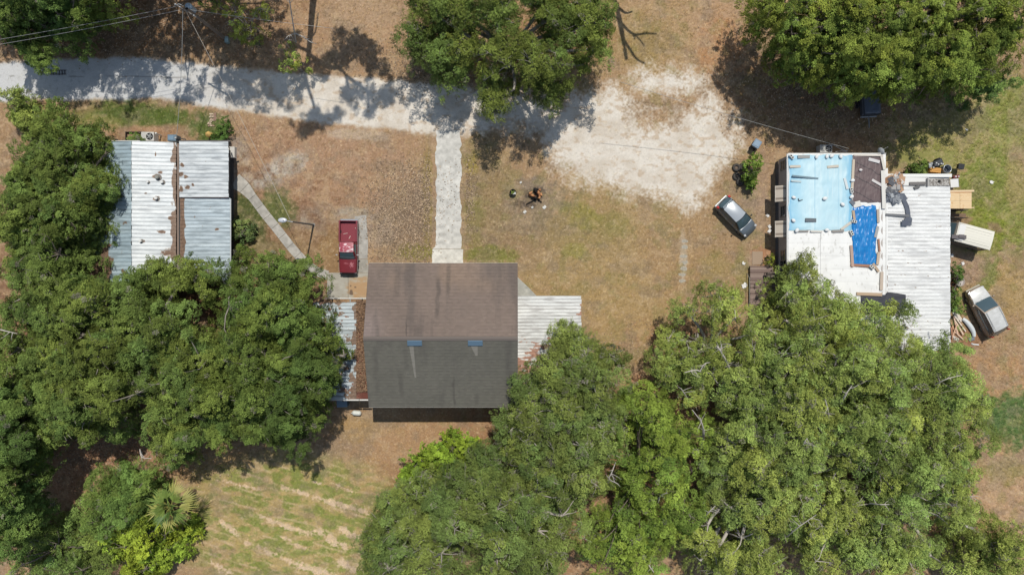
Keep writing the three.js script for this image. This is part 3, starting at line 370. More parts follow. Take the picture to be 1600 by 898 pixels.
  const fr = thing('planter_frame', 'open dark timber planter frame with weeds beside the air conditioner', 'planter', [G(206, 211, 0.5).x, 0, G(0, 212, 0.5).z]); for (const [x, z, w, d] of [[0, -0.42, 1.6, 0.06], [0, 0.42, 1.6, 0.06], [-0.77, 0, 0.06, 0.78], [0.77, 0, 0.06, 0.78]]) mesh('board', box(w, 0.3, d, x, 0.15, z), M(86, 72, 62, 0.9), fr);
  const sm = thing('pipe_post', 'short white capped pipe standing at the air conditioner corner', 'pipe', [G(243.5, 206, 0.9).x, 0, G(0, 208, 0.9).z]); mesh('pipe', cyl(0.05, 0.05, 0.95, 0, 0.475, 0, 10), M(214, 212, 206, 0.5), sm); mesh('cap', cyl(0.085, 0.07, 0.07, 0, 0.97, 0, 12), M(232, 230, 226, 0.5), sm);
}

// --- tarped mobile home in the east
const EAST = {};
{
  const t = thing('tarped_mobile_home', 'long mobile home with white coated roof, blue tarps and awnings beside the timber deck', 'mobile home');
  const x0 = G(1232, 0, 3).x, xr = G(1283, 0, 3.3).x, x1 = G(1385.5, 0, 3).x, z0 = G(0, 240, 3).z, z1 = G(0, 520, 3).z, yr = 3.22, ye = 3.0, y1 = 2.92;
  const top = (x) => x < xr ? lerp(ye, yr, (x - x0) / (xr - x0)) : lerp(yr, y1, (x - xr) / (x1 - xr)); EAST.top = top; EAST.x0 = x0; EAST.x1 = x1;
  const taupe = M(176, 168, 162, 0.85); wallBox(t, x0 + 0.06, x1 - 0.3, z0 + 0.12, z1 - 0.3, 0.6, 2.95, taupe);
  const sk = []; for (let z = z0 + 0.2; z < z1 - 0.6; z += 0.6) sk.push(box(0.03, 0.6, 0.57, x0 + 0.02, 0.3, z + 0.3)); mesh('skirting', merge(sk), M(92, 94, 98, 0.85), t);
  const white = picture(512, 512, (u, v) => { const n = fbm(u * 22, v * 8, 4), m = fbm(u * 5, v * 30, 3), d = sst(0.66, 0.8, fbm(u * 40, v * 40, 3)); const q = 246 - 12 * n - 10 * sst(0.55, 0.8, m); return mix3([q, q, q - 2], [170, 166, 160], d * 0.35); });
  for (const [a, b, ya, yb] of [[x0, xr - 0.01, ye, yr], [xr + 0.01, x1, yr, y1]]) {       // sheets of the coated roof
    const r = new THREE.Group(); r.name = 'roof'; t.add(r); const m = mapped(white, 0.6);
    for (let i = 0; i < 14; i++) { const za = lerp(z0, z1, i / 14) + 0.003, zb = lerp(z0, z1, (i + 1) / 14) - 0.003, g = grid((u, v) => [lerp(a, b, u), lerp(ya, yb, u) + (v === 0 || v === 1 ? 0.0 : 0.012) + 0.006 * vn(u * 4 + i, v * 3), lerp(za, zb, v)], 4, 3); const q = g.attributes.position, uv = g.attributes.uv; for (let k = 0; k < q.count; k++) uv.setXY(k, (q.getX(k) - x0) / (x1 - x0), (q.getZ(k) - z0) / (z1 - z0)); mesh('roof_panel', g, m, r); }
    mesh('roof_underlay', grid((u, v) => [lerp(a, b, u), lerp(ya, yb, u) - 0.03, lerp(z0, z1, v)], 2, 1), M(206, 206, 204, 0.8), r);
  }
  mesh('gutter', merge([box(0.1, 0.1, z1 - z0, x0 - 0.06, 2.93, (z0 + z1) / 2)]), M(222, 222, 220, 0.6), t);
  mesh('roof_edge', box(x1 - x0, 0.1, 0.06, (x0 + x1) / 2, 2.95, z0 - 0.035), M(214, 212, 206, 0.6), t);
  for (const [pz, w] of [[403, 1.4], [418, 1.3], [258, 0.8], [330, 1.0]]) windowOn(t, 'x', x0 + 0.06, G(0, pz, 1.8).z, 1.75, w, 1.05, -1, M(150, 140, 130, 0.7));
  for (const [ya, yb] of [[290, 315], [345, 370.5]]) {            // slatted metal awnings
    const a = new THREE.Group(); a.name = 'awning'; t.add(a); const za = G(0, ya, 2.1).z, zb = G(0, yb, 2.1).z, xo = G(1212, 0, 1.95).x, xi = x0 + 0.05;
    for (let i = 0; i < 8; i++) { const z = lerp(za, zb, (i + 0.5) / 8); mesh('slat', grid((u, v) => [lerp(xi, xo, u), lerp(2.45, 1.95, u) + (v === 0.5 ? (i === 0 || i === 7 ? 0.045 : 0.018) : 0), z + (v - 0.5) * (zb - za) / 8.3], 2, 2, 0.4), i === 1 || i === 6 ? M(150, 136, 122, 0.7) : M(206, 194, 178, 0.65), a); }
    mesh('front_rail', box(0.05, 0.06, zb - za, xo, 1.93, (za + zb) / 2), M(214, 206, 194, 0.6), a);
    for (const z of [za + 0.06, zb - 0.06]) mesh('bracket', box(0.9, 0.035, 0.035, (xi + xo) / 2, 1.93, z), M(190, 184, 174, 0.6), a);
  }
  // the ribbed metal roof of its east half
  const ex = G(1486, 0, 2.75).x, ez0 = G(0, 290.5, 2.85).z, ez1 = G(0, 548, 2.75).z;
  EAST.ey = (x) => lerp(2.9, 2.72, (x - x1) / (ex - x1));
  wallBox(t, x1 - 0.28, ex - 0.25, G(0, 276, 2.8).z, ez1 - 0.25, 0.1, 2.62, M(206, 204, 198, 0.8));
  const n = Math.round((ez1 - ez0) / 0.335);
  metalSlope(t, 'addition_roof', x1 + 0.16, ex, 2.9, 2.72, ez0, ez1, 0.335, picture(512, 1024, sheetPaint({ sheets: n, len: ex - x1, wide: ez1 - ez0, a: [246, 246, 243], b: [236, 237, 236], dirt: [176, 176, 176], grime: 0.45, seam: 0.5, seed: 9, leaf: (x, z, u, v) => 0.7 * sst(0.7, 0.76, fbm(x * 2.6 + 3, z * 4.6, 4) + 0.16 * sst(0.07, 0.0, Math.abs(v - 0.86)) * sst(0.75, 0.3, u) - 0.1) })), 51);
  const flash = picture(64, 512, (u, v) => { const k = fbm(u * 3, v * 90, 4); return mix3([240, 240, 238], [120, 100, 86], sst(0.55, 0.66, k + 0.35 * (sst(0.45, 0.75, v) - 0.6)) * sst(0.25, 0.7, u)); });
  mesh('flashing', grid((u, v) => [lerp(x1 + 0.005, x1 + 0.18, u), 2.96 - u * 0.03 + 0.01 * vn(v * 40, 1), lerp(z0 + 1.3, ez1 - 1.6, v)], 2, 40), mapped(flash, 0.7), t);
  const ht = G(0, 272, 2.85).z; mesh('roof_edge', box(ex - x1, 0.06, 0.3, (x1 + ex) / 2 + 0.05, 2.84, ht + 0.12), M(236, 236, 232, 0.6), t);
  mesh('roof_underlay', grid((u, v) => [lerp(x1, ex - 0.05, u), EAST.ey(lerp(x1, ex, u)) - 0.06, lerp(ht, ez1, v)], 2, 2), M(214, 212, 208, 0.8), t);
  const grime = picture(256, 64, (u, v) => { const k = fbm(u * 20, v * 6, 4); return mix3([186, 182, 176], [118, 112, 106], sst(0.35, 0.65, k)); });
  mesh('exposed_decking', grid((u, v) => { const x = lerp(G(1454, 0, 2.8).x, ex - 0.06, u); return [x, EAST.ey(x) + 0.01, lerp(G(0, 279, 2.8).z, G(0, 290, 2.8).z, v)]; }, 3, 2), mapped(grime, 0.9), t);
  mesh('exposed_decking', grid((u, v) => { const x = lerp(G(1409, 0, 2.8).x, G(1452, 0, 2.8).x, u); return [x, EAST.ey(x) + 0.008, lerp(G(0, 277, 2.8).z, G(0, 289.5, 2.8).z, v)]; }, 3, 2), M(232, 231, 228, 0.8), t);
  const pole = G(1469, 283, 2.85); mesh('vent_hole', cyl(0.13, 0.13, 0.06, pole.x, EAST.ey(pole.x) + 0.03, pole.z, 14), M(30, 28, 28, 0.9), t);
  // burnt, sunken corner under black sheeting
  mesh('black_roofing', grid((u, v) => { const x = lerp(G(1345, 0, 3).x, G(1416, 0, 3).x, u), e = 0.25 * Math.sin(u * 3.1); return [x, top(Math.min(x, x1)) + 0.06 + 0.07 * fbm(u * 9, v * 7, 3), lerp(G(0, 460.5, 3).z, G(0, 492, 3).z, v) - (u > 0.55 ? e * (1 - v) : 0)]; }, 22, 12), M(50, 52, 62, 0.6), t);
}

// ---------------------------------------------------------------- trees: lobes are [photo x, photo y, radius in px, height of the crown's top there]
function clumpGeo(seed, n, len, wid, spread, flat) {             // a spray of small folded leaves
  const rnd = rngOf(seed), p = [], ix = [], d = new THREE.Vector3(), s = new THREE.Vector3(), up = new THREE.Vector3(0, 1, 0);
  for (let i = 0; i < n; i++) {
    const a = rnd() * 6.283, el = (rnd() - 0.25) * flat, r = spread * (0.15 + 0.85 * Math.sqrt(rnd())), L = len * (0.7 + rnd() * 0.6), W = wid * (0.7 + rnd() * 0.6);
    const cx = Math.cos(a) * r, cz = Math.sin(a) * r, cy = el * spread + 0.25 * spread * (1 - r / spread);
    d.set(Math.cos(a + (rnd() - 0.5) * 2), (rnd() - 0.45) * 0.9, Math.sin(a + (rnd() - 0.5) * 2)).normalize(); s.crossVectors(d, up).normalize().applyAxisAngle(d, (rnd() - 0.5) * 1.5);
    const k = p.length / 3, fold = 0.25 * W;
    p.push(cx - d.x * L / 2, cy - d.y * L / 2, cz - d.z * L / 2, cx + s.x * W / 2, cy + s.y * W / 2 + fold, cz + s.z * W / 2, cx - s.x * W / 2, cy - s.y * W / 2 + fold, cz - s.z * W / 2, cx + d.x * L / 2, cy + d.y * L / 2, cz + d.z * L / 2);
    ix.push(k, k + 1, k + 3, k, k + 3, k + 2);
  }
  const g = new THREE.BufferGeometry(); g.setAttribute('position', new THREE.Float32BufferAttribute(p, 3)); g.setIndex(ix); return g.toNonIndexed ? (() => { const q = g.toNonIndexed(); q.computeVertexNormals(); return q; })() : g;
}
const CLUMPS = { oak: clumpGeo(1, 34, 0.17, 0.085, 0.3, 0.7), broad: clumpGeo(2, 20, 0.26, 0.15, 0.34, 0.7), fine: clumpGeo(3, 42, 0.12, 0.05, 0.26, 0.8), needle: clumpGeo(4, 46, 0.26, 0.022, 0.2, 1.6) };
const leafMat = new THREE.MeshPhysicalMaterial({ color: 0xffffff, roughness: 0.8, side: THREE.DoubleSide, transmission: 0.05, thickness: 0, specularIntensity: 0.2 });
const bark = (r, g, b) => M(r, g, b, 0.95);
let leafTotal = 0;
function tree(name, label, o, group) {
  const rnd = rngOf(o.seed), T = new Tubes(), lobes = o.lobes.map(([x, y, r, h]) => ({ c: G(x, y, h * 0.94), r: r / PPM * (ALT - h) / ALT, h }));
  let bx = 0, bz = 0, w = 0; for (const l of lobes) { bx += l.c.x * l.r; bz += l.c.z * l.r; w += l.r; } bx /= w; bz /= w;
  if (o.base) { bx = o.base[0]; bz = o.base[1]; }
  const t = thing(name, label, o.category ?? 'tree', [bx, 0, bz], 0, group), hmax = Math.max(...lobes.map((l) => l.h)), hf = hmax * (o.fork ?? 0.3), R = o.trunk ?? hmax * 0.035;
  const L = (v) => new THREE.Vector3(v.x - bx, v.y, v.z - bz), fork = new THREE.Vector3((rnd() - 0.5) * 0.6, hf, (rnd() - 0.5) * 0.6);
  T.add([new THREE.Vector3(0, -0.1, 0), new THREE.Vector3(0, 0.25, 0), new THREE.Vector3(0.05, hf * 0.5, 0.03), fork], R * 1.5, R * 0.85, 10);
  const pr0 = o.puff ?? 1.15, dens = o.dens ?? 1, spots = [], holes = (o.holes ?? []).map(([x, y, r]) => { const c = G(x, y, hmax * 0.9); return [c.x, c.z, r / PPM * 0.86]; });
  const tint = o.tint.map((c, i) => c * [2.35, 2.5, 2.0][i]);
  for (const l of lobes) {
    const hub = L(new THREE.Vector3(l.c.x + (rnd() - 0.5) * l.r * 0.5, Math.max(hf + 0.2, l.h * 0.72), l.c.z + (rnd() - 0.5) * l.r * 0.5)), lr = clamp(R * 0.42, 0.05, 0.2);
    T.add(bend(fork, hub, rnd, 0.12, 6), lr * 1.2, lr * 0.6, 6);
    const n = Math.max(3, Math.round(2.2 * dens * (l.r / pr0) ** 2)), low = Math.round(n * (o.under ?? 0.75)), turn = rnd() * 6.28;
    for (let i = 0; i < n + low; i++) {
      const under = i >= n, k = under ? (i - n + 0.5) / low : (i + 0.5) / n, rr0 = l.r * Math.sqrt(k) * (under ? 0.8 : 0.98), a = turn + i * 2.39996 + (rnd() - 0.5) * 0.5;
      const pr = pr0 * (0.42 + 0.95 * Math.pow(rnd(), 1.4)) * (under ? 1.1 : 1), sa = rnd() * 6.283, sx = 1 + 0.55 * rnd(), sz = 1 - 0.35 * rnd(), ca = Math.cos(sa), sn = Math.sin(sa), flat = 0.62 + 0.45 * rnd(), seed2 = rnd() * 50, rr = Math.min(rr0, Math.max(0.1, l.r - pr * (0.2 + 0.5 * rnd())));
      const y = l.h - pr * 0.55 - 0.42 * l.r * k * k - rnd() * (o.rough ?? 2.3) - (under ? 1.4 + rnd() * l.h * 0.3 : 0);
      const c = new THREE.Vector3(l.c.x + Math.cos(a) * rr, Math.max(pr * 0.7 + 0.3, y), l.c.z + Math.sin(a) * rr);
      if (holes.some((q) => Math.hypot(c.x - q[0], c.z - q[1]) < q[2] + pr * 0.5)) continue;
      if (!under && (o.pits ?? 0.4) > fbm(c.x * 0.42 + 31, c.z * 0.42 + o.seed, 2)) continue;
      const lc = L(c); if (rnd() < 0.85) T.add(bend(hub, lc, rnd, 0.2, 3), lr * 0.42, 0.018, 4);
      const tone = 0.7 + rnd() * 0.6, yel = (rnd() - 0.47) * 0.32;
      const m = Math.round(104 * (o.leafy ?? 1) * pr * pr * (under ? 0.9 : 1));
      for (let q = 0; q < m; q++) {
        const y2 = rnd() * 1.35 - 0.35, an = rnd() * 6.283, s = Math.sqrt(1 - Math.min(1, y2 * y2)), rad = pr * (0.4 + 0.6 * Math.cbrt(rnd())) * (0.72 + 0.85 * vn(Math.cos(an) * s * 2.2 + seed2, Math.sin(an) * s * 2.2 + y2)), ex = Math.cos(an) * s * rad * sx, ez = Math.sin(an) * s * rad * sz;
        const X = c.x + ex * ca - ez * sn, Y = c.y + y2 * rad * flat, Z = c.z + ex * sn + ez * ca;
        if (0.55 * fbm(X * 1.1 + Y, Z * 1.1 - Y, 2) + 0.45 * vn(X * 3.1 + Y * 2 + 7, Z * 3.1 - Y) < (o.gap ?? 0.385)) continue;
        if (Y < 0.12) continue;
        spots.push(X - bx, Y, Z - bz, an, y2, s, tone * (0.6 + rnd() * 0.8), yel, rnd() < (o.moss ?? 0.015) ? 1 : 0);
      }
      const tw = o.twigs ?? 3; for (let q = 0; q < tw; q++) if (rnd() < 0.75) { const an = rnd() * 6.283, e = rnd() * 0.9, dir = new THREE.Vector3(Math.cos(an) * Math.cos(e), Math.sin(e) * 0.8, Math.sin(an) * Math.cos(e)), end = lc.clone().addScaledVector(dir, pr * (1 + rnd() * 0.4)); T.add([lc, lc.clone().lerp(end, 0.55).add(new THREE.Vector3((rnd() - 0.5) * 0.2, (rnd() - 0.5) * 0.15, (rnd() - 0.5) * 0.2)), end], 0.034, 0.014, 3); }
    }
  }
  mesh('trunk', T.geo(), bark(...(o.bark ?? [128, 118, 106])), t);
  if (o.bare) { const B = new Tubes(); for (const b of o.bare) { const pts = b.p.map(([x, y, h]) => L(G(x, y, h))), cv = new THREE.CatmullRomCurve3(pts).getPoints(pts.length * 4); B.add(cv, b.r ?? 0.09, (b.r ?? 0.09) * 0.4, 6); for (let q = 0; q < Math.ceil((b.n ?? 6) * 0.6); q++) { const s = cv[Math.floor((0.25 + 0.7 * rnd()) * (cv.length - 1))], an = rnd() * 6.283, len = 0.3 + rnd() * 0.7, e = s.clone().add(new THREE.Vector3(Math.cos(an) * len, (rnd() - 0.2) * len * 0.5, Math.sin(an) * len)); B.add(bend(s, e, rnd, 0.2, 3), 0.03, 0.008, 4); } } mesh('bare_branch', B.geo(), bark(...(o.bareTone ?? [196, 188, 178])), t).userData.label = 'pale bare branches'; }
  const count = spots.length / 9; leafTotal += count;
  if (count) {
    const im = new THREE.InstancedMesh(CLUMPS[o.leaf ?? 'oak'], leafMat, count), q = new THREE.Object3D(), col = new THREE.Color(), nrm = new THREE.Vector3(), up = new THREE.Vector3(0, 1, 0), q1 = new THREE.Quaternion(), q2 = new THREE.Quaternion();
    for (let i = 0; i < count; i++) {
      const b = i * 9; q.position.set(spots[b], spots[b + 1], spots[b + 2]);
      nrm.set(Math.cos(spots[b + 3]) * spots[b + 5] * 0.8, 0.32 + spots[b + 4] * 0.6, Math.sin(spots[b + 3]) * spots[b + 5] * 0.8).normalize(); q1.setFromUnitVectors(up, nrm); q2.setFromAxisAngle(up, rnd() * 6.283); q.quaternion.copy(q1).multiply(q2);
      const s = (0.58 + rnd() * 0.36) * (o.size ?? 1); q.scale.set(s, s, s); q.updateMatrix(); im.setMatrixAt(i, q.matrix);
      const k = spots[b + 6], y = spots[b + 7]; if (spots[b + 8]) col.setRGB(0.2 * k, 0.19 * k, 0.14 * k); else col.setRGB(tint[0] * k * (1 + y), tint[1] * k * (1 + y * 0.35), tint[2] * k * (1 - y * 0.3)); im.setColorAt(i, col);
    }
    im.name = 'crown'; im.userData.kind = 'stuff'; im.castShadow = im.receiveShadow = true; t.add(im);
  }
  return t;
}
const GREEN_W = [0.06, 0.077, 0.023], GREEN_N = [0.072, 0.088, 0.025], GREEN_E = [0.112, 0.131, 0.041], GREEN_C = [0.074, 0.091, 0.03], LIME = [0.1, 0.125, 0.02];
// the wooded west side
tree('oak_tree', 'dark oak at the top corner of the track beyond the utility pole', { seed: 101, tint: [0.055, 0.078, 0.024], lobes: [[18, 12, 46, 9], [62, 0, 34, 9], [10, 45, 22, 7], [34, -24, 46, 9.5], [90, -22, 40, 9.5], [-14, 20, 40, 9]] });
tree('oak_tree', 'dense dark oak overhanging the far edge of the white metal roof', { seed: 102, tint: GREEN_W, trunk: 0.4, lobes: [[60, 202, 34, 7], [120, 212, 30, 6.2], [156, 236, 24, 5.4], [30, 250, 42, 8.5], [95, 262, 46, 7.6], [134, 286, 28, 5.8], [20, 310, 40, 9], [64, 330, 46, 8.6], [112, 340, 30, 6.4], [112, 386, 18, 5.2], [60, 395, 46, 8.6], [92, 402, 28, 6.2], [15, 390, 36, 9], [0, 425, 34, 9], [-6, 350, 30, 9], [-4, 275, 26, 8.5], [92, 308, 36, 7.4]] });
tree('small_tree', 'small light green tree at the picture edge below the track', { seed: 103, tint: GREEN_E, lobes: [[4, 150, 20, 4.5], [14, 178, 12, 4]], trunk: 0.1, puff: 0.7 });
tree('oak_tree', 'broad oak in the west between the metal roof and the shaded clearing', { seed: 104, bark: [160, 152, 142], tint: GREEN_W, trunk: 0.42, holes: [[240, 468, 17], [148, 487, 7], [120, 515, 6]], lobes: [[8, 468, 34, 9], [2, 545, 36, 9.5], [72, 455, 42, 9.5], [30, 500, 44, 9], [120, 480, 42, 9.5], [190, 470, 40, 9.5], [262, 436, 38, 8.5], [205, 448, 26, 8], [80, 540, 52, 10.5], [160, 540, 50, 10.5], [30, 580, 44, 10], [228, 530, 48, 10.5], [110, 610, 52, 10.5], [185, 610, 52, 11], [60, 650, 44, 9.5], [120, 672, 32, 8.5], [260, 600, 46, 10.5], [240, 668, 40, 9], [288, 650, 44, 9.5], [25, 660, 28, 8.5], [300, 560, 44, 10.5], [266, 705, 20, 7.5]], bare: [{ p: [[0, 515, 8.8], [12, 518, 9.2], [26, 521, 9.6]], r: 0.06, n: 3 }, { p: [[222, 712, 5], [218, 702, 6.4], [221, 714, 6.8], [236, 716, 7]], r: 0.06, n: 4 }] });
tree('oak_tree', 'big round oak leaning over the carport west of the shingled house', { seed: 105, bark: [150, 142, 132], tint: [0.05, 0.066, 0.019], trunk: 0.45, lobes: [[335, 440, 36, 8.5], [395, 422, 34, 8.5], [440, 440, 34, 9], [350, 490, 50, 10.5], [418, 492, 50, 11], [458, 490, 28, 10], [492, 540, 32, 10], [524, 556, 18, 9], [455, 550, 54, 11.5], [378, 560, 52, 11], [338, 610, 48, 10.5], [412, 618, 50, 11], [466, 598, 42, 10.5], [370, 664, 38, 9.5], [440, 660, 36, 9.5], [340, 660, 30, 9], [480, 628, 20, 9], [398, 690, 18, 8.5]] });
tree('oak_tree', 'tall oak mostly beyond the picture edge, shading the lower clearing', { seed: 106, tint: [0.052, 0.074, 0.023], lobes: [[-46, 610, 50, 11], [-40, 690, 55, 12], [-36, 770, 50, 11.5], [-6, 655, 30, 9.5], [-2, 735, 24, 9.5], [0, 800, 24, 9], [-20, 840, 40, 9.5], [14, 680, 18, 8]] });
tree('small_tree', 'small bright green sapling at the picture edge in deep shade', { seed: 107, tint: LIME, leaf: 'broad', lobes: [[18, 712, 18, 4.5], [2, 740, 12, 4]], trunk: 0.07, puff: 0.6, moss: 0 });
tree('leafy_tree', 'mid green bushy tree beside the fan palm', { seed: 108, tint: [0.074, 0.102, 0.03], leaf: 'fine', size: 1.15, lobes: [[150, 790, 36, 5.5], [196, 775, 36, 6], [178, 812, 36, 5.5], [132, 818, 22, 5], [206, 800, 24, 5]], trunk: 0.2 });
tree('lime_tree', 'bright yellow green broad leaved tree below the fan palm', { seed: 109, tint: LIME, leaf: 'broad', moss: 0, lobes: [[180, 868, 32, 5], [214, 850, 32, 5.5], [246, 840, 24, 5], [208, 890, 36, 5], [256, 866, 16, 4.4]], trunk: 0.15, puff: 0.75 });
tree('leafy_tree', 'dull green bushy tree in the bottom corner of the clearing', { seed: 110, tint: [0.08, 0.105, 0.034], leaf: 'fine', size: 1.15, lobes: [[20, 872, 36, 5.5], [66, 862, 36, 6], [104, 872, 30, 5.5], [60, 892, 36, 5.5], [74, 838, 18, 5], [10, 898, 40, 6], [110, 902, 34, 5.5], [0, 850, 26, 6]], trunk: 0.18 });
// north side
const farNorth = [[-46, -31, 5.4, 11], [-36.5, -29.8, 6, 13.2], [-27, -29.6, 5.6, 13.8]];
farNorth.forEach(([x, z, r, h], i) => { const q = (X, Z, H) => [X * ALT / (ALT - H * 0.94) * PPM + 800, Z * ALT / (ALT - H * 0.94) * PPM + 449]; tree('oak_tree', ['oak just beyond the top edge whose shade covers the corner of the track', 'oak just beyond the top edge whose shade covers the verge before the pole', 'oak just beyond the top edge whose shade falls round the utility pole'][i], { seed: 120 + i, tint: GREEN_N, under: 0.25, lobes: [[0, 0], [-0.5, -0.4], [0.5, -0.3], [-0.35, 0.45], [0.4, 0.45]].map(([a, b]) => [...q(x + a * r, z + b * r, h), r * 0.62 * PPM * ALT / (ALT - h), h - 0.5 * (a * a + b * b)]).concat(i === 1 ? [[...q(-34.4, -25.2, 16.4), 1.9 * PPM * ALT / (ALT - 16.4), 16.4]] : []), leafy: 0.8, twigs: 1, gap: 0.5 }); });
tree('small_tree', 'sparse yellow green sapling with bare twigs behind the utility pole', { seed: 130, tint: [0.15, 0.16, 0.04], lobes: [[368, 22, 22, 5], [396, 8, 22, 5.5], [350, 4, 18, 5], [376, 46, 12, 3.5]], dens: 0.6, leafy: 0.5, gap: 0.45, puff: 0.6, trunk: 0.08, under: 0.2, twigs: 5, bark: [176, 166, 156] });
tree('small_tree', 'leaning half bare tree with pale branches on the dry verge', { seed: 131, tint: [0.15, 0.17, 0.045], lobes: [[443, 72, 9, 4.2], [452, 84, 10, 4.4], [447, 98, 8, 4], [468, 96, 7, 3.6]], dens: 0.8, leafy: 0.55, gap: 0.42, puff: 0.5, trunk: 0.09, under: 0.1, twigs: 2, base: [-19.9, -20.5], bark: [150, 140, 130], bare: [{ p: [[462, 66, 2.5], [458, 40, 5], [452, 0, 7], [450, -20, 7.6]], r: 0.07, n: 6 }, { p: [[461, 52, 4], [474, 58, 4.4], [486, 66, 4.4], [494, 68, 4.2]], r: 0.06, n: 4 }, { p: [[461, 52, 4], [450, 56, 4.4], [444, 62, 4.4]], r: 0.05, n: 4 }] });
tree('oak_tree', 'wide open oak overhanging the middle of the sandy track', { seed: 132, bark: [168, 160, 150], tint: GREEN_N, trunk: 0.4, leaf: 'fine', size: 1.25, gap: 0.395, pits: 0.38, holes: [[822, 14, 13], [862, 48, 9], [735, 95, 13], [905, 88, 9], [755, 62, 7], [815, 110, 7]], lobes: [[664, -14, 34, 9.5], [712, -14, 34, 10], [772, -18, 36, 10.5], [850, -20, 34, 10.5], [912, -16, 34, 10], [650, 36, 30, 8], [690, 66, 30, 8], [680, 16, 32, 9], [722, 40, 36, 9.5], [700, 90, 16, 7], [770, 26, 40, 10.5], [790, 82, 36, 10], [756, 110, 22, 8.5], [772, 146, 26, 8], [798, 128, 20, 8.5], [850, 78, 38, 10], [866, 120, 24, 8.5], [900, 40, 38, 10], [928, 66, 30, 9], [876, 14, 34, 10], [938, 20, 24, 9], [836, 60, 24, 10], [918, 94, 16, 8]] });
tree('oak_tree', 'full green oak shading the parked trailer north of the tarped roof', { seed: 133, tint: [0.084, 0.1, 0.024], trunk: 0.5, pits: 0.41, gap: 0.42, holes: [], lobes: [[1236, -18, 36, 11], [1290, -24, 46, 12], [1366, -24, 48, 12.5], [1446, -22, 48, 12.5], [1526, -18, 46, 12], [1592, -6, 40, 11.5], [1596, 40, 30, 10.5], [1292, 88, 26, 9.5], [1420, 62, 40, 11.5], [1500, 88, 34, 10.5], [1218, 10, 24, 9], [1246, 36, 32, 10], [1268, 62, 26, 9.5], [1292, 16, 46, 11.5], [1312, 68, 40, 11], [1350, 96, 32, 9.5], [1370, 36, 48, 12], [1392, 90, 42, 11.5], [1424, 110, 32, 10], [1440, 40, 48, 12], [1462, 92, 44, 11], [1482, 116, 20, 9], [1508, 44, 46, 11.5], [1528, 94, 36, 10], [1560, 30, 38, 11], [1568, 78, 26, 9.5], [1322, 20, 40, 11.5]] });
tree('small_tree', 'thin low tree under the oak edge near the green lawn', { seed: 134, tint: [0.07, 0.1, 0.034], lobes: [[1564, 128, 24, 6.5], [1584, 112, 24, 7], [1545, 116, 14, 6]], dens: 0.7, gap: 0.44, trunk: 0.1, puff: 0.7 });
// centre and east
tree('bright_shrub', 'bright lime green shrub at the lawn edge under the bottom oak', { seed: 140, tint: [0.095, 0.13, 0.02], moss: 0, category: 'shrub', leaf: 'broad', size: 0.85, puff: 0.7, lobes: [[652, 744, 22, 5], [680, 724, 24, 5.5], [708, 706, 22, 5.5], [726, 720, 18, 5.5], [626, 762, 14, 4.5]], trunk: 0.12 });
tree('oak_tree', 'dense grey green oak at the bottom edge beside the striped lawn', { seed: 141, bark: [178, 170, 160], tint: [0.07, 0.088, 0.029], trunk: 0.5, moss: 0.04, leaf: 'fine', size: 1.25, twigs: 6, lobes: [[592, 856, 34, 7.5], [626, 810, 40, 8.5], [600, 896, 40, 8], [668, 775, 40, 9], [650, 850, 50, 10], [712, 800, 54, 11], [690, 888, 50, 10.5], [764, 752, 46, 10], [740, 745, 30, 9], [782, 812, 56, 11.5], [770, 886, 54, 11.5], [838, 778, 48, 10.5], [846, 848, 50, 10.5], [810, 730, 40, 10], [890, 812, 36, 9.5], [836, 900, 40, 10]] });
tree('oak_tree', 'grey green oak brushing the corner of the grey shingle slope', { seed: 142, bark: [178, 170, 160], tint: GREEN_C, trunk: 0.4, moss: 0.05, leaf: 'fine', size: 1.25, twigs: 6, lobes: [[848, 590, 22, 7.5], [890, 536, 24, 8], [924, 548, 28, 8.5], [952, 572, 24, 8], [884, 586, 34, 9.5], [926, 604, 36, 9.5], [834, 632, 32, 8.5], [812, 612, 14, 6.5], [872, 648, 44, 10], [930, 658, 38, 9.5], [836, 676, 40, 9.5], [800, 684, 28, 8.5], [896, 704, 42, 9.5], [938, 706, 26, 8.5], [862, 726, 30, 9], [916, 760, 30, 8.5]], bare: [{ p: [[812, 672, 7], [828, 684, 8.2], [838, 696, 8.8]], r: 0.07, n: 6 }, { p: [[900, 690, 8], [912, 700, 9], [920, 712, 9]], r: 0.06, n: 6 }] });
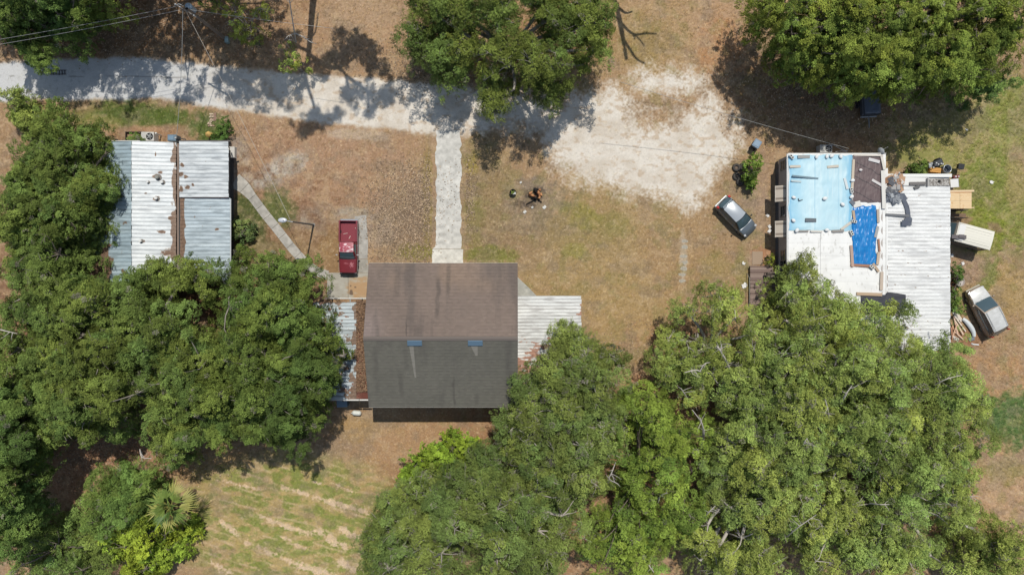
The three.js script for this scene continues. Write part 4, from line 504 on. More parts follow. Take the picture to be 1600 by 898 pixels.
tree('oak_tree', 'open light green oak with white bare limbs between the two larger crowns', { seed: 143, bark: [120, 108, 96], tint: [0.09, 0.12, 0.028], trunk: 0.13, pits: 0.34, under: 0.5, dens: 0.85, under: 0.5, leaf: 'fine', size: 1.25, gap: 0.42, twigs: 3, holes: [[985, 692, 8], [932, 766, 10]], lobes: [[992, 622, 20, 6], [1020, 640, 28, 7], [968, 648, 22, 6.5], [1044, 664, 30, 7.5], [1008, 676, 28, 7.5], [1044, 708, 34, 8], [1000, 742, 30, 7.5], [1062, 748, 34, 8], [1032, 786, 32, 7.5], [986, 800, 26, 6.5], [985, 768, 26, 7.5], [972, 812, 30, 7.6], [998, 814, 28, 7.6], [958, 822, 24, 6.8], [944, 852, 28, 7], [975, 846, 24, 6.5], [962, 700, 22, 7], [950, 890, 26, 6.5], [1076, 800, 30, 7.5], [1010, 836, 28, 6.5], [1060, 846, 30, 7], [980, 870, 26, 6], [1030, 884, 30, 6.5], [1088, 690, 20, 7]], bare: [{ p: [[960, 760, 3], [950, 750, 6], [956, 738, 6.6], [962, 722, 6.6]], r: 0.08, n: 8 }, { p: [[950, 750, 6], [958, 752, 6.6], [966, 756, 6.8]], r: 0.06, n: 5 }, { p: [[905, 840, 4], [914, 842, 5.5], [924, 846, 6]], r: 0.06, n: 5 }, { p: [[1028, 780, 5], [1036, 772, 7], [1044, 770, 7.6]], r: 0.07, n: 6 }, { p: [[1000, 862, 3], [1012, 880, 5.5], [1022, 894, 6]], r: 0.07, n: 6 }, { p: [[1098, 700, 5], [1100, 672, 7], [1094, 652, 7.6]], r: 0.09, n: 5 }] });
tree('oak_tree', 'thinning oak with forked white limbs beside the timber deck', { seed: 144, tint: GREEN_E, trunk: 0.32, dens: 0.5, under: 0.3, pits: 0.44, leaf: 'fine', size: 1.25, gap: 0.42, twigs: 6, bark: [194, 186, 176], holes: [[1128, 650, 18], [1082, 520, 8], [1060, 620, 8]], lobes: [[1082, 492, 24, 6.5], [1122, 480, 26, 7.5], [1160, 492, 32, 8.5], [1060, 530, 18, 6], [1102, 522, 28, 7.5], [1150, 538, 34, 9], [1192, 520, 34, 9], [1082, 560, 22, 7], [1045, 576, 14, 5], [1122, 590, 30, 8.5], [1176, 584, 38, 9.5], [1160, 630, 34, 9], [1100, 628, 20, 7], [1208, 560, 34, 9.5]], bare: [{ p: [[1146, 598, 5], [1138, 570, 7.5], [1126, 548, 8.6], [1120, 540, 8.8]], r: 0.11, n: 8 }, { p: [[1126, 548, 8.6], [1128, 538, 8.8]], r: 0.07, n: 2 }, { p: [[1096, 590, 5], [1094, 580, 7.2], [1086, 578, 7.6], [1070, 582, 7.6]], r: 0.08, n: 7 }, { p: [[1094, 580, 7.2], [1102, 568, 7.6], [1110, 566, 7.6]], r: 0.06, n: 5 }, { p: [[1078, 628, 4], [1070, 615, 6], [1064, 606, 6.4]], r: 0.06, n: 5 }, { p: [[1094, 706, 4], [1099, 676, 6], [1096, 660, 6.6], [1082, 640, 7]], r: 0.08, n: 6 }] });
tree('oak_tree', 'large yellow green oak lying over the south end of the tarped mobile home', { seed: 145, gap: 0.43, pits: 0.42, tint: GREEN_E, trunk: 0.5, leaf: 'fine', size: 1.3, twigs: 6, moss: 0.04, bark: [188, 180, 170], holes: [[1392, 478, 9], [1412, 516, 9], [1245, 505, 6], [1330, 600, 6], [1330, 640, 5]], lobes: [[1262, 432, 16, 6], [1258, 464, 22, 7.5], [1290, 470, 28, 8], [1240, 506, 27, 9], [1286, 512, 42, 10], [1338, 496, 34, 9.5], [1364, 532, 42, 10.5], [1410, 494, 20, 8], [1300, 566, 50, 11.5], [1250, 566, 40, 10.5], [1420, 552, 36, 10], [1356, 586, 50, 12], [1462, 572, 34, 9.5], [1500, 570, 24, 8.5], [1252, 618, 44, 11], [1306, 632, 50, 12], [1412, 608, 50, 11.5], [1366, 648, 50, 12], [1478, 618, 44, 10.5], [1524, 602, 26, 9], [1540, 640, 24, 9], [1510, 656, 38, 10], [1452, 666, 48, 11], [1200, 612, 34, 9.5]], bare: [{ p: [[1296, 660, 9], [1294, 640, 11], [1290, 624, 11.6]], r: 0.08, n: 4 }, { p: [[1315, 630, 9.5], [1322, 616, 11.4], [1332, 602, 11.8]], r: 0.08, n: 4 }, { p: [[1460, 602, 9], [1480, 592, 10], [1504, 586, 10]], r: 0.06, n: 9 }] });
tree('oak_tree', 'sprawling yellow green oak at the bottom edge past the white limbed trees', { seed: 146, gap: 0.43, pits: 0.42, tint: [0.114, 0.134, 0.042], trunk: 0.5, leaf: 'fine', size: 1.3, twigs: 6, moss: 0.04, bark: [190, 182, 172], holes: [[1360, 712, 7], [1385, 756, 7], [1340, 770, 9], [1262, 868, 8], [1240, 870, 10], [1120, 770, 8]], lobes: [[1196, 668, 34, 10], [1160, 700, 32, 9.5], [1244, 690, 42, 11], [1306, 706, 46, 11.5], [1210, 740, 42, 10.5], [1150, 752, 34, 9], [1262, 760, 48, 11], [1330, 744, 34, 11], [1310, 806, 44, 10.5], [1210, 800, 44, 10], [1150, 806, 36, 9], [1112, 748, 26, 8], [1110, 830, 30, 8], [1170, 858, 40, 9], [1240, 836, 34, 9.5], [1300, 870, 44, 10], [1200, 892, 36, 8.5], [1130, 884, 32, 8], [1104, 884, 24, 7]], bare: [{ p: [[1096, 812, 5], [1108, 800, 7.4], [1118, 790, 7.8]], r: 0.08, n: 7 }, { p: [[1230, 838, 8], [1250, 822, 10], [1276, 804, 10.6]], r: 0.06, n: 9 }, { p: [[1254, 700, 10], [1258, 690, 11], [1262, 684, 11.2]], r: 0.06, n: 5 }] });
tree('oak_tree', 'dense yellow green oak with uneven edge below the green lawn patch', { seed: 147, gap: 0.43, pits: 0.42, tint: [0.106, 0.128, 0.041], trunk: 0.5, leaf: 'fine', size: 1.3, twigs: 6, moss: 0.04, bark: [188, 180, 170], holes: [[1480, 838, 8], [1470, 700, 6], [1365, 760, 8]], lobes: [[1396, 690, 44, 11.5], [1436, 722, 46, 11.5], [1488, 708, 42, 10.5], [1528, 698, 22, 9], [1510, 748, 34, 9.5], [1390, 756, 46, 11], [1452, 780, 48, 11], [1506, 788, 36, 9.5], [1530, 806, 18, 8], [1540, 836, 12, 6.5], [1360, 816, 46, 10.5], [1420, 830, 44, 10.5], [1476, 816, 30, 9], [1372, 872, 42, 10], [1430, 880, 38, 9.5], [1470, 880, 22, 8]], bare: [{ p: [[1360, 786, 9.5], [1376, 788, 10.8], [1390, 788, 11]], r: 0.06, n: 5 }] });
tree('oak_tree', 'oak at the bottom right corner casting shade on the dry ground', { seed: 148, tint: GREEN_E, lobes: [[1560, 880, 28, 7.5], [1592, 866, 28, 8], [1586, 896, 34, 8], [1540, 896, 20, 7]], leaf: 'fine', size: 1.25 });
// tall sparse pine and a dead tree just beyond the top edge: their shadows lie on the verge. A limb is given by the height
// of its points and by where on the ground their shadows fall
const cast = (px, py, h) => new THREE.Vector3((px - 800) / PPM + h * SUN.x / SUN.y, h, (py - 449) / PPM + h * SUN.z / SUN.y);
function shadowTree(name, label, bx, bz, stem, limbs, leafy, seed) {
  const rnd = rngOf(seed), t = thing(name, label, 'tree', [bx, 0, bz]), T = new Tubes(), spots = [], L = (p) => cast(...p).sub(new THREE.Vector3(bx, 0, bz));
  T.add(new THREE.CatmullRomCurve3([new THREE.Vector3(0, -0.1, 0), ...stem.map(L)]).getPoints(16), leafy ? 0.36 : 0.32, leafy ? 0.12 : 0.17, 9);
  for (const l of limbs) {
    const pts = new THREE.CatmullRomCurve3(l.p.map(L)).getPoints(8), end = pts[8]; T.add(pts, l.r ?? 0.2, (l.r ?? 0.2) * 0.5, 6);
    for (let i = 0; i < (l.n ?? 0); i++) { const a = rnd() * 6.283, R = (l.s ?? 1.3) * Math.sqrt(rnd()), e = end.clone().add(new THREE.Vector3(Math.cos(a) * R * 1.2, (rnd() - 0.4) * 1.2, Math.sin(a) * R)); T.add(bend(pts[5], e, rnd, 0.15, 3), 0.04, 0.015, 4); for (let k = 0; k < 7; k++) spots.push(e.clone().add(new THREE.Vector3((rnd() - 0.5) * 0.9, (rnd() - 0.5) * 0.6, (rnd() - 0.5) * 0.9))); }
  }
  mesh('trunk', T.geo(), bark(112, 98, 86), t);
  if (leafy) { const im = new THREE.InstancedMesh(CLUMPS.oak, leafMat, spots.length), q = new THREE.Object3D(), c = new THREE.Color(); spots.forEach((s, i) => { q.position.copy(s); q.rotation.set(rnd() * 6, rnd() * 6, rnd() * 6); q.scale.setScalar(0.8 + rnd() * 0.5); q.updateMatrix(); im.setMatrixAt(i, q.matrix); im.setColorAt(i, c.setRGB(0.12, 0.16, 0.05)); }); im.name = 'crown'; im.userData.kind = 'stuff'; im.castShadow = im.receiveShadow = true; t.add(im); }
}
shadowTree('pine_tree', 'tall sparse pine beyond the top edge whose branched shadow crosses the track', -18.6, -29.2, [[488, 10, 8], [484, 60, 13], [480, 100, 17], [476, 120, 22], [474, 135, 27]], [
  { p: [[484, 60, 13], [492, 50, 14], [497, 20, 14.5]], n: 0, r: 0.1 }, { p: [[482, 85, 16], [520, 108, 16.5], [538, 90, 17], [545, 62, 17]], n: 20, s: 1.4 }, { p: [[482, 85, 16], [526, 106, 17], [560, 84, 18], [572, 78, 18]], n: 10, s: 0.8 },
  { p: [[528, 105, 17], [540, 118, 19], [544, 140, 20]], n: 4, s: 0.7 }, { p: [[540, 118, 19], [570, 140, 20.5], [580, 150, 21]], n: 26, s: 1.8 }, { p: [[524, 104, 17], [528, 84, 17], [530, 86, 17]], n: 10, s: 0.8 }, { p: [[572, 110, 19], [592, 102, 19.5]], n: 9, s: 0.8 },
  { p: [[480, 100, 17], [450, 102, 18], [420, 100, 18.5]], n: 16, s: 1.2 }, { p: [[478, 110, 19], [440, 120, 20], [415, 132, 20.5]], n: 30, s: 2 }, { p: [[478, 110, 19], [460, 104, 19.5], [440, 92, 20]], n: 14, s: 1.2 }, { p: [[476, 118, 22], [452, 132, 23], [440, 142, 23]], n: 14, s: 1.3 },
  { p: [[476, 116, 22], [482, 140, 23], [490, 165, 24], [488, 178, 24.5]], n: 2, s: 0.5 }, { p: [[488, 178, 24.5], [484, 188, 25]], n: 16, s: 1.2 }, { p: [[488, 178, 24.5], [508, 184, 25], [522, 186, 25]], n: 6, s: 0.9 }, { p: [[480, 100, 17], [490, 96, 18], [500, 104, 18]], n: 8, s: 0.8 }, { p: [[482, 80, 16], [462, 70, 16.5], [452, 56, 16.5]], n: 10, s: 0.9 }, { p: [[478, 112, 19], [400, 118, 20], [372, 130, 20]], n: 22, s: 1.8 }], true, 151);
shadowTree('dead_tree', 'leafless dead tree beyond the top edge whose bare shadow lies on the dry grass', 9.0, -31.2, [[959, -10, 9], [966, 20, 11], [971, 45, 13], [975, 68, 15], [979, 92, 16.5]], [
  { p: [[973, 60, 14], [984, 76, 15], [995, 92, 16], [1008, 99, 16.5]], r: 0.18 }, { p: [[964, 10, 10], [978, 20, 11], [988, 18, 11.5]], r: 0.16 }, { p: [[968, 32, 12], [980, 46, 13], [992, 54, 14], [1010, 52, 14.6], [1026, 53, 15]], r: 0.16 }, { p: [[986, 50, 13.6], [1000, 62, 14.4], [1007, 72, 15]], r: 0.1 }, { p: [[986, 50, 13.6], [992, 60, 14], [991, 62, 14.1]], r: 0.09 }, { p: [[967, 30, 12], [956, 22, 12.6], [948, 14, 13]], r: 0.12 }], false, 152);
// bushes
tree('round_bush', 'round light green bush beside the metal roof by the footpath', { seed: 160, category: 'bush', size: 0.75, tint: [0.075, 0.095, 0.04], leaf: 'broad', puff: 0.5, trunk: 0.06, moss: 0, lobes: [[373, 358, 13, 2.3], [376, 366, 10, 2], [368, 352, 8, 1.9]] });
tree('weedy_shrub', 'low dark green shrub against the metal roofed wall near the footpath', { seed: 161, category: 'bush', size: 0.6, tint: [0.045, 0.07, 0.022], leaf: 'broad', puff: 0.4, trunk: 0.04, moss: 0, lobes: [[371, 398, 9, 1.4], [374, 386, 7, 1.1]] });
tree('leafy_bush', 'upright green bush growing among the old tires', { seed: 162, category: 'bush', tint: [0.065, 0.09, 0.02], leaf: 'broad', puff: 0.5, trunk: 0.06, moss: 0, size: 0.7, lobes: [[1185, 251, 8, 2.6], [1179, 262, 10, 2.8], [1175, 272, 8, 2.2], [1177, 283, 5, 1.6]] });
tree('weedy_shrub', 'green weedy shrub beside the stacked bricks in the lawn', { seed: 163, category: 'bush', size: 0.65, tint: [0.045, 0.075, 0.022], leaf: 'broad', puff: 0.5, trunk: 0.05, moss: 0, lobes: [[343, 205, 12, 1.5], [338, 214, 8, 1.2], [348, 196, 7, 1.1]] });
tree('weedy_shrub', 'green weeds growing round the junk behind the metal roof edge', { seed: 164, category: 'bush', size: 0.6, tint: [0.065, 0.09, 0.025], leaf: 'broad', puff: 0.45, trunk: 0.05, moss: 0, lobes: [[1436, 264, 12, 1.5], [1446, 256, 9, 1.2], [1430, 270, 8, 1.1]] });
tree('weedy_shrub', 'small weeds in the timber planter by the air conditioner', { seed: 165, category: 'bush', size: 0.5, tint: [0.07, 0.1, 0.025], leaf: 'broad', puff: 0.35, trunk: 0.03, moss: 0, lobes: [[211, 211, 7, 0.9]] });
tree('weedy_shrub', 'green weeds beside the painted pots by the silver minivan', { seed: 166, category: 'bush', size: 0.55, tint: [0.055, 0.08, 0.022], leaf: 'broad', puff: 0.45, trunk: 0.04, moss: 0, lobes: [[1501, 428, 9, 1.2], [1493, 456, 7, 1], [1496, 470, 7, 1], [1494, 482, 6, 0.9]] });
tree('weedy_shrub', 'small bright bush in the reddish bed at the end of the deck', { seed: 167, category: 'bush', size: 0.4, tint: [0.09, 0.1, 0.02], leaf: 'broad', puff: 0.3, trunk: 0.03, moss: 0, lobes: [[1206, 413, 5, 0.9], [1205, 404, 3.5, 0.7]] });
tree('weedy_shrub', 'bright green bush at the lawn edge past the fan palm', { seed: 168, category: 'bush', tint: LIME, leaf: 'broad', puff: 0.45, trunk: 0.04, moss: 0, lobes: [[301, 830, 11, 1.6], [292, 834, 7, 1.2]] });
{ // fan palm
  const c = G(264, 792, 4.8), t = thing('fan_palm', 'fan palm with yellowing fronds between the bushy trees', 'palm tree', [c.x, 0, c.z]), rnd = rngOf(170);
  mesh('trunk', new Tubes().add([new THREE.Vector3(0, -0.1, 0), new THREE.Vector3(0.08, 2, 0), new THREE.Vector3(0, 4.6, 0)], 0.2, 0.16, 9).geo(), bark(120, 100, 80), t);
  const tones = [M(120, 142, 60, 0.6), M(168, 166, 84, 0.6), M(190, 150, 80, 0.7), M(84, 112, 48, 0.6)];
  for (let f = 0; f < 20; f++) {
    const az = f * 2.4 + rnd() * 0.4, tip = f < 6 ? 1.15 : f < 13 ? 0.45 : -0.2, st = new THREE.Vector3(Math.cos(az) * Math.cos(tip), Math.sin(tip), Math.sin(az) * Math.cos(tip)), hub = new THREE.Vector3(0, 4.6, 0).addScaledVector(st, 0.55 + rnd() * 0.5), side = new THREE.Vector3(-Math.sin(az), 0, Math.cos(az)), p = [], ix = [];
    for (let b = 0; b < 11; b++) { const w = (b / 10 - 0.5) * 1.9, dir = st.clone().multiplyScalar(Math.cos(w)).addScaledVector(side, Math.sin(w)).normalize(), L = (1.5 - 0.3 * Math.abs(w)) * (0.7 + rnd() * 0.5), cr = new THREE.Vector3().crossVectors(dir, new THREE.Vector3(0, 1, 0)).normalize().multiplyScalar(0.05), m = hub.clone().addScaledVector(dir, L * 0.55), e = hub.clone().addScaledVector(dir, L).add(new THREE.Vector3(0, -0.18 - rnd() * 0.15, 0)), k = p.length / 3; p.push(hub.x, hub.y, hub.z, m.x + cr.x, m.y + cr.y, m.z + cr.z, m.x - cr.x, m.y - cr.y, m.z - cr.z, e.x, e.y, e.z); ix.push(k, k + 1, k + 2, k + 1, k + 3, k + 2); }
    const g = new THREE.BufferGeometry(); g.setAttribute('position', new THREE.Float32BufferAttribute(p, 3)); g.setIndex(ix); g.computeVertexNormals();
    const fr = mesh('frond', g, tones[f < 9 ? (f % 3 ? 0 : 3) : f < 18 ? f % 2 : 1 + f % 2], t); mesh('stalk', new Tubes().add([new THREE.Vector3(0, 4.5, 0), hub], 0.03, 0.018, 4).geo(), tones[1], fr);
  }
}

// ---------------------------------------------------------------- vehicles: built along +x (the nose), set down and turned
const glassCar = new THREE.MeshPhysicalMaterial({ color: new THREE.Color(0.045, 0.075, 0.09), roughness: 0.06, specularIntensity: 1, clearcoat: 0.6, clearcoatRoughness: 0.05, side: THREE.DoubleSide });
const paint = (r, g, b, rough = 0.32, metal = 0.25, coat = 0.7) => new THREE.MeshPhysicalMaterial({ color: C(r, g, b), roughness: rough, metalness: metal, clearcoat: coat, clearcoatRoughness: 0.12, side: THREE.DoubleSide });
const rubber = M(40, 40, 42, 0.9), chrome = M(206, 208, 210, 0.25, 0.8), plastic = M(44, 45, 47, 0.7), redLamp = M(190, 40, 34, 0.25), lampGlass = M(214, 216, 218, 0.15, 0.3);
function wheel(parent, x, z, r = 0.31, w = 0.2) {
  const ty = mesh('wheel', put(new THREE.TorusGeometry(r - w * 0.42, w * 0.42, 10, 22), 0, 0, 0), rubber, parent); ty.position.set(x, r, z); ty.scale.z = 1.15;
  mesh('rim', merge([cyl(r * 0.64, r * 0.64, w * 0.6, 0, 0, 0, 16, Math.PI / 2), ...[0, 1, 2, 3, 4].map((k) => box(r * 0.9, r * 0.16, w * 0.72, 0, 0, 0, 0, 0, k * 0.628))]), M(168, 170, 172, 0.4, 0.6), ty);
}
function bodyLoft(st, bottom = 0.24) {                          // st: [x, half width, height of the top edge, crown]
  const ring = (x, w, y, cr) => [[-w * 0.9, bottom], [-w, bottom + 0.14], [-w * 1.0, y * 0.62 + 0.06], [-w * 0.975, y - 0.1], [-w * 0.9, y - 0.015], [-w * 0.55, y + cr * 0.75], [0, y + cr], [w * 0.55, y + cr * 0.75], [w * 0.9, y - 0.015], [w * 0.975, y - 0.1], [w * 1.0, y * 0.62 + 0.06], [w, bottom + 0.14], [w * 0.9, bottom]].map(([z, q]) => [x, q, z]);
  const rows = st.map((s) => ring(...s)), n = rows[0].length, body = grid((u, v) => { const a = rows[Math.round(v * (rows.length - 1))]; return a[Math.round(u * (n - 1))]; }, n - 1, rows.length - 1);
  const cap = (r) => { const c = r.reduce((a, p) => [a[0] + p[0] / n, a[1] + p[1] / n, a[2] + p[2] / n], [0, 0, 0]); return grid((u, v) => { const p = r[Math.round(u * (n - 1))]; return [lerp(c[0], p[0], v), lerp(c[1], p[1], v), lerp(c[2], p[2], v)]; }, n - 1, 1); };
  return toCreasedNormals(merge([body, cap(rows[0]), cap(rows[rows.length - 1])]), 0.7);
}
// the glasshouse: base and roof rectangles, with curved ends; returns its five faces as functions of (u, v)
function cabinFaces(o) {
  const base = (x, z) => [x, o.belt, z], fb = (s) => [o.fb + o.bow * (1 - s * s), o.belt, s * o.wb], fr = (s) => [o.fr + o.bow * 0.5 * (1 - s * s), o.roof - 0.03 * s * s, s * o.wr], rb = (s) => [o.rb - o.bow * 0.6 * (1 - s * s), o.belt + (o.rise ?? 0.04), s * o.wb * (o.tail ?? 0.96)], rr = (s) => [o.rr - o.bow * 0.3 * (1 - s * s), o.roof - 0.05 - 0.03 * s * s, s * o.wr * 0.96], L = (a, b, t) => [lerp(a[0], b[0], t), lerp(a[1], b[1], t), lerp(a[2], b[2], t)];
  const side = (k) => (u, v) => { const p = L(L(fb(k), rb(k), u), L(fr(k), rr(k), u), v); p[2] += k * 0.035 * Math.sin(Math.PI * v); return p; };
  return { front: (u, v) => { const p = L(fb(u * 2 - 1), fr(u * 2 - 1), v); p[0] += 0.04 * Math.sin(Math.PI * v); p[1] += 0.02 * Math.sin(Math.PI * v); return p; }, rear: (u, v) => { const p = L(rb(u * 2 - 1), rr(u * 2 - 1), v); p[0] -= 0.03 * Math.sin(Math.PI * v); return p; }, left: side(-1), right: side(1), roof: (u, v) => { const s = u * 2 - 1, p = L(rr(s), fr(s), v); p[1] += (o.crown ?? 0.06) * (1 - s * s) * (0.4 + 0.6 * Math.sin(Math.PI * v)) + 0.03 * Math.sin(Math.PI * v); return p; } };
}
function panel(f, u0, u1, v0, v1, off, nu = 8, nv = 4) {        // a piece of such a face lifted off it by off
  const e = 1e-3, a = new THREE.Vector3(), b = new THREE.Vector3(), c = new THREE.Vector3(), mid = new THREE.Vector3(...f((u0 + u1) / 2, (v0 + v1) / 2));
  return grid((s, t) => { const u = lerp(u0, u1, s), v = lerp(v0, v1, t); c.set(...f(u, v)); a.set(...f(u + e, v)).sub(c); b.set(...f(u, v + e)).sub(c); a.cross(b).normalize(); if (a.dot(new THREE.Vector3(mid.x * 0.4, mid.y - 0.6, mid.z)) < 0) a.negate(); return [c.x + a.x * off, c.y + a.y * off, c.z + a.z * off]; }, nu, nv);
}
function cabin(t, o, mat, roofMat) {
  const F = cabinFaces(o);
  mesh('cabin', merge([grid(F.front, 10, 4), grid(F.rear, 10, 4), grid(F.left, 8, 4), grid(F.right, 8, 4)]), mat, t);
  mesh('roof', grid(F.roof, 10, 8), roofMat ?? mat, t);
  mesh('windshield', panel(F.front, 0.05, 0.95, 0.04, 0.93, 0.012, 12), glassCar, t);
  mesh('rear_window', panel(F.rear, 0.08, 0.92, 0.12, 0.9, 0.012, 12), glassCar, t);
  for (const f of [F.left, F.right]) for (const [a, b] of o.panes) mesh('side_window', panel(f, a, b, 0.1, 0.88, 0.012, 4), glassCar, t);
  return F;
}
const atPx = (px, py) => G(px, py, 0);
// --- silver hatchback
{
  const nose = atPx(1171.5, 364), tail = atPx(1123.5, 315), mid = nose.clone().add(tail).multiplyScalar(0.5), yaw = Math.atan2(-(nose.z - tail.z), nose.x - tail.x);
  const t = thing('hatchback_car', 'silver hatchback with sky reflection painted into its roof and red tail lamps parked on the dry grass', 'car', mid, yaw), silver = paint(116, 126, 134, 0.34, 0.4), roofM = paint(184, 190, 196, 0.3, 0.3);  // roof colour lighter than the body: reflected sky and sun painted in
  mesh('body', bodyLoft([[-2.06, 0.6, 0.82, 0.0], [-2.0, 0.74, 0.92, 0.01], [-1.8, 0.84, 0.98, 0.02], [-1.2, 0.885, 0.98, 0.02], [0, 0.89, 0.95, 0.02], [0.75, 0.885, 0.95, 0.02], [1.15, 0.875, 0.9, 0.05], [1.6, 0.83, 0.82, 0.06], [1.9, 0.74, 0.72, 0.05], [2.05, 0.58, 0.58, 0.02]]), silver, t);
  cabin(t, { fb: 1.02, fr: 0.22, rb: -1.92, rr: -1.42, belt: 0.95, roof: 1.48, wb: 0.83, wr: 0.62, bow: 0.16, tail: 0.9, panes: [[0.1, 0.4], [0.43, 0.66], [0.7, 0.9]] }, paint(56, 60, 64, 0.4, 0.3), roofM);
  mesh('front_bumper', rbox(0.18, 0.2, 1.3, 0.06, 2.02, 0.42, 0), silver, t); mesh('rear_bumper', rbox(0.22, 0.26, 1.5, 0.08, -2.04, 0.52, 0), paint(232, 233, 234, 0.35, 0.1), t);
  mesh('spoiler', rbox(0.22, 0.03, 1.1, 0.012, -1.52, 1.44, 0), silver, t);
  for (const s of [-1, 1]) { mesh('headlight', rbox(0.34, 0.12, 0.22, 0.05, 1.76, 0.72, s * 0.66, s * -0.5), lampGlass, t); mesh('tail_light', rbox(0.3, 0.3, 0.22, 0.06, -1.86, 0.95, s * 0.72, s * 0.4), redLamp, t); mesh('mirror', rbox(0.12, 0.13, 0.2, 0.04, 0.82, 1.0, s * 0.98), plastic, t); for (const x of [-0.35, 0.5]) mesh('door_handle', rbox(0.16, 0.03, 0.03, 0.01, x - 0.2, 0.84, s * 0.9), chrome, t); }
  mesh('cowl', rbox(0.1, 0.02, 1.4, 0.008, 1.13, 0.955, 0), paint(226, 228, 230, 0.3, 0.2), t); mesh('wiper', merge([box(0.5, 0.012, 0.025, 1.06, 1.0, 0.1, 1.3), box(0.5, 0.012, 0.025, 1.06, 1.0, -0.42, 1.3)]), plastic, t);
  for (const [x, s] of [[1.28, 1], [1.28, -1], [-1.26, 1], [-1.26, -1]]) wheel(t, x, s * 0.8);
  mesh('license_plate', box(0.012, 0.14, 0.32, -2.155, 0.62, 0), M(216, 214, 206, 0.5), t);
}
// --- tan and silver minivan
{
  const nose = atPx(1516, 452), tail = atPx(1549.5, 518), mid = nose.clone().add(tail).multiplyScalar(0.5), yaw = Math.atan2(-(nose.z - tail.z), nose.x - tail.x);
  const t = thing('minivan', 'tan minivan with sun bleached white roof and hood beside the metal roof', 'van', mid, yaw), tan = paint(162, 144, 126, 0.4, 0.3), bleached = mapped(picture(256, 256, (u, v) => { const n = fbm(u * 5, v * 14, 4); return mix3([196, 196, 192], [230, 230, 228], n); }), 0.35, 0.1);
  mesh('body', bodyLoft([[-2.4, 0.66, 0.86, 0], [-2.34, 0.82, 0.98, 0.01], [-2.05, 0.935, 1.02, 0.01], [0, 0.955, 1.02, 0.01], [1.0, 0.95, 1.02, 0.02], [1.35, 0.94, 1.0, 0.05], [1.8, 0.9, 0.93, 0.07], [2.15, 0.82, 0.82, 0.06], [2.36, 0.64, 0.64, 0.02]]), tan, t);
  mesh('hood', grid((u, v) => { const x = lerp(1.04, 2.2, v), s = u * 2 - 1, w = lerp(0.86, 0.72, v); return [x + (v > 0.9 ? 0.1 * (1 - s * s) : -0.02 * (1 - v)), lerp(1.03, 0.84, v * v) + 0.06 * (1 - s * s) + 0.012, s * w]; }, 10, 8), bleached, t);
  const F = cabin(t, { fb: 1.12, fr: 0.12, rb: -2.3, rr: -1.82, belt: 1.02, roof: 1.72, wb: 0.9, wr: 0.77, bow: 0.14, tail: 0.97, crown: 0.05, panes: [[0.08, 0.32], [0.34, 0.62], [0.64, 0.93]] }, paint(150, 134, 118, 0.45, 0.2), bleached);
  const rk = []; for (const s of [-1, 1]) rk.push(rbox(1.9, 0.03, 0.035, 0.012, -0.8, 1.79, s * 0.64)); mesh('roof_rack', merge(rk), M(150, 150, 150, 0.4, 0.4), t);
  mesh('front_bumper', rbox(0.2, 0.22, 1.45, 0.07, 2.34, 0.46, 0), M(190, 186, 168, 0.5), t); mesh('rear_bumper', rbox(0.2, 0.24, 1.7, 0.07, -2.38, 0.54, 0), tan, t);
  for (const s of [-1, 1]) { mesh('headlight', rbox(0.26, 0.14, 0.3, 0.05, 2.12, 0.76, s * 0.66, s * -0.35), lampGlass, t); mesh('tail_light', rbox(0.08, 0.5, 0.14, 0.03, -2.32, 1.1, s * 0.84), redLamp, t); mesh('mirror', rbox(0.14, 0.15, 0.22, 0.05, 1.05, 1.1, s * 1.05), tan, t); mesh('trim_strip', rbox(3.4, 0.04, 0.02, 0.008, -0.3, 0.72, s * 0.965), chrome, t); mesh('belt_molding', rbox(3.3, 0.025, 0.03, 0.01, -0.4, 1.035, s * 0.915), M(196, 190, 180, 0.4, 0.3), t); mesh('door_handle', rbox(0.18, 0.03, 0.03, 0.01, 0.1, 0.92, s * 0.965), chrome, t); }
  mesh('wiper', merge([box(0.55, 0.012, 0.025, 1.16, 1.09, 0.1, 1.3), box(0.55, 0.012, 0.025, 1.16, 1.09, -0.48, 1.3)]), plastic, t);
  for (const [x, s] of [[1.5, 1], [1.5, -1], [-1.5, 1], [-1.5, -1]]) wheel(t, x, s * 0.84, 0.34);
}
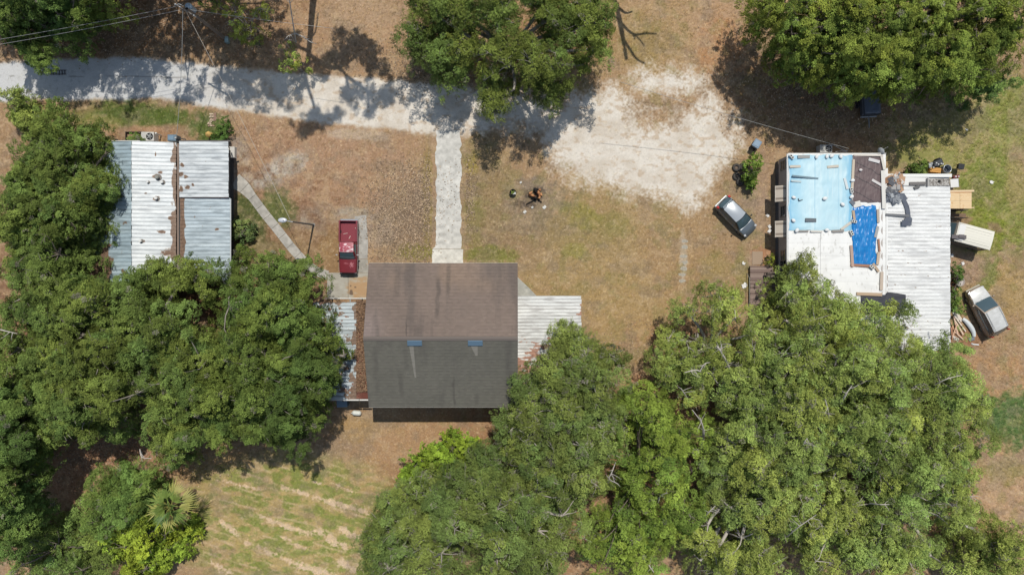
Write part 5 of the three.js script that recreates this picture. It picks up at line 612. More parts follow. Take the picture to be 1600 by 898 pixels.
// --- red pickup, tail to the north
{
  const tailC = G(543.5, 344, 0.75), noseC = G(544.5, 427, 0.7), mid = tailC.clone().add(noseC).multiplyScalar(0.5); mid.y = 0;
  const t = thing('pickup_truck', 'dark red pickup truck with open bed and faded roof on the concrete strip', 'pickup truck', mid, -Math.PI / 2 - 0.012), red = paint(122, 34, 48, 0.4, 0.2, 0.4), faded = mapped(picture(256, 256, (u, v) => { const w = sst(0.5, 0.62, fbm(u * 3.2 + 2, v * 4.2, 4) + 0.2 * sst(0.35, 0.5, Math.abs(u - 0.5)) - 0.02), s = sst(0.06, 0.0, Math.min(1 - v, 1)) * 0.9; return mix3(mix3([142, 36, 56], [196, 110, 122], fbm(u * 6, v * 6, 3)), [232, 214, 216], Math.max(w * 0.9, s)); }), 0.5);
  const hoodMap = mapped(picture(256, 256, (u, v) => { const d = Math.hypot((u - 0.24) / 0.16, (v - 0.6) / 0.22), w = sst(1, 0.5, d + (fbm(u * 16, v * 16, 3) - 0.5) * 1.6) + 0.7 * sst(1, 0.5, Math.hypot((u - 0.6) / 0.16, (v - 0.72) / 0.08) + (fbm(u * 20, v * 20, 3) - 0.5) * 2.2); return mix3(mix3([114, 30, 42], [138, 44, 54], fbm(u * 5, v * 5, 3)), [200, 140, 144], clamp(w) * 0.75); }), 0.4, 0.1);
  const w = 0.86;
  mesh('body', bodyLoft([[0.55, w, 0.98, 0.01], [0.9, w, 0.98, 0.01], [1.15, w, 0.96, 0.03], [1.9, w - 0.02, 0.9, 0.04], [2.38, w - 0.06, 0.84, 0.03], [2.5, w - 0.12, 0.68, 0]], 0.34), red, t);
  mesh('hood', grid((u, v) => { const s = u * 2 - 1, x = lerp(2.42, 1.22, v); return [x, lerp(0.875, 1.0, v) + 0.03 * (1 - s * s) + 0.012, s * 0.74]; }, 8, 6), hoodMap, t);
  mesh('cab', bodyLoft([[-0.42, w, 0.98, 0], [0.2, w, 0.98, 0], [0.58, w, 0.98, 0]], 0.34), red, t);
  cabin(t, { fb: 1.12, fr: 0.5, rb: -0.4, rr: -0.36, belt: 0.98, roof: 1.55, wb: 0.8, wr: 0.66, bow: 0.07, tail: 1, rise: 0, crown: 0.03, panes: [[0.16, 0.84]] }, red, faded);
  // open bed
  const bedL0 = -2.42, bedL1 = -0.46, bm = paint(132, 36, 52, 0.6, 0.1, 0.1);
  const fl = []; fl.push(box(bedL1 - bedL0, 0.04, 1.5, (bedL0 + bedL1) / 2, 0.6, 0)); for (let k = 0; k < 9; k++) fl.push(rbox(bedL1 - bedL0 - 0.08, 0.025, 0.08, 0.008, (bedL0 + bedL1) / 2, 0.63, -0.64 + k * 0.16)); mesh('bed_floor', merge(fl), bm, t);
  for (const s of [-1, 1]) { mesh('bed_side', merge([rbox(bedL1 - bedL0, 0.62, 0.1, 0.03, (bedL0 + bedL1) / 2, 0.68, s * 0.81), rbox(bedL1 - bedL0, 0.05, 0.14, 0.02, (bedL0 + bedL1) / 2, 0.99, s * 0.8)]), red, t); mesh('wheel_well', put(new THREE.CylinderGeometry(0.36, 0.36, 0.22, 18, 1, false, -Math.PI / 2, Math.PI), -1.42, 0.6, s * 0.66, 0, Math.PI / 2), bm, t); }
  mesh('bed_front', rbox(0.06, 0.42, 1.56, 0.02, bedL1 - 0.02, 0.8, 0), bm, t); mesh('tailgate', rbox(0.08, 0.44, 1.54, 0.02, bedL0 + 0.02, 0.8, 0), red, t);
  mesh('bed_clutter', merge([rbox(0.12, 0.1, 0.16, 0.03, -1.75, 0.7, -0.7), box(0.04, 0.02, 0.4, -1.25, 0.655, 0.3, 0.2), box(0.05, 0.03, 0.3, -0.9, 0.655, -0.1, 1.1)]), M(214, 190, 180, 0.7), t);
  mesh('rear_bumper', rbox(0.2, 0.16, 1.66, 0.03, bedL0 - 0.1, 0.48, 0), chrome, t); mesh('front_bumper', rbox(0.16, 0.18, 1.66, 0.05, 2.5, 0.46, 0), M(70, 66, 66, 0.5, 0.3), t);
  mesh('grille', box(0.03, 0.26, 1.1, 2.49, 0.68, 0), plastic, t);
  for (const s of [-1, 1]) { mesh('headlight', rbox(0.05, 0.18, 0.26, 0.02, 2.47, 0.68, s * 0.66), lampGlass, t); mesh('tail_light', rbox(0.05, 0.26, 0.12, 0.02, bedL0 - 0.01, 0.76, s * 0.79), redLamp, t); mesh('mirror', rbox(0.1, 0.16, 0.2, 0.03, 0.78, 1.12, s * 0.98), M(206, 200, 200, 0.3, 0.4), t); mesh('side_trim', rbox(4.6, 0.05, 0.02, 0.008, 0, 0.66, s * 0.872), M(190, 180, 180, 0.4, 0.4), t); mesh('door_handle', rbox(0.15, 0.03, 0.03, 0.01, -0.1, 0.88, s * 0.872), chrome, t); }
  for (const [x, s] of [[1.62, 1], [1.62, -1], [-1.42, 1], [-1.42, -1]]) wheel(t, x, s * 0.78, 0.34, 0.22);
}
// --- cream camper van half under the metal roof
{
  const c0 = G(1494.5, 361, 2.05), c1 = G(1552, 376.5, 2.05), dir = c0.clone().sub(c1); dir.y = 0; dir.normalize(); const mid = c1.clone().addScaledVector(dir, 2.2); mid.y = 0;
  const t = thing('camper_van', 'cream camper van with dark side windows half under the metal roof', 'van', mid, Math.atan2(-dir.z, dir.x)), cream = M(232, 228, 214, 0.5), side = M(112, 104, 94, 0.6), w = 0.84;
  const prof = [[-2.2, 0.3], [-2.22, 0.7], [-2.18, 1.9], [-2.05, 2.02], [1.2, 2.05], [1.3, 2.0], [1.95, 1.16], [2.6, 1.0], [2.68, 0.8], [2.68, 0.35]];
  const sh = new THREE.Shape(prof.map(([x, y]) => new THREE.Vector2(x, y)));
  mesh('body', put(new THREE.ExtrudeGeometry(sh, { depth: w * 2 - 0.12, bevelEnabled: true, bevelSize: 0.05, bevelThickness: 0.05, bevelSegments: 2 }), 0, 0, -w + 0.06), side, t);
  const rf = new THREE.Group(); rf.name = 'roof'; t.add(rf);
  mesh('roof_shell', grid((u, v) => { const s = u * 2 - 1; return [lerp(-2.14, 1.24, v), 2.09 + 0.05 * (1 - s * s), s * (w - 0.02)]; }, 8, 8), cream, rf);
  for (let k = 0; k < 6; k++) mesh('roof_rib', rbox(2.5, 0.008, 0.05, 0.003, -0.7, 2.14, -0.6 + k * 0.24), cream, rf);
  mesh('roof_cap', rbox(0.6, 0.05, 1.5, 0.02, 0.85, 2.14, 0), M(232, 230, 226, 0.5), rf);
  for (const s of [-1, 1]) mesh('drip_rail', box(3.4, 0.035, 0.05, -0.45, 2.06, s * (w + 0.012)), M(232, 228, 216, 0.5), t);
  mesh('windshield', grid((u, v) => [lerp(1.36, 1.92, v) + 0.045, lerp(2.0, 1.26, v) + 0.045, (u * 2 - 1) * 0.74], 4, 3), glassCar, t);
  for (const s of [-1, 1]) for (const [a, b] of [[0.55, 1.25], [-0.5, 0.35], [-1.6, -0.7]]) mesh('side_window', rbox(b - a, 0.5, 0.03, 0.012, (a + b) / 2, 1.55, s * (w + 0.003)), glassCar, t);
  mesh('rear_window', box(0.03, 0.5, 1.2, -2.24, 1.55, 0), glassCar, t);
  for (const s of [-1, 1]) { mesh('tail_light', rbox(0.05, 0.24, 0.14, 0.02, -2.25, 0.85, s * 0.7), redLamp, t); mesh('headlight', cyl(0.1, 0.1, 0.05, 2.72, 0.72, s * 0.62, 14, 0, Math.PI / 2), lampGlass, t); mesh('mirror', rbox(0.08, 0.24, 0.16, 0.03, 1.5, 1.3, s * (w + 0.16)), plastic, t); }
  mesh('bumper', rbox(0.16, 0.2, 1.6, 0.05, -2.32, 0.45, 0), M(190, 188, 180, 0.5), t);
  for (const [x, s] of [[1.75, 1], [1.75, -1], [-1.45, 1], [-1.45, -1]]) wheel(t, x, s * 0.76, 0.34, 0.22);
  const pl = thing('grey_board', 'grey weathered board lying across the camper van windshield and roof edge', 'board', G(1499.5, 370, 2.28), -0.05); mesh('board', merge([rbox(1.35, 0.07, 0.36, 0.015, 0, -0.03, 0), rbox(0.5, 0.06, 0.3, 0.015, 0.2, 0.035, -0.07)]), M(108, 102, 104, 0.9), pl);
}
// --- dark covered trailer in the shade of the north-east oak and a dark shed roof beyond it
{
  const a = G(1364, 158, 1.3), t = thing('cargo_trailer', 'small dark trailer with a blue grey cover in the oak shade', 'trailer', [a.x, 0, a.z], 0.06);
  mesh('box', rbox(1.6, 0.8, 2.3, 0.05, 0, 0.85, 0), M(64, 70, 80, 0.7), t);
  mesh('cover', grid((u, v) => [lerp(-0.84, 0.84, u), 1.28 + 0.1 * fbm(u * 4, v * 5, 3) - 0.3 * sst(0.08, 0, Math.min(u, 1 - u)) - 0.25 * sst(0.06, 0, Math.min(v, 1 - v)), lerp(-1.2, 1.2, v)], 18, 24), M(92, 100, 114, 0.55), t);
  mesh('front_panel', box(1.5, 0.7, 0.03, 0, 0.85, 1.17), M(44, 48, 56, 0.6), t); mesh('tow_bar', box(0.08, 0.08, 1.1, 0, 0.45, 1.7), M(150, 152, 154, 0.5, 0.4), t); mesh('bumper', box(1.5, 0.08, 0.1, 0, 0.42, 1.24), M(190, 192, 194, 0.5, 0.3), t);
  for (const s of [-1, 1]) { const ty = mesh('wheel', put(new THREE.TorusGeometry(0.22, 0.09, 10, 20), 0, 0, 0, Math.PI / 2), rubber, t); ty.position.set(s * 0.86, 0.31, 0); mesh('fender', put(new THREE.CylinderGeometry(0.38, 0.38, 0.2, 14, 1, true, -Math.PI / 2, Math.PI), s * 0.9, 0.34, 0, Math.PI / 2, Math.PI / 2), M(50, 52, 56, 0.6), t); }
  const c = G(1285, 98, 2.2), s = thing('garden_shed', 'low dark shed with a flat roof under the oak branches', 'shed', [c.x, 0, c.z], 0.03);
  wallBox(s, -2.2, 2.2, -1.1, 1.1, 0, 2.0, M(92, 92, 96, 0.9)); for (let k = 0; k < 9; k++) mesh('roof_panel', grid((u, v) => [-2.35 + (k + u) * 0.522, 2.2 - 0.12 * v + (Math.abs(u - 0.5) > 0.4 ? 0.03 : 0), lerp(-1.3, 1.3, v)], 6, 2, 0.5), M(70, 74, 88, 0.6, 0.2), s);
  mesh('door', box(0.9, 1.8, 0.05, 0.6, 0.92, 1.13), M(120, 116, 112, 0.8), s);
}

// ---------------------------------------------------------------- poles and wires
const pt = (px, py, h) => G(px, py, h);
{
  const base = pt(351, 60, 0), top = 8.6, t = thing('utility_pole', 'leaning view of a wooden utility pole with round grey transformer at the top edge', 'utility pole', base), wood = M(140, 128, 116, 0.95);
  const tip = pt(291, 13, top).sub(base);
  mesh('pole', new Tubes().add([new THREE.Vector3(0, -0.1, 0), tip.clone().multiplyScalar(0.5), tip.clone()], 0.16, 0.11, 12).geo(), wood, t);
  const q = tip.clone(); mesh('crossarm', box(2.2, 0.12, 0.1, q.x - 0.15, q.y - 0.25, q.z + 0.1, -0.55), M(118, 110, 104, 0.9), t);
  const tr = pt(293.5, 9.5, 8.0).sub(base); mesh('transformer', merge([cyl(0.3, 0.3, 0.85, tr.x, tr.y - 0.45, tr.z, 20), cyl(0.31, 0.22, 0.12, tr.x, tr.y + 0.03, tr.z, 20), cyl(0.06, 0.05, 0.2, tr.x + 0.1, tr.y + 0.16, tr.z - 0.08, 8)]), M(168, 188, 204, 0.4, 0.25), t);
  const ins = []; for (const k of [-0.95, -0.5, 0.85]) ins.push(cyl(0.055, 0.04, 0.16, q.x - 0.15 + k * 0.85, q.y - 0.1, q.z + 0.1 + k * 0.52, 8)); mesh('insulator', merge(ins), M(206, 210, 212, 0.3), t);
  mesh('bracket', new Tubes().add([pt(286, 9, 8.3).sub(base), pt(279, 6, 8.4).sub(base), pt(272, 8, 8.4).sub(base)], 0.03, 0.03, 6).geo(), M(180, 186, 190, 0.4, 0.4), t);
  const wire = (a, b, sag, label, r = 0.016, tone = [168, 168, 168]) => { const m = a.clone().lerp(b, 0.5); m.y -= sag; const o = mesh('power_line', new Tubes().add(new THREE.QuadraticBezierCurve3(a, m, b).getPoints(24), r, r, 5).geo(), M(...tone, 0.6, 0.2), scene); tag(o, label, 'power line'); };
  const top2 = pt(288, 14, 8.3);
  wire(pt(285, 13, 8.3), pt(275, 216, 3.35), 0.5, 'service cable running straight down from the utility pole to the metal roof', 0.022, [176, 176, 174]);
  wire(top2, pt(453, 343.5, 6.5), 0.9, 'thin cable running from the utility pole to the yard light', 0.016, [186, 180, 172]);
  wire(pt(279, 9, 8.2), pt(-30, 66, 8.2), 0.4, 'upper of two power lines from the pole to the picture edge', 0.014);
  wire(pt(283, 15, 8.2), pt(-30, 74, 8.2), 0.4, 'lower of two power lines from the pole to the picture edge', 0.014);
  wire(pt(296, 15, 8.2), pt(520, 44, 8.2), 0.3, 'pale power line running from the pole across the dry verge', 0.014, [196, 194, 190]);
  wire(pt(300, 20, 7.8), pt(349, 55, 0.4), 0.05, 'guy wire running down beside the utility pole', 0.02, [120, 128, 130]);
  wire(pt(970, 128, 7.4), pt(1327, 232, 3.3), 0.7, 'service cable crossing the oak shade to the tarped roof', 0.016, [176, 176, 174]);
  const mb = thing('meter_box', 'small pale green metal box on the ground near the utility pole', 'box', pt(353, 61.5, 0.4).setY(0), 0.15); mesh('cabinet', rbox(0.32, 0.4, 0.55, 0.03, 0, 0.2, 0), M(150, 172, 168, 0.6), mb); mesh('lid', rbox(0.34, 0.03, 0.57, 0.012, 0, 0.41, 0), M(164, 184, 180, 0.6), mb);
}
{ // yard light
  const base = pt(489.5, 351, 0), t = thing('yard_light', 'tall grey yard light pole with a white lamp head between footpath and pickup', 'street lamp', base);
  const top = pt(457, 346.5, 6.4).sub(base); mesh('pole', new Tubes().add([new THREE.Vector3(0, -0.1, 0), new THREE.Vector3(top.x * 0.5, 3.2, top.z * 0.5), top], 0.09, 0.06, 10).geo(), M(112, 112, 110, 0.8), t);
  const head = pt(441, 344, 6.7).sub(base); mesh('arm', new Tubes().add([top, head.clone().lerp(top, 0.4)], 0.04, 0.035, 8).geo(), M(186, 190, 194, 0.4, 0.3), t);
  const lh = new THREE.Group(); lh.name = 'lamp_head'; lh.position.copy(head); t.add(lh); mesh('housing', new THREE.SphereGeometry(0.26, 18, 12).scale(1.5, 0.6, 0.85), M(214, 218, 224, 0.35, 0.2), lh); mesh('lens', cyl(0.2, 0.22, 0.1, -0.02, -0.16, 0, 16), M(230, 232, 234, 0.2), lh); mesh('photocell', cyl(0.05, 0.04, 0.08, 0.12, 0.18, 0, 10), M(90, 92, 96, 0.5), lh);
  mesh('base_plate', cyl(0.16, 0.14, 0.05, 0, 0.02, 0, 14), M(150, 148, 144, 0.8), t);
}
// ---------------------------------------------------------------- front yard things
{
  const b = pt(1183.6, 224, 1.05), t = thing('trash_bin', 'blue grey wheeled trash bin standing alone on the dry grass', 'trash bin', [b.x, 0, b.z], -0.55);
  const tub = grid((u, v) => { const a = u * 4, k = Math.floor(a) % 4, f = a - Math.floor(a), c = [[-1, -1], [1, -1], [1, 1], [-1, 1]], p = c[k], q = c[(k + 1) % 4], w = lerp(0.24, 0.31, v); return [lerp(p[0], q[0], f) * w, 0.06 + v * 0.92, lerp(p[1], q[1], f) * w * 1.12]; }, 12, 3);
  mesh('bin', tub, M(58, 66, 76, 0.6), t); const lid = mesh('lid', rbox(0.7, 0.06, 0.76, 0.03, 0, 1.0, 0), M(112, 136, 158, 0.5), t); mesh('lid_panel', rbox(0.5, 0.03, 0.52, 0.012, 0, 1.04, 0), M(126, 150, 172, 0.5), lid);
  mesh('handle', rbox(0.5, 0.05, 0.05, 0.02, 0, 0.98, 0.42), M(52, 58, 66, 0.6), t); for (const s of [-1, 1]) mesh('wheel', cyl(0.12, 0.12, 0.06, s * 0.24, 0.12, 0.32, 14, 0, Math.PI / 2), rubber, t);
}
{ // old tyres round the bush
  const tread = (k) => { const t = thing('tire', k.label, 'tire', [k.p.x, 0, k.p.z], k.turn); mesh('casing', put(new THREE.TorusGeometry(0.25, 0.115, 10, 26), 0, k.y ?? 0.115, 0, 0, Math.PI / 2).scale(1, 1.05, 1), k.mat ?? M(74, 70, 66, 0.95), t); const rb = []; for (let i = 0; i < 22; i++) rb.push(box(0.04, 0.14, 0.025, 0, 0, 0).translate(0.362, k.y ?? 0.115, 0).rotateY(i * 0.2856)); const tr = mesh('tread', merge(rb), M(56, 54, 52, 0.95), t); tr.userData.kind = 'stuff'; mesh('soil', put(new THREE.CircleGeometry(0.2, 16), 0, (k.y ?? 0.115) - 0.02, 0, 0, -Math.PI / 2), M(120, 104, 90, 0.95), t); t.scale.setScalar(k.s ?? 1.05); };
  [['old tire farthest from the bush on its upper side', 1151.6, 261.5, 0], ['old tire in front of the bush, lower of the two clear ones', 1152, 275, 0.4], ['old tire half hidden behind the bush top', 1162.5, 260, 0.9], ['old tire under the lower bush leaves', 1160.5, 276.5, 1.3], ['old tire lowest of the group in the bush shadow', 1157.5, 284, 2]].forEach(([label, x, y, turn]) => tread({ label, p: pt(x, y, 0.2), turn }));
}
{ // fire pit: a burnt stump, charred logs, scraps
  const f = pt(837, 303, 0.2), t = thing('burnt_stump', 'split burnt stump with orange wood in the ashy fire spot', 'stump', [f.x, 0, f.z]), rnd = rngOf(61);
  const tones = [M(196, 142, 96, 0.9), M(30, 26, 24, 0.95), M(172, 116, 76, 0.9), M(34, 28, 26, 0.95)];
  for (let i = 0; i < 26; i++) { const a = rnd() * 6.283, r = 0.15 + rnd() * 0.42, h = 0.25 + rnd() * 0.4, side = Math.abs(Math.cos(a)) > 0.45; mesh('wood_splinter', rbox(0.14 + rnd() * 0.14, h, 0.1 + rnd() * 0.1, 0.02, Math.cos(a) * r, h / 2, Math.sin(a) * r, rnd() * 3, (rnd() - 0.5) * 0.5, (rnd() - 0.5) * 0.5, 1), side ? tones[rnd() < 0.7 ? 0 : 2] : tones[1], t); }
  for (const [x, z, ry, L] of [[-0.5, 0.75, 0.5, 0.9], [0.3, 0.55, -0.7, 0.7], [-0.2, 0.35, 1.2, 0.6], [0.0, -0.1, 0.9, 0.7]]) mesh('charred_log', cyl(0.07, 0.05, L, x, 0.1, z, 9, 0.1, Math.PI / 2, ry), tones[1], t);
  const scraps = [['white torn scrap beside the burnt stump', 850.5, 324, 0.34], ['pale plastic scrap on the ash below the stump', 820, 331, 0.3], ['small pale scrap between the ash and the stump', 832, 324, 0.2], ['tiny white scrap above the ashy fire spot', 814, 285, 0.16]];
  for (const [label, x, y, s] of scraps) { const c = pt(x, y, 0.02), k = thing('paper_scrap', label, 'scrap', [c.x, 0.01, c.z], rnd() * 3); mesh('sheet', grid((u, v) => [(u - 0.5) * s + (fbm(v * 5, s * 9, 2) - 0.5) * 0.2, 0.03 + 0.09 * fbm(u * 4 + s, v * 4, 2), (v - 0.5) * s * 0.8 + (fbm(u * 5, s * 7, 2) - 0.5) * 0.2], 7, 6), M(214, 212, 206, 0.8), k); }
  const p = pt(801.5, 301, 0.2), pot = thing('plant_pot', 'dark pot with weeds and a white rag by the fire spot', 'pot', [p.x, 0, p.z]); mesh('pot', new THREE.LatheGeometry([[0.16, 0], [0.22, 0.02], [0.3, 0.34], [0.33, 0.36], [0.3, 0.38], [0.26, 0.34], [0.2, 0.1], [0, 0.08]].map(([a, b]) => new THREE.Vector2(a, b)), 18), M(40, 36, 34, 0.8), pot);
  const wd = []; for (let i = 0; i < 40; i++) { const a = rnd() * 6.28, L = 0.15 + rnd() * 0.25; wd.push(put(new THREE.PlaneGeometry(0.05, L), Math.cos(a) * 0.12, 0.35 + L * 0.3, Math.sin(a) * 0.12, a, -0.8)); } mesh('weeds', merge(wd), M(120, 138, 60, 0.8), pot); mesh('rag', grid((u, v) => [0.12 + (u - 0.5) * 0.3, 0.42 + 0.08 * vn(u * 4, v * 4), 0.08 + (v - 0.5) * 0.22], 5, 5), M(196, 196, 190, 0.9), pot);
}
{ // bricks and yellow ornament by the west home
  const a = pt(332, 188, 0.06), t = thing('brick_pad', 'small pad of pale loose bricks in the green strip below the track', 'bricks', [a.x, 0, a.z], 0.05), rnd = rngOf(71);
  for (let j = 0; j < 8; j++) for (let i = 0; i < 3; i++) { if (j > 4 && rnd() < 0.25) continue; mesh('brick', rbox(0.2, 0.07, 0.1, 0.01, (i - 1) * 0.22 + (j % 2) * 0.06 - (j > 4 ? 0.25 : 0) + (rnd() - 0.5) * 0.05, 0.035 + rnd() * 0.03, (j - 4) * 0.16 + (rnd() - 0.5) * 0.05, (rnd() - 0.5) * (j > 4 ? 1.2 : 0.2), 0, 0, 1), [M(196, 168, 150, 0.9), M(214, 194, 168, 0.9), M(178, 144, 128, 0.9)][Math.floor(rnd() * 3)], t); }
  const b = pt(327.5, 211, 0.5), o = thing('garden_ornament', 'yellow clay lantern shaped garden ornament at the metal roof edge', 'garden ornament', [b.x, 0, b.z]); mesh('pedestal', new THREE.LatheGeometry([[0.3, 0], [0.32, 0.1], [0.16, 0.2], [0.14, 0.5], [0.26, 0.58], [0.26, 0.64], [0, 0.66]].map(([x, y]) => new THREE.Vector2(x, y)), 16), M(198, 160, 92, 0.8), o); mesh('lantern', new THREE.LatheGeometry([[0.2, 0.64], [0.22, 0.84], [0.3, 0.88], [0.12, 1.02], [0.05, 1.12], [0, 1.14]].map(([x, y]) => new THREE.Vector2(x, y)), 6), M(214, 176, 104, 0.8), o);
  const l = pt(1068, 405, 0), g = thing('broken_slab_strip', 'narrow broken strip of old concrete in the dry lawn', 'concrete strip', [l.x, 0, l.z]); for (let j = 0; j < 15; j++) if (h2(j, 5) > 0.3) { const n = 7, s = new THREE.Shape(Array.from({ length: n }, (_, k) => new THREE.Vector2(Math.cos(k / n * 6.283) * (0.2 + 0.22 * h2(j, k)), Math.sin(k / n * 6.283) * (0.12 + 0.14 * h2(k, j))))); mesh('concrete_piece', put(new THREE.ExtrudeGeometry(s, { depth: 0.04, bevelEnabled: false }), (h2(j, 9) - 0.5) * 0.2 + (j > 10 ? -0.1 : 0.08), -0.018, (j - 7) * 0.29, 0, -Math.PI / 2), slabMat(184, 178, 164), g); }
}
// ---------------------------------------------------------------- behind the shingled house
{
  const a = pt(534, 630, 0.9), t = thing('water_softener', 'blue grey boxed tank at the corner of the lean-to behind the house', 'tank', [a.x, 0, a.z], 0.05); mesh('cabinet', rbox(0.95, 0.85, 0.7, 0.05, 0, 0.43, 0), M(112, 132, 150, 0.5, 0.15), t); mesh('lid', rbox(0.98, 0.05, 0.73, 0.02, 0, 0.88, 0), M(128, 150, 168, 0.5, 0.1), t); mesh('hole_cap', cyl(0.07, 0.07, 0.04, 0.1, 0.92, -0.22, 12), M(30, 32, 36, 0.7), t);
  const b = pt(556.5, 645.5, 0.4), c = thing('white_tank', 'small white oblong tank lying on the grass edge behind the house', 'tank', [b.x, 0, b.z], -0.08); mesh('tank', put(new THREE.CapsuleGeometry(0.24, 0.42, 8, 18), 0, 0.26, 0, 0, 0, Math.PI / 2), M(222, 224, 216, 0.45), c); mesh('bracket', merge([box(0.06, 0.06, 0.5, -0.2, 0.03, 0), box(0.06, 0.06, 0.5, 0.2, 0.03, 0)]), M(120, 120, 116, 0.7), c); mesh('valve', cyl(0.05, 0.05, 0.12, -0.48, 0.22, 0.06, 8, 0, Math.PI / 2), M(210, 208, 200, 0.5), c);
}
// ---------------------------------------------------------------- deck, bench and bits beside the tarped home
{
  const x0 = pt(1172.5, 0, 0.45).x, x1 = pt(1217.5, 0, 0.45).x, z0 = pt(0, 415, 0.45).z, z1 = pt(0, 505, 0.45).z, t = thing('timber_deck', 'brown timber plank deck with steps at the tarped home side', 'deck', [(x0 + x1) / 2, 0, (z0 + z1) / 2]), w = x1 - x0, d = z1 - z0, n = 30, rnd = rngOf(81), wood = [M(138, 118, 110, 0.9), M(152, 132, 122, 0.9), M(126, 106, 98, 0.9), M(160, 140, 130, 0.9)];
  for (let i = 0; i < n; i++) mesh('plank', rbox(w + (rnd() - 0.5) * 0.05, 0.035, d / n - 0.022, 0.006, (rnd() - 0.5) * 0.03, 0.45 + rnd() * 0.006, -d / 2 + (i + 0.5) * d / n, 0, 0, 0, 1), wood[Math.floor(rnd() * 4)], t);
  for (const x of [-w / 2 + 0.1, 0, w / 2 - 0.1]) mesh('joist', box(0.06, 0.16, d - 0.1, x, 0.34, 0), M(96, 82, 74, 0.95), t); for (const x of [-w / 2 + 0.1, w / 2 - 0.1]) for (const z of [-d / 2 + 0.1, 0, d / 2 - 0.1]) mesh('post', box(0.1, 0.3, 0.1, x, 0.13, z), M(90, 78, 70, 0.95), t);
  mesh('hand_rail', new Tubes().add([new THREE.Vector3(-w / 2 - 0.18, 0.1, d / 2 - 1.2), new THREE.Vector3(-w / 2 - 0.16, 0.75, d / 2 - 2), new THREE.Vector3(-w / 2 - 0.15, 0.78, -d / 2 + 1.2), new THREE.Vector3(-w / 2 - 0.16, 0.05, -d / 2 + 0.7)], 0.025, 0.025, 6).geo(), M(170, 170, 160, 0.5, 0.3), t);
  const b = pt(1209, 430, 0.9), bn = thing('timber_bench', 'grey weathered timber bench standing across the plank deck', 'bench', [b.x, 0.472, b.z], 0.03), gw = M(128, 118, 108, 0.9);
  for (let k = 0; k < 4; k++) mesh('seat_slat', rbox(1.45, 0.035, 0.09, 0.008, 0, 0.43, -0.2 + k * 0.11), gw, bn); mesh('backrest', merge([rbox(1.5, 0.12, 0.05, 0.012, 0, 0.86, -0.27), rbox(1.5, 0.1, 0.05, 0.012, 0, 0.66, -0.26)]), gw, bn); for (const s of [-1, 1]) { mesh('leg', merge([box(0.06, 0.43, 0.06, s * 0.66, 0.215, 0.16), box(0.06, 0.9, 0.06, s * 0.66, 0.45, -0.24), box(0.08, 0.04, 0.5, s * 0.68, 0.62, -0.04)]), M(84, 76, 70, 0.9), bn); }
  const m = pt(1184, 403, 0.03), mat = thing('ground_slab', 'square pale stepping slab at the deck end beside the reddish bed', 'paving slab', [m.x, 0, m.z]); mesh('slab', rbox(1.0, 0.06, 1.25, 0.02, 0, 0.02, 0), M(168, 146, 124, 0.95), mat);
  const kids = pt(1199, 404, 0.15), toy = thing('garden_gnome', 'small pink and dark garden figure in the reddish bed', 'garden ornament', [kids.x, 0, kids.z], 0.4); mesh('base', rbox(0.24, 0.1, 0.5, 0.03, 0, 0.05, 0), M(196, 150, 140, 0.8), toy); mesh('figure', new THREE.LatheGeometry([[0.1, 0], [0.14, 0.12], [0.09, 0.26], [0.1, 0.34], [0.05, 0.48], [0, 0.52]].map(([x, y]) => new THREE.Vector2(x, y)), 12).translate(0, 0.1, -0.1), M(72, 60, 60, 0.8), toy);
  const g = pt(1228.5, 450, 1.6), wa = thing('wall_cooler', 'blue grey window cooler box fixed to the tarped home wall', 'air conditioner', [g.x - 0.05, 1.2, g.z]); mesh('casing', rbox(0.6, 0.75, 0.85, 0.03, 0, 0.38, 0), M(126, 138, 150, 0.5, 0.2), wa); const lv = []; for (let k = 0; k < 6; k++) lv.push(box(0.02, 0.03, 0.75, -0.31, 0.12 + k * 0.1, 0)); mesh('louver', merge(lv), M(90, 98, 106, 0.5), wa); mesh('bracket', box(0.5, 0.05, 0.7, 0.05, -0.03, 0), M(80, 80, 80, 0.7), wa);
  acUnit('air_conditioner', 'grey air conditioner at the shaded north end of the tarped home', [pt(1292, 232.5, 0.9).x, 0, pt(0, 232, 0.9).z], 1.15, 0.75, 0.85, 0, [186, 186, 182]);
  const v = pt(1312, 234, 0.5), hose = thing('pipe_tangle', 'tangle of white pipes and stakes beside the shaded air conditioner', 'pipes', [v.x, 0, v.z]); for (const [a, b2, c, d2, e, f] of [[-0.5, 0.1, -0.6, 0.5, 0.9, 0.3], [0.1, 0.05, 0.3, 0.9, 0.3, 0.0], [0.4, 0.0, -0.3, 0.4, 1.3, 0.3], [-0.4, 0.6, 0.2, 0.7, 0.7, 0.1]]) mesh('pipe', new Tubes().add([new THREE.Vector3(a, b2, c), new THREE.Vector3(d2, e, f)], 0.03, 0.03, 6).geo(), M(220, 218, 212, 0.5), hose);
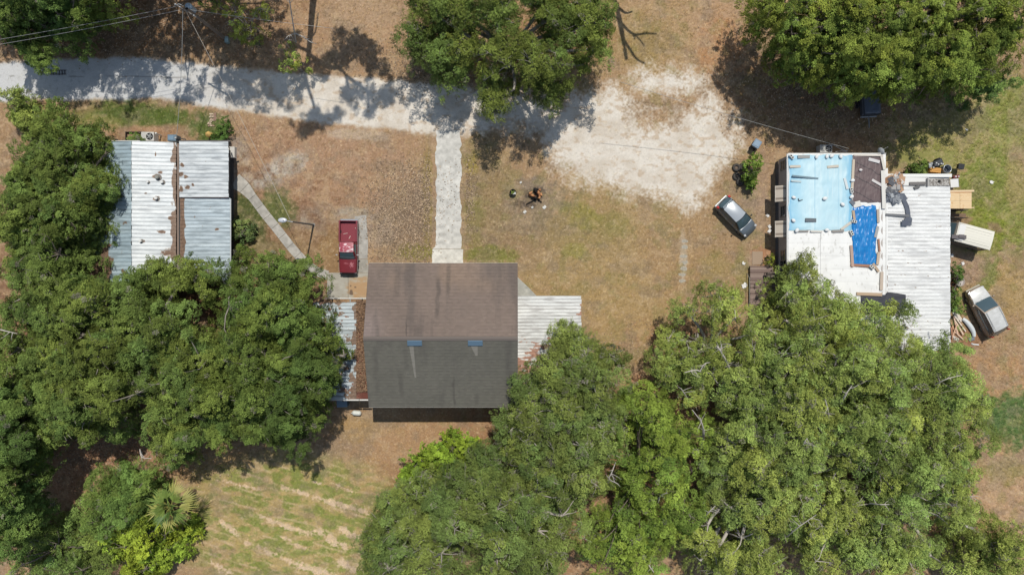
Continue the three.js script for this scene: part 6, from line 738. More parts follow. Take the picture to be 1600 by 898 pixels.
  const sd = pt(1377, 236, 2.9), dish = thing('satellite_dish', 'grey satellite dish on an arm at the tarped home corner', 'satellite dish', [sd.x, 2.4, sd.z], 0.5); mesh('dish', new THREE.SphereGeometry(0.6, 20, 8, 0, 6.283, 0, 0.62).rotateZ(1.25).translate(0.42, 0.45, 0), M(196, 198, 198, 0.5), dish); mesh('arm', new Tubes().add([new THREE.Vector3(-0.1, 0.5, 0), new THREE.Vector3(0.1, 0.15, 0), new THREE.Vector3(0.9, 0.1, 0)], 0.025, 0.02, 6).geo(), M(150, 150, 148, 0.5, 0.3), dish); mesh('receiver', rbox(0.14, 0.08, 0.08, 0.02, 0.9, 0.14, 0), M(90, 90, 92, 0.6), dish); mesh('mast', new Tubes().add([new THREE.Vector3(-0.1, 0.5, 0), new THREE.Vector3(-0.15, 0.05, 0.05), new THREE.Vector3(-0.3, -0.1, 0.6)], 0.03, 0.03, 6).geo(), M(120, 120, 118, 0.5, 0.3), dish);
}
// ---------------------------------------------------------------- tarps and weights on the east roof
const onRoof = (px, py, h = 3.1) => { const p = G(px, py, h); p.y = p.x < EAST.x1 ? EAST.top(p.x) + 0.02 : EAST.ey(p.x) + 0.03; return p; };
function tarp(name, label, x0, y0, x1, y1, color, fold, rag, seed, gloss = 0.4, paintF) {
  const t = thing(name, label, 'tarp', [0, 0, 0]), map = picture(512, 512, (u, v) => paintF ? paintF(u, v) : color);
  const f = (u, v) => { const p = onRoof(lerp(x0, x1, u) + rag * (fbm(v * 7, seed, 3) - 0.5) * (u < 0.5 ? 1 : -1) * Math.abs(u - 0.5) * 2, lerp(y0, y1, v) + rag * (fbm(u * 7, seed + 9, 3) - 0.5) * Math.abs(v - 0.5) * 2); const e = Math.min(u, 1 - u, v, 1 - v); return [p.x, p.y + 0.016 + fold * (0.55 * Math.pow(Math.abs(fbm(u * 5 + seed, v * 6, 3) - 0.5) * 2, 1.2) + 0.45 * fbm(u * 26, v * 9 + seed, 3)) * sst(0, 0.05, e), p.z]; };
  mesh('sheet', grid(f, 60, 60), mapped(map, gloss), t);
  const b = (a, c) => mesh('hem', grid((u, v) => { const p = f(...a(u)); const q = f(...c(u)); return [lerp(p[0], q[0], v), lerp(p[1], q[1], v) + 0.012, lerp(p[2], q[2], v)]; }, 40, 1), mapped(map, gloss), t);
  b((u) => [u, 0], (u) => [u, 0.012]); b((u) => [u, 1], (u) => [u, 0.988]); b((u) => [0, u], (u) => [0.012, u]); b((u) => [1, u], (u) => [0.988, u]);
  return t;
}
tarp('light_blue_tarp', 'large pale blue tarp spread over the north half of the white roof', 1233, 242, 1332, 360, null, 0.085, 5, 3, 0.5, (u, v) => { const seam = Math.max(sst(0.012, 0.0, Math.abs(u - 0.4)), sst(0.01, 0, Math.abs(u - 0.78)) * 0.6), worn = fbm(u * 5 + 2, v * 3, 4), streak = fbm(u * 28, v * 4, 4); let c = mix3([138, 196, 224], [192, 225, 236], clamp(worn * 0.5 + sst(0.0, 0.35, u) * sst(1.0, 0.75, u) * 0.75)); c = mix3(c, [214, 236, 242], 0.55 * sst(0.5, 0.75, streak) * sst(0.1, 0.4, u)); c = mix3(c, [104, 178, 222], 0.6 * Math.max(sst(0.1, 0, v) * 0.6, sst(0.06, 0, u), sst(0.9, 1, u) * 0.8)); c = mix3(c, [96, 160, 198], seam * 0.35); return c; });
tarp('brown_tarp', 'dark brown roofing sheet between the pale blue tarp and the ribbed metal roof', 1333, 243, 1379, 316, null, 0.07, 3, 5, 0.55, (u, v) => { const k = Math.max(...[0.1, 0.42, 0.75].map((o) => sst(0.018, 0, Math.abs(v - o - u * 0.32 + (fbm(u * 6, o * 9, 2) - 0.5) * 0.05)))); return mix3(mix3([92, 76, 78], [112, 94, 94], fbm(u * 5, v * 7, 4)), [48, 42, 46], k * 0.8); });
tarp('bright_blue_tarp', 'bright saturated blue tarp framed by loose boards on the white roof', 1332, 321, 1371, 415, null, 0.2, 5, 8, 0.3, (u, v) => { const crease = Math.max(sst(0.008, 0, Math.abs((u * 5 + fbm(v * 4, 3, 2) * 0.3) % 1 - 0.5) / 5), sst(0.008, 0, Math.abs((v * 9) % 1 - 0.5) / 9)); return mix3(mix3([14, 112, 188], [32, 140, 212], fbm(u * 9, v * 14, 4)), [110, 176, 232], crease * 0.22 + 0.3 * sst(0.62, 0.75, fbm(u * 14 + 4, v * 7, 4))); });
{
  const board = (label, px, py, L, W, deg, tone, th = 0.05) => { const p = onRoof(px, py, 3.15), t = thing('loose_board', label, 'board', p.clone().setY(p.y + 0.075), -deg * Math.PI / 180); const k = 1 / PPM * 0.95; mesh('board', rbox(L * k, th, W * k, 0.012, 0, th / 2, 0, 0, 0, 0, 1), M(...tone, 0.85), t); };
  const grey = [132, 136, 140], buff = [206, 198, 184], tan = [186, 164, 140], rus = [166, 122, 98];
  board('grey board near the north edge of the pale blue tarp', 1256, 245, 19, 5, 0, [158, 160, 158]);
  board('white board end at the west edge of the pale blue tarp', 1243, 260, 17, 4, -1, buff); board('whitish short board near the east side of the pale blue tarp', 1301, 260.5, 18, 4, -5, buff);
  board('long grey pipe like board lying slantwise on the pale blue tarp', 1258, 277, 41, 2.6, 6, [120, 142, 154], 0.09); board('pale board just below the slanting grey one', 1244.5, 283, 16, 3, 6, [190, 206, 210]);
  board('white board lying north to south on the pale blue tarp', 1322, 287, 18, 4, 75, [214, 222, 224]); board('dark grey board near the south edge of the pale blue tarp', 1266.5, 344, 17, 6, 2, [104, 112, 118]);
  board('grey board under the south hem of the pale blue tarp, westmost', 1254, 361, 18, 3, 1, [156, 152, 146]); board('pale board under the south hem of the pale blue tarp, second', 1275, 361.5, 18, 3, 2, [216, 212, 204]); board('grey board under the south hem of the pale blue tarp, eastmost', 1309, 361, 19, 4, -2, [150, 146, 142]);
  board('slanting board at the southeast corner of the pale blue tarp', 1322, 353, 20, 4, -36, [208, 200, 188]);
  board('tan board at the upper west edge of the bright blue tarp', 1334.5, 336, 15, 4, 82, tan); board('reddish board at the lower west edge of the bright blue tarp', 1331.5, 400, 34, 4.5, 86, [188, 160, 144]); board('reddish board along the south end of the bright blue tarp', 1345, 414.5, 31, 4, 3, rus);
  board('buff board at the upper east edge of the bright blue tarp', 1373.5, 337, 21, 4, 88, [186, 172, 158]); board('grey board at the middle east edge of the bright blue tarp', 1371, 362, 18, 4.5, 102, [166, 166, 166]); board('reddish board lower on the east edge of the bright blue tarp', 1375, 383, 20, 3, 85, rus); board('buff board by the southeast corner of the bright blue tarp', 1373.5, 403.5, 20, 4.5, 96, [198, 178, 158]); board('short tan board across the southeast corner of the bright blue tarp', 1370, 418, 16, 4, 55, tan);
  board('weathered board lying lengthwise on the white roof south of the blue tarp', 1379, 439, 29, 5, 92, [196, 180, 164]); board('long tan board along the edge of the sunken black roofing', 1359, 459.5, 40, 5, 2, [188, 164, 138], 0.09);
  board('white board near the north edge of the brown sheet', 1367, 250.5, 18, 5, 15, [214, 212, 212]); board('white board lying slantwise low on the brown sheet', 1371.5, 285, 18, 4, 30, [212, 208, 206]);
  board('long beam along the seam east of the brown sheet', 1381.5, 296, 60, 6, 88, [222, 220, 214], 0.1); board('white beam at the northeast corner of the brown sheet', 1381, 254, 22, 4, 78, [222, 216, 206], 0.08); board('tan trim strip between the pale blue tarp and the brown sheet', 1333, 272, 46, 4, 93, [204, 190, 172]); board('thin white strip along the north edge of the brown sheet', 1358, 242.6, 46, 2.4, 1, [212, 204, 194]);
  board('dark grey plank crossing the ribbed metal roof', 1404.5, 336, 37, 4, 3, [112, 114, 118]); board('dark grey strip near the north edge of the ribbed metal roof', 1437, 286, 26, 5, -1, [118, 114, 112]); board('short dark shingle piece on the ribbed metal roof', 1435.5, 292, 9, 5, -22, [104, 104, 104]); board('upright grey batten beside the exposed decking', 1452.5, 284, 13, 3, 90, [122, 120, 120]); board('broad white board beside the brown sheet corner', 1339.5, 319, 12, 9, -15, [222, 220, 214]); board('grey slate piece next to the broad white board', 1332, 316.5, 9, 6, 45, [110, 116, 126]);
  // blocks and bags that weigh the tarps down
  const bag = (label, px, py, s = 1, tone = [232, 234, 234], turn = 0) => { const p = onRoof(px, py, 3.15), t = thing('sand_bag', label, 'weight', p.clone().setY(p.y + 0.065), turn); mesh('bag', new THREE.SphereGeometry(0.16 * s, 12, 8).scale(1.15, 0.62, 0.9).translate(0, 0.09 * s, 0), M(...tone, 0.8), t); mesh('tie', cyl(0.04, 0.06, 0.06, 0.17 * s, 0.1, 0, 8, 0, 1.2), M(...tone.map((c) => c - 20), 0.8), t); };
  const bags = [['first white bag along the north tarp hem, next to the grey board', 1275, 245.5], ['second white bag along the north hem of the pale blue tarp', 1291, 245], ['third white bag along the north hem of the pale blue tarp', 1298.5, 244], ['white bag nearest the northeast corner of the pale blue tarp', 1313, 245], ['white bag at the tarp seam beside the brown sheet', 1332, 282], ['white bag low on the west side of the pale blue tarp', 1240.5, 308.5], ['white bag in the middle south part of the pale blue tarp', 1287.5, 310.5], ['white bag near the southeast part of the pale blue tarp', 1316, 319.5], ['white bag at the southwest side of the pale blue tarp above the hem', 1240, 344.5], ['white bag on the south hem beside the westmost board', 1245, 360], ['white bag at the middle of the south hem', 1291, 359.5], ['white bag at the seam just above the grey slate piece', 1330.5, 307.5]];
  bags.forEach(([l, x, y], i) => bag(l, x, y, 0.9 + 0.3 * h2(i, 3), [234, 236, 236], h2(i, 8) * 6));
  bag('small light bag on the brown sheet', 1345, 265.5, 0.85, [222, 216, 214]);
  const block = (label, px, py, deg) => { const p = onRoof(px, py, 3.2), t = thing('concrete_block', label, 'concrete block', p.clone().setY(p.y + 0.07), -deg * Math.PI / 180); const s = new THREE.Shape([[-0.2, -0.1], [0.2, -0.1], [0.2, 0.1], [-0.2, 0.1]].map(([x, y]) => new THREE.Vector2(x, y))); for (const c of [-0.09, 0.09]) { const hh = new THREE.Path([[-0.06, -0.065], [-0.06, 0.065], [0.06, 0.065], [0.06, -0.065]].map(([x, y]) => new THREE.Vector2(x + c, y))); s.holes.push(hh); } mesh('block', put(new THREE.ExtrudeGeometry(s, { depth: 0.19, bevelEnabled: false }), 0, 0, 0, 0, -Math.PI / 2).scale(1.15, 1, 1.15), M(224, 224, 220, 0.9), t); mesh('block_base', box(0.42, 0.02, 0.22, 0, 0.012, 0), M(30, 34, 40, 0.9), t); };
  block('hollow white block at the west edge of the bright blue tarp', 1330.8, 364, 65); block('hollow block at the southeast corner of the bright blue tarp', 1363, 417, 40); block('hollow block at the northwest corner of the pale blue tarp', 1237.5, 244.8, 45); block('white block at the top west corner of the bright blue tarp', 1334.5, 346, 10); block('hollow block on the seam west of the brown sheet foot', 1330.5, 297.5, 80);
  const br = onRoof(1251, 313, 3.1), bk = thing('metal_bracket', 'small dark angle bracket lying on the pale blue tarp', 'bracket', br.clone().setY(br.y + 0.08), 0.3); mesh('flange', box(0.36, 0.03, 0.06, 0, 0.03, 0), M(52, 54, 58, 0.6), bk); mesh('flange', box(0.05, 0.03, 0.26, -0.16, 0.03, -0.1), M(52, 54, 58, 0.6), bk);
  // torn roofing heap and ragged felt strip on the metal roof
  const rnd = rngOf(91), heap = (name, label, cx, cy, rx, ry, n, tones, smin, smax) => { const o = onRoof(cx, cy, 2.9), t = thing(name, label, 'debris', o); for (let i = 0; i < n; i++) { const a = rnd() * 6.283, r = Math.sqrt(rnd()), s = lerp(smin, smax, rnd()); mesh('scrap', box(s, 0.02 + rnd() * 0.02, s * (0.3 + rnd() * 0.6), Math.cos(a) * r * rx / PPM, 0.05 + rnd() * 0.1 + 0.012 * (i % 7), Math.sin(a) * r * ry / PPM, rnd() * 3, (rnd() - 0.5) * 0.3, (rnd() - 0.5) * 0.3), M(...tones[Math.floor(rnd() * tones.length)], 0.9), t); } };
  heap('roofing_debris', 'mixed torn shingles and boards heaped at the metal roof corner', 1398, 287, 13, 14, 60, [[110, 112, 116], [170, 168, 166], [156, 116, 88], [214, 212, 208], [90, 92, 98], [186, 150, 120]], 0.2, 0.75);
  heap('roofing_debris', 'square patch of grey torn shingles below the debris corner', 1396, 309, 11, 8, 46, [[140, 144, 150], [112, 118, 128], [170, 174, 178], [92, 98, 108]], 0.15, 0.5);
  const felt = thing('felt_strip', 'twisted dark grey felt strip trailing down the ribbed metal roof', 'roofing felt', [0, 0, 0]); mesh('strip', grid((u, v) => { const px = lerp(1406, 1418, v) + 6 * Math.sin(v * 3.1) + (u - 0.5) * (v > 0.75 ? 12 : v < 0.2 ? 14 : 7), py = lerp(302, 352, v), p = onRoof(px, py, 2.9); return [p.x, p.y + 0.05 + 0.12 * fbm(u * 3, v * 12, 3), p.z]; }, 6, 40), M(94, 100, 112, 0.85), felt);
  mesh('strip', grid((u, v) => { const p = onRoof(1413 + (u - 0.5) * 10, lerp(344, 353, v), 2.9); return [p.x, p.y + 0.2 + 0.06 * fbm(u * 4, v * 5, 2), p.z]; }, 6, 6), M(86, 92, 106, 0.85), felt);
}
// ---------------------------------------------------------------- junk, shed and boards along the east side
{
  const rnd = rngOf(95), P = (x, y, h) => { const p = pt(x, y, h); p.y = 0; return p; };
  const mo = thing('old_motor', 'black and grey engine machine among junk at the metal roof corner', 'engine', P(1463, 257, 0.6), 0.35); for (const [w, h, d, x, y, z, c] of [[0.9, 0.5, 0.6, 0.35, 0.3, -0.05, [40, 44, 50]], [0.5, 0.4, 0.45, -0.35, 0.3, -0.1, [150, 154, 160]], [0.3, 0.3, 0.3, -0.1, 0.65, 0.0, [70, 74, 80]], [0.7, 0.06, 0.5, 0.35, 0.6, -0.05, [56, 60, 66]]]) mesh('housing', rbox(w, h, d, 0.06, x, y, z, (rnd() - 0.5) * 0.3), M(...c, 0.6, 0.2), mo); for (let k = 0; k < 7; k++) mesh('bolt_cap', cyl(0.07, 0.06, 0.1, -0.6 + k * 0.2, 0.66 + 0.1 * (k % 2), -0.3 + rnd() * 0.5, 10), M(214, 214, 212, 0.5), mo); for (const s of [-1, 1]) { const w = mesh('wheel', put(new THREE.TorusGeometry(0.2, 0.07, 8, 18), 0, 0, 0), rubber, mo); w.position.set(s * 0.55, 0.24, -0.42); }
  const ob = thing('orange_crate', 'orange open crate in the junk below the black engine', 'crate', P(1462.5, 265.5, 0.4), -0.12); for (let k = 0; k < 3; k++) mesh('slat', rbox(1.02, 0.03, 0.13, 0.008, 0, 0.42, -0.15 + k * 0.15, 0, 0, 0, 1), M(222, 164, 84, 0.7), ob); for (const s of [-1, 1]) { mesh('side_board', rbox(1.04, 0.36, 0.03, 0.008, 0, 0.22, s * 0.22), M(206, 148, 76, 0.7), ob); mesh('end_board', rbox(0.03, 0.36, 0.4, 0.008, s * 0.51, 0.22, 0), M(206, 148, 76, 0.7), ob); }
  const dr = thing('steel_drum', 'round silver washing machine drum in the junk', 'drum', P(1480, 264, 0.5), 0.4); mesh('drum', new THREE.LatheGeometry([[0, 0.08], [0.36, 0.08], [0.4, 0.02], [0.4, 0.62], [0.37, 0.66], [0.33, 0.62], [0.33, 0.16], [0, 0.14]].map(([x, y]) => new THREE.Vector2(x, y)), 26), M(176, 184, 194, 0.3, 0.6), dr); mesh('hub', merge([cyl(0.09, 0.06, 0.26, 0, 0.26, 0, 12), ...[0, 1, 2].map((k) => box(0.62, 0.05, 0.08, 0, 0.2, 0, k * 1.05))]), M(60, 64, 70, 0.5, 0.3), dr);
  const gr = thing('black_grill', 'black square grill standing in the lawn past the junk', 'grill', P(1502, 260, 0.8), -0.15); mesh('lid', rbox(0.56, 0.16, 0.5, 0.05, 0, 0.86, 0, 0, 0.12), M(34, 36, 40, 0.55), gr); mesh('firebox', rbox(0.5, 0.25, 0.44, 0.04, 0, 0.68, 0), M(38, 38, 40, 0.7), gr); for (const [x, z] of [[-0.2, -0.17], [0.2, -0.17], [-0.2, 0.17], [0.2, 0.17]]) mesh('leg', cyl(0.02, 0.02, 0.58, x, 0.29, z, 6), M(60, 60, 62, 0.5, 0.4), gr); mesh('handle', cyl(0.018, 0.018, 0.4, 0, 0.88, 0.29, 6, 0, Math.PI / 2), M(110, 108, 104, 0.5), gr);
  const tb = thing('white_table', 'white rectangular table wedged against the metal roof corner', 'table', P(1492, 286, 0.75), 0.08); mesh('tabletop', rbox(0.75, 0.05, 0.8, 0.02, 0, 0.74, 0), M(228, 228, 226, 0.5), tb); mesh('rim_bar', rbox(0.06, 0.05, 0.82, 0.015, 0.42, 0.7, 0), M(180, 180, 178, 0.5), tb); for (const [x, z] of [[-0.3, -0.33], [0.3, -0.33], [-0.3, 0.33], [0.3, 0.33]]) mesh('leg', cyl(0.025, 0.025, 0.72, x, 0.36, z, 8), M(190, 190, 188, 0.4, 0.3), tb);
  const rg = thing('red_toolbox', 'dark red box with white rags between grill and table', 'box', P(1496, 275.5, 0.3), 0.2); mesh('case', rbox(0.6, 0.26, 0.3, 0.03, 0, 0.14, 0), M(120, 50, 50, 0.6), rg); mesh('rag', merge([new THREE.SphereGeometry(0.1, 8, 6).scale(1, 0.5, 1).translate(-0.1, 0.3, 0), new THREE.SphereGeometry(0.08, 8, 6).scale(1, 0.5, 1).translate(0.18, 0.29, 0.05)]), M(216, 206, 206, 0.9), rg);
  // plywood roofed lean-to
  const c0 = pt(1484, 297, 2.3), c1 = pt(1518.5, 326, 2.1), sh = thing('plywood_shed', 'small lean-to with a new plywood roof against the metal roofed house', 'shed', [(c0.x + c1.x) / 2, 0, (c0.z + c1.z) / 2]), w = c1.x - c0.x, d = c1.z - c0.z;
  const ply = (s) => mapped(picture(128, 128, (u, v) => { const g = fbm(u * 3 + s, v * 26, 4); return mix3(mix3([238, 214, 176], [222, 188, 140], g), [206, 160, 108], 0.6 * sst(0.62, 0.72, fbm(u * 6 + s * 3, v * 5, 3)) * (u < 0.35 ? 1 : 0.3)); }), 0.8);
  for (const [a, b, e, f, s] of [[0, 0.48, 0.14, 0.58, 1], [0.485, 1, 0.14, 0.58, 2], [0, 0.48, 0.585, 1, 3], [0.485, 1, 0.585, 1, 4]]) mesh('plywood_sheet', rbox((b - a) * w, 0.025, (f - e) * d, 0.006, (a + b) / 2 * w - w / 2, 2.26 - 0.06 * (a + b), (e + f) / 2 * d - d / 2, 0, 0, -0.06, 1), ply(s), sh);
  mesh('roof_board', rbox(w * 1.1, 0.05, 0.17, 0.01, w * 0.06, 2.2, -d / 2 + 0.06, 0.02, 0, -0.05), M(230, 202, 164, 0.8), sh); mesh('roof_board', rbox(w, 0.03, 0.11, 0.008, 0, 2.2, -d / 2 + 0.2, 0.03, 0, -0.05), M(196, 150, 104, 0.8), sh); mesh('roof_board', rbox(0.35, 0.05, 0.09, 0.01, w / 2 + 0.1, 2.1, d / 2 - 0.1), M(226, 196, 156, 0.8), sh);
  for (const [x, z] of [[w / 2 - 0.08, -d / 2 + 0.1], [w / 2 - 0.08, d / 2 - 0.08], [-w / 2 + 0.08, -d / 2 + 0.1], [-w / 2 + 0.08, d / 2 - 0.08]]) mesh('post', box(0.09, 2.12, 0.09, x, 1.06, z), M(190, 156, 112, 0.85), sh);
  mesh('side_panel', box(0.03, 1.9, d - 0.3, w / 2 - 0.02, 1.0, 0), M(164, 130, 90, 0.85), sh); mesh('beam', box(w, 0.12, 0.06, 0, 2.06, d / 2 - 0.02), M(150, 120, 90, 0.85), sh);
  const rk = thing('lumber_rack', 'dark open metal rack below the plywood lean-to', 'rack', P(1499, 334, 0.9)); for (const y of [0.25, 0.6, 0.95]) for (const z of [-0.35, 0.35]) mesh('rail', box(1.7, 0.05, 0.05, 0, y, z), M(44, 42, 42, 0.7), rk); for (const x of [-0.82, -0.3, 0.3, 0.82]) for (const z of [-0.35, 0.35]) mesh('upright', box(0.05, 1.0, 0.05, x, 0.5, z), M(40, 38, 38, 0.7), rk); mesh('shelf_board', box(1.66, 0.03, 0.3, 0, 0.64, 0.1), M(128, 104, 84, 0.9), rk);
  // pots and painted things by the minivan
  for (const [l, x, y, r, h, tone] of [['big grey tub beside the minivan nose', 1501.5, 440, 0.42, 0.5, [178, 166, 158]], ['orange clay pot against the metal roof wall by the minivan', 1490.5, 444.5, 0.22, 0.3, [200, 136, 88]], ['dark pot between the orange pot and the grey tub', 1493.5, 437, 0.2, 0.28, [60, 54, 50]]]) { const p = P(x, y, h), t = thing('garden_pot', l, 'pot', p); mesh('pot', new THREE.LatheGeometry([[r * 0.6, 0], [r * 0.75, 0.02], [r, h * 0.9], [r * 1.08, h * 0.94], [r, h], [r * 0.86, h * 0.92], [r * 0.6, h * 0.3], [0, h * 0.25]].map(([a, b]) => new THREE.Vector2(a, b)), 18), M(...tone, 0.85), t); mesh('soil', put(new THREE.CircleGeometry(r * 0.84, 16), 0, h * 0.86, 0, 0, -Math.PI / 2), M(...(r > 0.3 ? [196, 186, 180] : [84, 70, 58]), 0.95), t); }
  const rb = thing('red_bucket', 'red bucket standing just above the grey tub', 'bucket', P(1501.5, 433.5, 0.5)); mesh('bucket', new THREE.LatheGeometry([[0, 0.02], [0.13, 0], [0.18, 0.34], [0.19, 0.36], [0.17, 0.34], [0.12, 0.05], [0, 0.05]].map(([a, b]) => new THREE.Vector2(a, b)), 16), M(206, 64, 58, 0.5), rb); mesh('handle', put(new THREE.TorusGeometry(0.18, 0.012, 6, 16, Math.PI), 0, 0.34, 0, 0.4), M(180, 178, 174, 0.4, 0.4), rb);
  const sk = P(1497, 451, 0.2), st = thing('garden_stakes', 'yellowish garden stakes leaning by the minivan nose', 'stakes', sk); for (const [a, b, c] of [[0.2, 0.5, 0.5], [-0.1, 0.6, -0.4], [0.3, 0.7, -0.1]]) mesh('stake', new Tubes().add([new THREE.Vector3(-a, 0.04, -b * 0.6), new THREE.Vector3(a, 0.3, b * 0.6 + c * 0.2)], 0.025, 0.02, 5).geo(), M(196, 172, 110, 0.8), st);
  // board pile
  const bp = thing('board_pile', 'pile of salvaged boards lying along the metal roof wall beside the minivan', 'lumber pile', P(1494, 508, 0.2)); for (const [x, z, L, w, r, y, tone] of [[0.12, -0.95, 1.1, 0.36, 1.05, 0.06, [226, 220, 212]], [0.4, -0.75, 0.9, 0.3, 0.95, 0.1, [222, 210, 196]], [-0.3, -0.1, 1.7, 0.13, 1.2, 0.1, [206, 160, 128]], [0.05, 0.0, 1.8, 0.14, 1.35, 0.16, [222, 186, 160]], [0.3, 0.15, 1.7, 0.12, 1.05, 0.2, [226, 202, 178]], [0.55, -0.05, 1.6, 0.11, 0.95, 0.12, [232, 214, 196]], [-0.1, 0.5, 1.3, 0.12, 1.9, 0.24, [214, 176, 146]], [0.35, 0.95, 1.2, 0.12, 0.75, 0.1, [222, 190, 166]], [-0.3, 0.75, 1.1, 0.13, 1.5, 0.14, [188, 136, 106]], [0.0, 1.2, 0.9, 0.3, 0.5, 0.05, [206, 198, 188]]]) mesh('board', rbox(L, 0.03, w, 0.008, x, y, z, -r, 0, (h2(L * 99, 1) - 0.5) * 0.1, 1), M(...tone, 0.85), bp);
  const bm = thing('car_bumper', 'loose white car bumper lying beside the tan minivan', 'bumper', [0, 0, 0]); { const path = new THREE.CatmullRomCurve3([pt(1506, 497.5, 0.25), pt(1512, 502, 0.3), pt(1518, 509, 0.3), pt(1523, 518, 0.28), pt(1524.5, 526, 0.25)]).getPoints(20); mesh('bumper_skin', grid((u, v) => { const i = Math.round(v * 20), p = path[i], q = path[Math.min(20, i + 1)].clone().sub(path[Math.max(0, i - 1)]).normalize(), a = (u - 0.5) * 2.4, r = 0.2 * (0.75 + 0.5 * Math.sin(v * 3.1)); return [p.x - q.z * Math.sin(a) * r, 0.08 + Math.cos(a) * r * 1.1, p.z + q.x * Math.sin(a) * r]; }, 8, 20), M(222, 228, 230, 0.4), bm); mesh('grille_insert', box(0.5, 0.12, 0.1, path[9].x - 0.08, 0.2, path[9].z + 0.05, -0.9), M(60, 60, 60, 0.7), bm); const mt = thing('metal_plate', 'grey metal plate at the foot of the loose car bumper', 'metal sheet', P(1519.5, 529, 0.1), 0.3); mesh('plate', rbox(0.55, 0.03, 0.34, 0.01, 0, 0.06, 0, 0, 0.08), M(140, 146, 150, 0.5, 0.3), mt); mesh('fold', rbox(0.55, 0.12, 0.03, 0.008, 0, 0.11, 0.17), M(120, 126, 130, 0.5, 0.3), mt); }
  const ls = thing('rubber_scrap', 'dark curved rubber scrap on bare dirt below the minivan', 'rubber scrap', P(1511, 543.5, 0.1), 0.15); mesh('tread_piece', put(new THREE.TorusGeometry(0.36, 0.12, 8, 18, 2.6), 0, 0.12, 0, 0, Math.PI / 2), rubber, ls); mesh('liner', rbox(0.6, 0.03, 0.34, 0.012, 0, 0.05, 0.18), M(30, 28, 28, 0.9), ls);
  const wp = thing('white_trim_strip', 'broken white trim strip on the dirt below the minivan', 'trim strip', P(1525.5, 538, 0.05), -0.1); mesh('strip', rbox(0.62, 0.04, 0.12, 0.012, 0, 0.03, 0), M(222, 224, 224, 0.5), wp); mesh('tab', rbox(0.16, 0.03, 0.08, 0.01, -0.36, 0.03, -0.05, 0.4), M(200, 202, 202, 0.5), wp);
  [['white crumpled scrap nearest the metal roof below the camper van', 1487.5, 399, 0.3], ['white scrap on bare dirt, left of the pair below the camper van', 1499.5, 416.5, 0.26], ['white scrap on bare dirt, right of the pair below the camper van', 1504.5, 411.5, 0.3], ['pale scrap alone in the green lawn east of the junk', 1549.5, 284.5, 0.35], ['tiny pale scrap in the lawn above the plywood roof', 1511, 203, 0.2], ['white scrap on the grass beside the silver hatchback nose', 1199.5, 337, 0.3], ['upper white scrap beside the second awning', 1202, 354, 0.32], ['white scrap at the foot of the second awning', 1202.5, 361, 0.36], ['white rag on the grass beside the timber deck', 1162, 411, 0.3], ['tangled white wire scrap at the deck rail foot', 1163, 446, 0.5]].forEach(([l, x, y, s]) => { const p = P(x, y, 0), k = thing('litter_scrap', l, 'litter', p, rnd() * 6); mesh('sheet', grid((u, v) => [(u - 0.5) * s + (fbm(v * 5, s * 90, 2) - 0.5) * 0.2, 0.03 + 0.12 * fbm(u * 4 + s * 9, v * 4, 2), (v - 0.5) * s * 0.8 + (fbm(u * 5, s * 70, 2) - 0.5) * 0.2], 6, 6), M(232, 230, 226, 0.8), k); });
}
{ // timber grate lying on the track
  const a = pt(89, 112.5, 0.05), t = thing('timber_pallet', 'dark broken timber grate lying on the shaded track', 'pallet', [a.x, 0, a.z]); for (let k = 0; k < 6; k++) mesh('slat', rbox(0.07, 0.05, 0.42, 0.008, -0.68 + k * 0.27 + 0.04 * h2(k, 2), 0.045, 0.02 + 0.06 * h2(k, 4), 0.1 * (h2(k, 6) - 0.5)), M(84, 80, 82, 0.9), t); for (const z of [-0.17, 0.2]) mesh('rail', rbox(1.65, 0.05, 0.07, 0.008, 0, 0.075, z), M(96, 92, 94, 0.9), t);
}
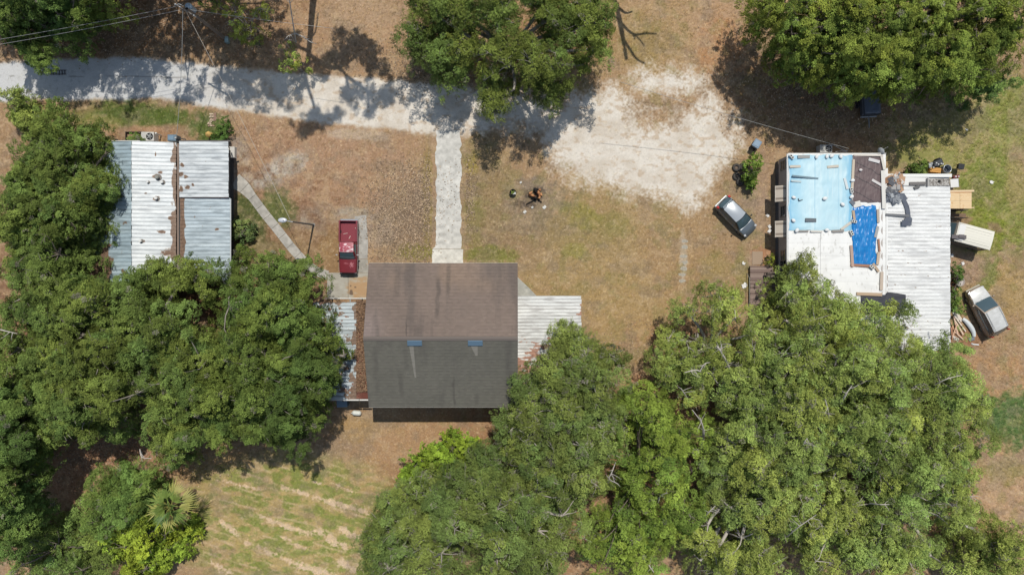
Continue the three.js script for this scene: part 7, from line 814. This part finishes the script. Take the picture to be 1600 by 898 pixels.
// ---------------------------------------------------------------- ground cover: tufts of grass and dead leaves
{
  const rnd = rngOf(201), bl = [];
  for (let i = 0; i < 9; i++) { const a = i * 0.698 + rnd() * 0.5, L = 0.09 + rnd() * 0.1, h = 0.02 + rnd() * 0.035, w = 0.012, g = new THREE.BufferGeometry(), c = Math.cos(a), s = Math.sin(a), r = 0.02 + rnd() * 0.05; g.setAttribute('position', new THREE.Float32BufferAttribute([c * r + s * w, 0, s * r - c * w, c * r - s * w, 0, s * r + c * w, c * (r + L * 0.55), h, s * (r + L * 0.55), c * (r + L), h * 0.7, s * (r + L), c * r + s * w, 0, s * r - c * w, c * (r + L * 0.55), h, s * (r + L * 0.55)], 3)); { const n = new Float32Array(18); for (let q = 0; q < 6; q++) { n[q * 3] = c * 0.15; n[q * 3 + 1] = 0.98; n[q * 3 + 2] = s * 0.15; } g.setAttribute('normal', new THREE.BufferAttribute(n, 3)); } bl.push(g); }
  const tuft = merge(bl), N = 110000, solid = [[205, 222, 372, 440], [500, 405, 820, 650], [800, 460, 912, 600], [1205, 236, 1492, 545], [1170, 390, 1220, 510], [528, 336, 582, 470], [674, 200, 726, 412]];
  const im = new THREE.InstancedMesh(tuft, new THREE.MeshPhysicalMaterial({ roughness: 0.85, side: THREE.DoubleSide, specularIntensity: 0.3 }), N), o = new THREE.Object3D(), c = new THREE.Color(); let k = 0;
  while (k < N) {
    const x = -20 + rnd() * 1640, y = -15 + rnd() * 928; if (solid.some(([a, b, e, f]) => x > a && x < e && y > b && y < f)) continue;
    const [g, s] = groundAt(x, y), green = clamp((g[1] - g[0] * 0.86) / 24); if (s > 0.15 && rnd() > 0.04) continue; if (rnd() > 0.3 + 0.5 * green + 0.3 * fbm(x / 3, y / 3, 2)) continue;
    o.position.set((x - 800) / PPM, 0, (y - 449) / PPM); o.rotation.set((rnd() - 0.5) * 0.3, rnd() * 6.28, (rnd() - 0.5) * 0.3); o.scale.setScalar(0.55 + rnd() * 0.5 + green * 0.12); o.updateMatrix(); im.setMatrixAt(k, o.matrix);
    const t = 0.75 + rnd() * 0.7; im.setColorAt(k, c.setRGB(toLin(g[0]) / KEY * t * 1.08, toLin(g[1]) / KEY * t * 1.1, toLin(g[2]) / KEY * t)); k++;
  }
  im.name = 'grass'; im.userData = { label: 'short dry and green grass tufts all over the open ground', category: 'grass', kind: 'stuff' }; im.castShadow = im.receiveShadow = true; scene.add(im);
  const leaf = new THREE.PlaneGeometry(0.1, 0.05); leaf.rotateX(-Math.PI / 2); const n2 = 30000, lm = new THREE.InstancedMesh(leaf, new THREE.MeshStandardMaterial({ roughness: 0.9, side: THREE.DoubleSide }), n2); k = 0;
  const beds = [[640, 340, 70, 85, 0.25], [700, 110, 130, 50, 0.1], [1310, 140, 190, 95, 0.2], [200, 40, 260, 70, 0.15], [200, 690, 180, 70, 0.1], [1080, 690, 170, 170, 0.12], [700, 300, 40, 60, 0.1]];
  while (k < n2) { const b = beds[Math.floor(rnd() * beds.length)], x = b[0] + (rnd() + rnd() - 1) * b[2] * 1.2, y = b[1] + (rnd() + rnd() - 1) * b[3] * 1.2; if (x > 672 && x < 728 && y > 200 && rnd() > 0.05) continue; if (sandAt(x, y) > 0 && rnd() > 0.08) continue; o.position.set((x - 800) / PPM, 0.02 + rnd() * 0.03, (y - 449) / PPM); o.rotation.set((rnd() - 0.5) * 1.2, rnd() * 6.28, (rnd() - 0.5) * 1.2); o.scale.setScalar(0.7 + rnd() * 0.9); o.updateMatrix(); lm.setMatrixAt(k, o.matrix); const t = rnd(); lm.setColorAt(k, c.setRGB(0.13 + 0.36 * t * t, 0.09 + 0.27 * t * t, 0.06 + 0.18 * t * t)); k++; }
  lm.name = 'fallen_leaves'; lm.userData = { label: 'brown and straw coloured dead leaves strewn on the ground under the trees', category: 'dead leaves', kind: 'stuff' }; lm.castShadow = lm.receiveShadow = true; scene.add(lm);
}

renderer.render(scene, camera);
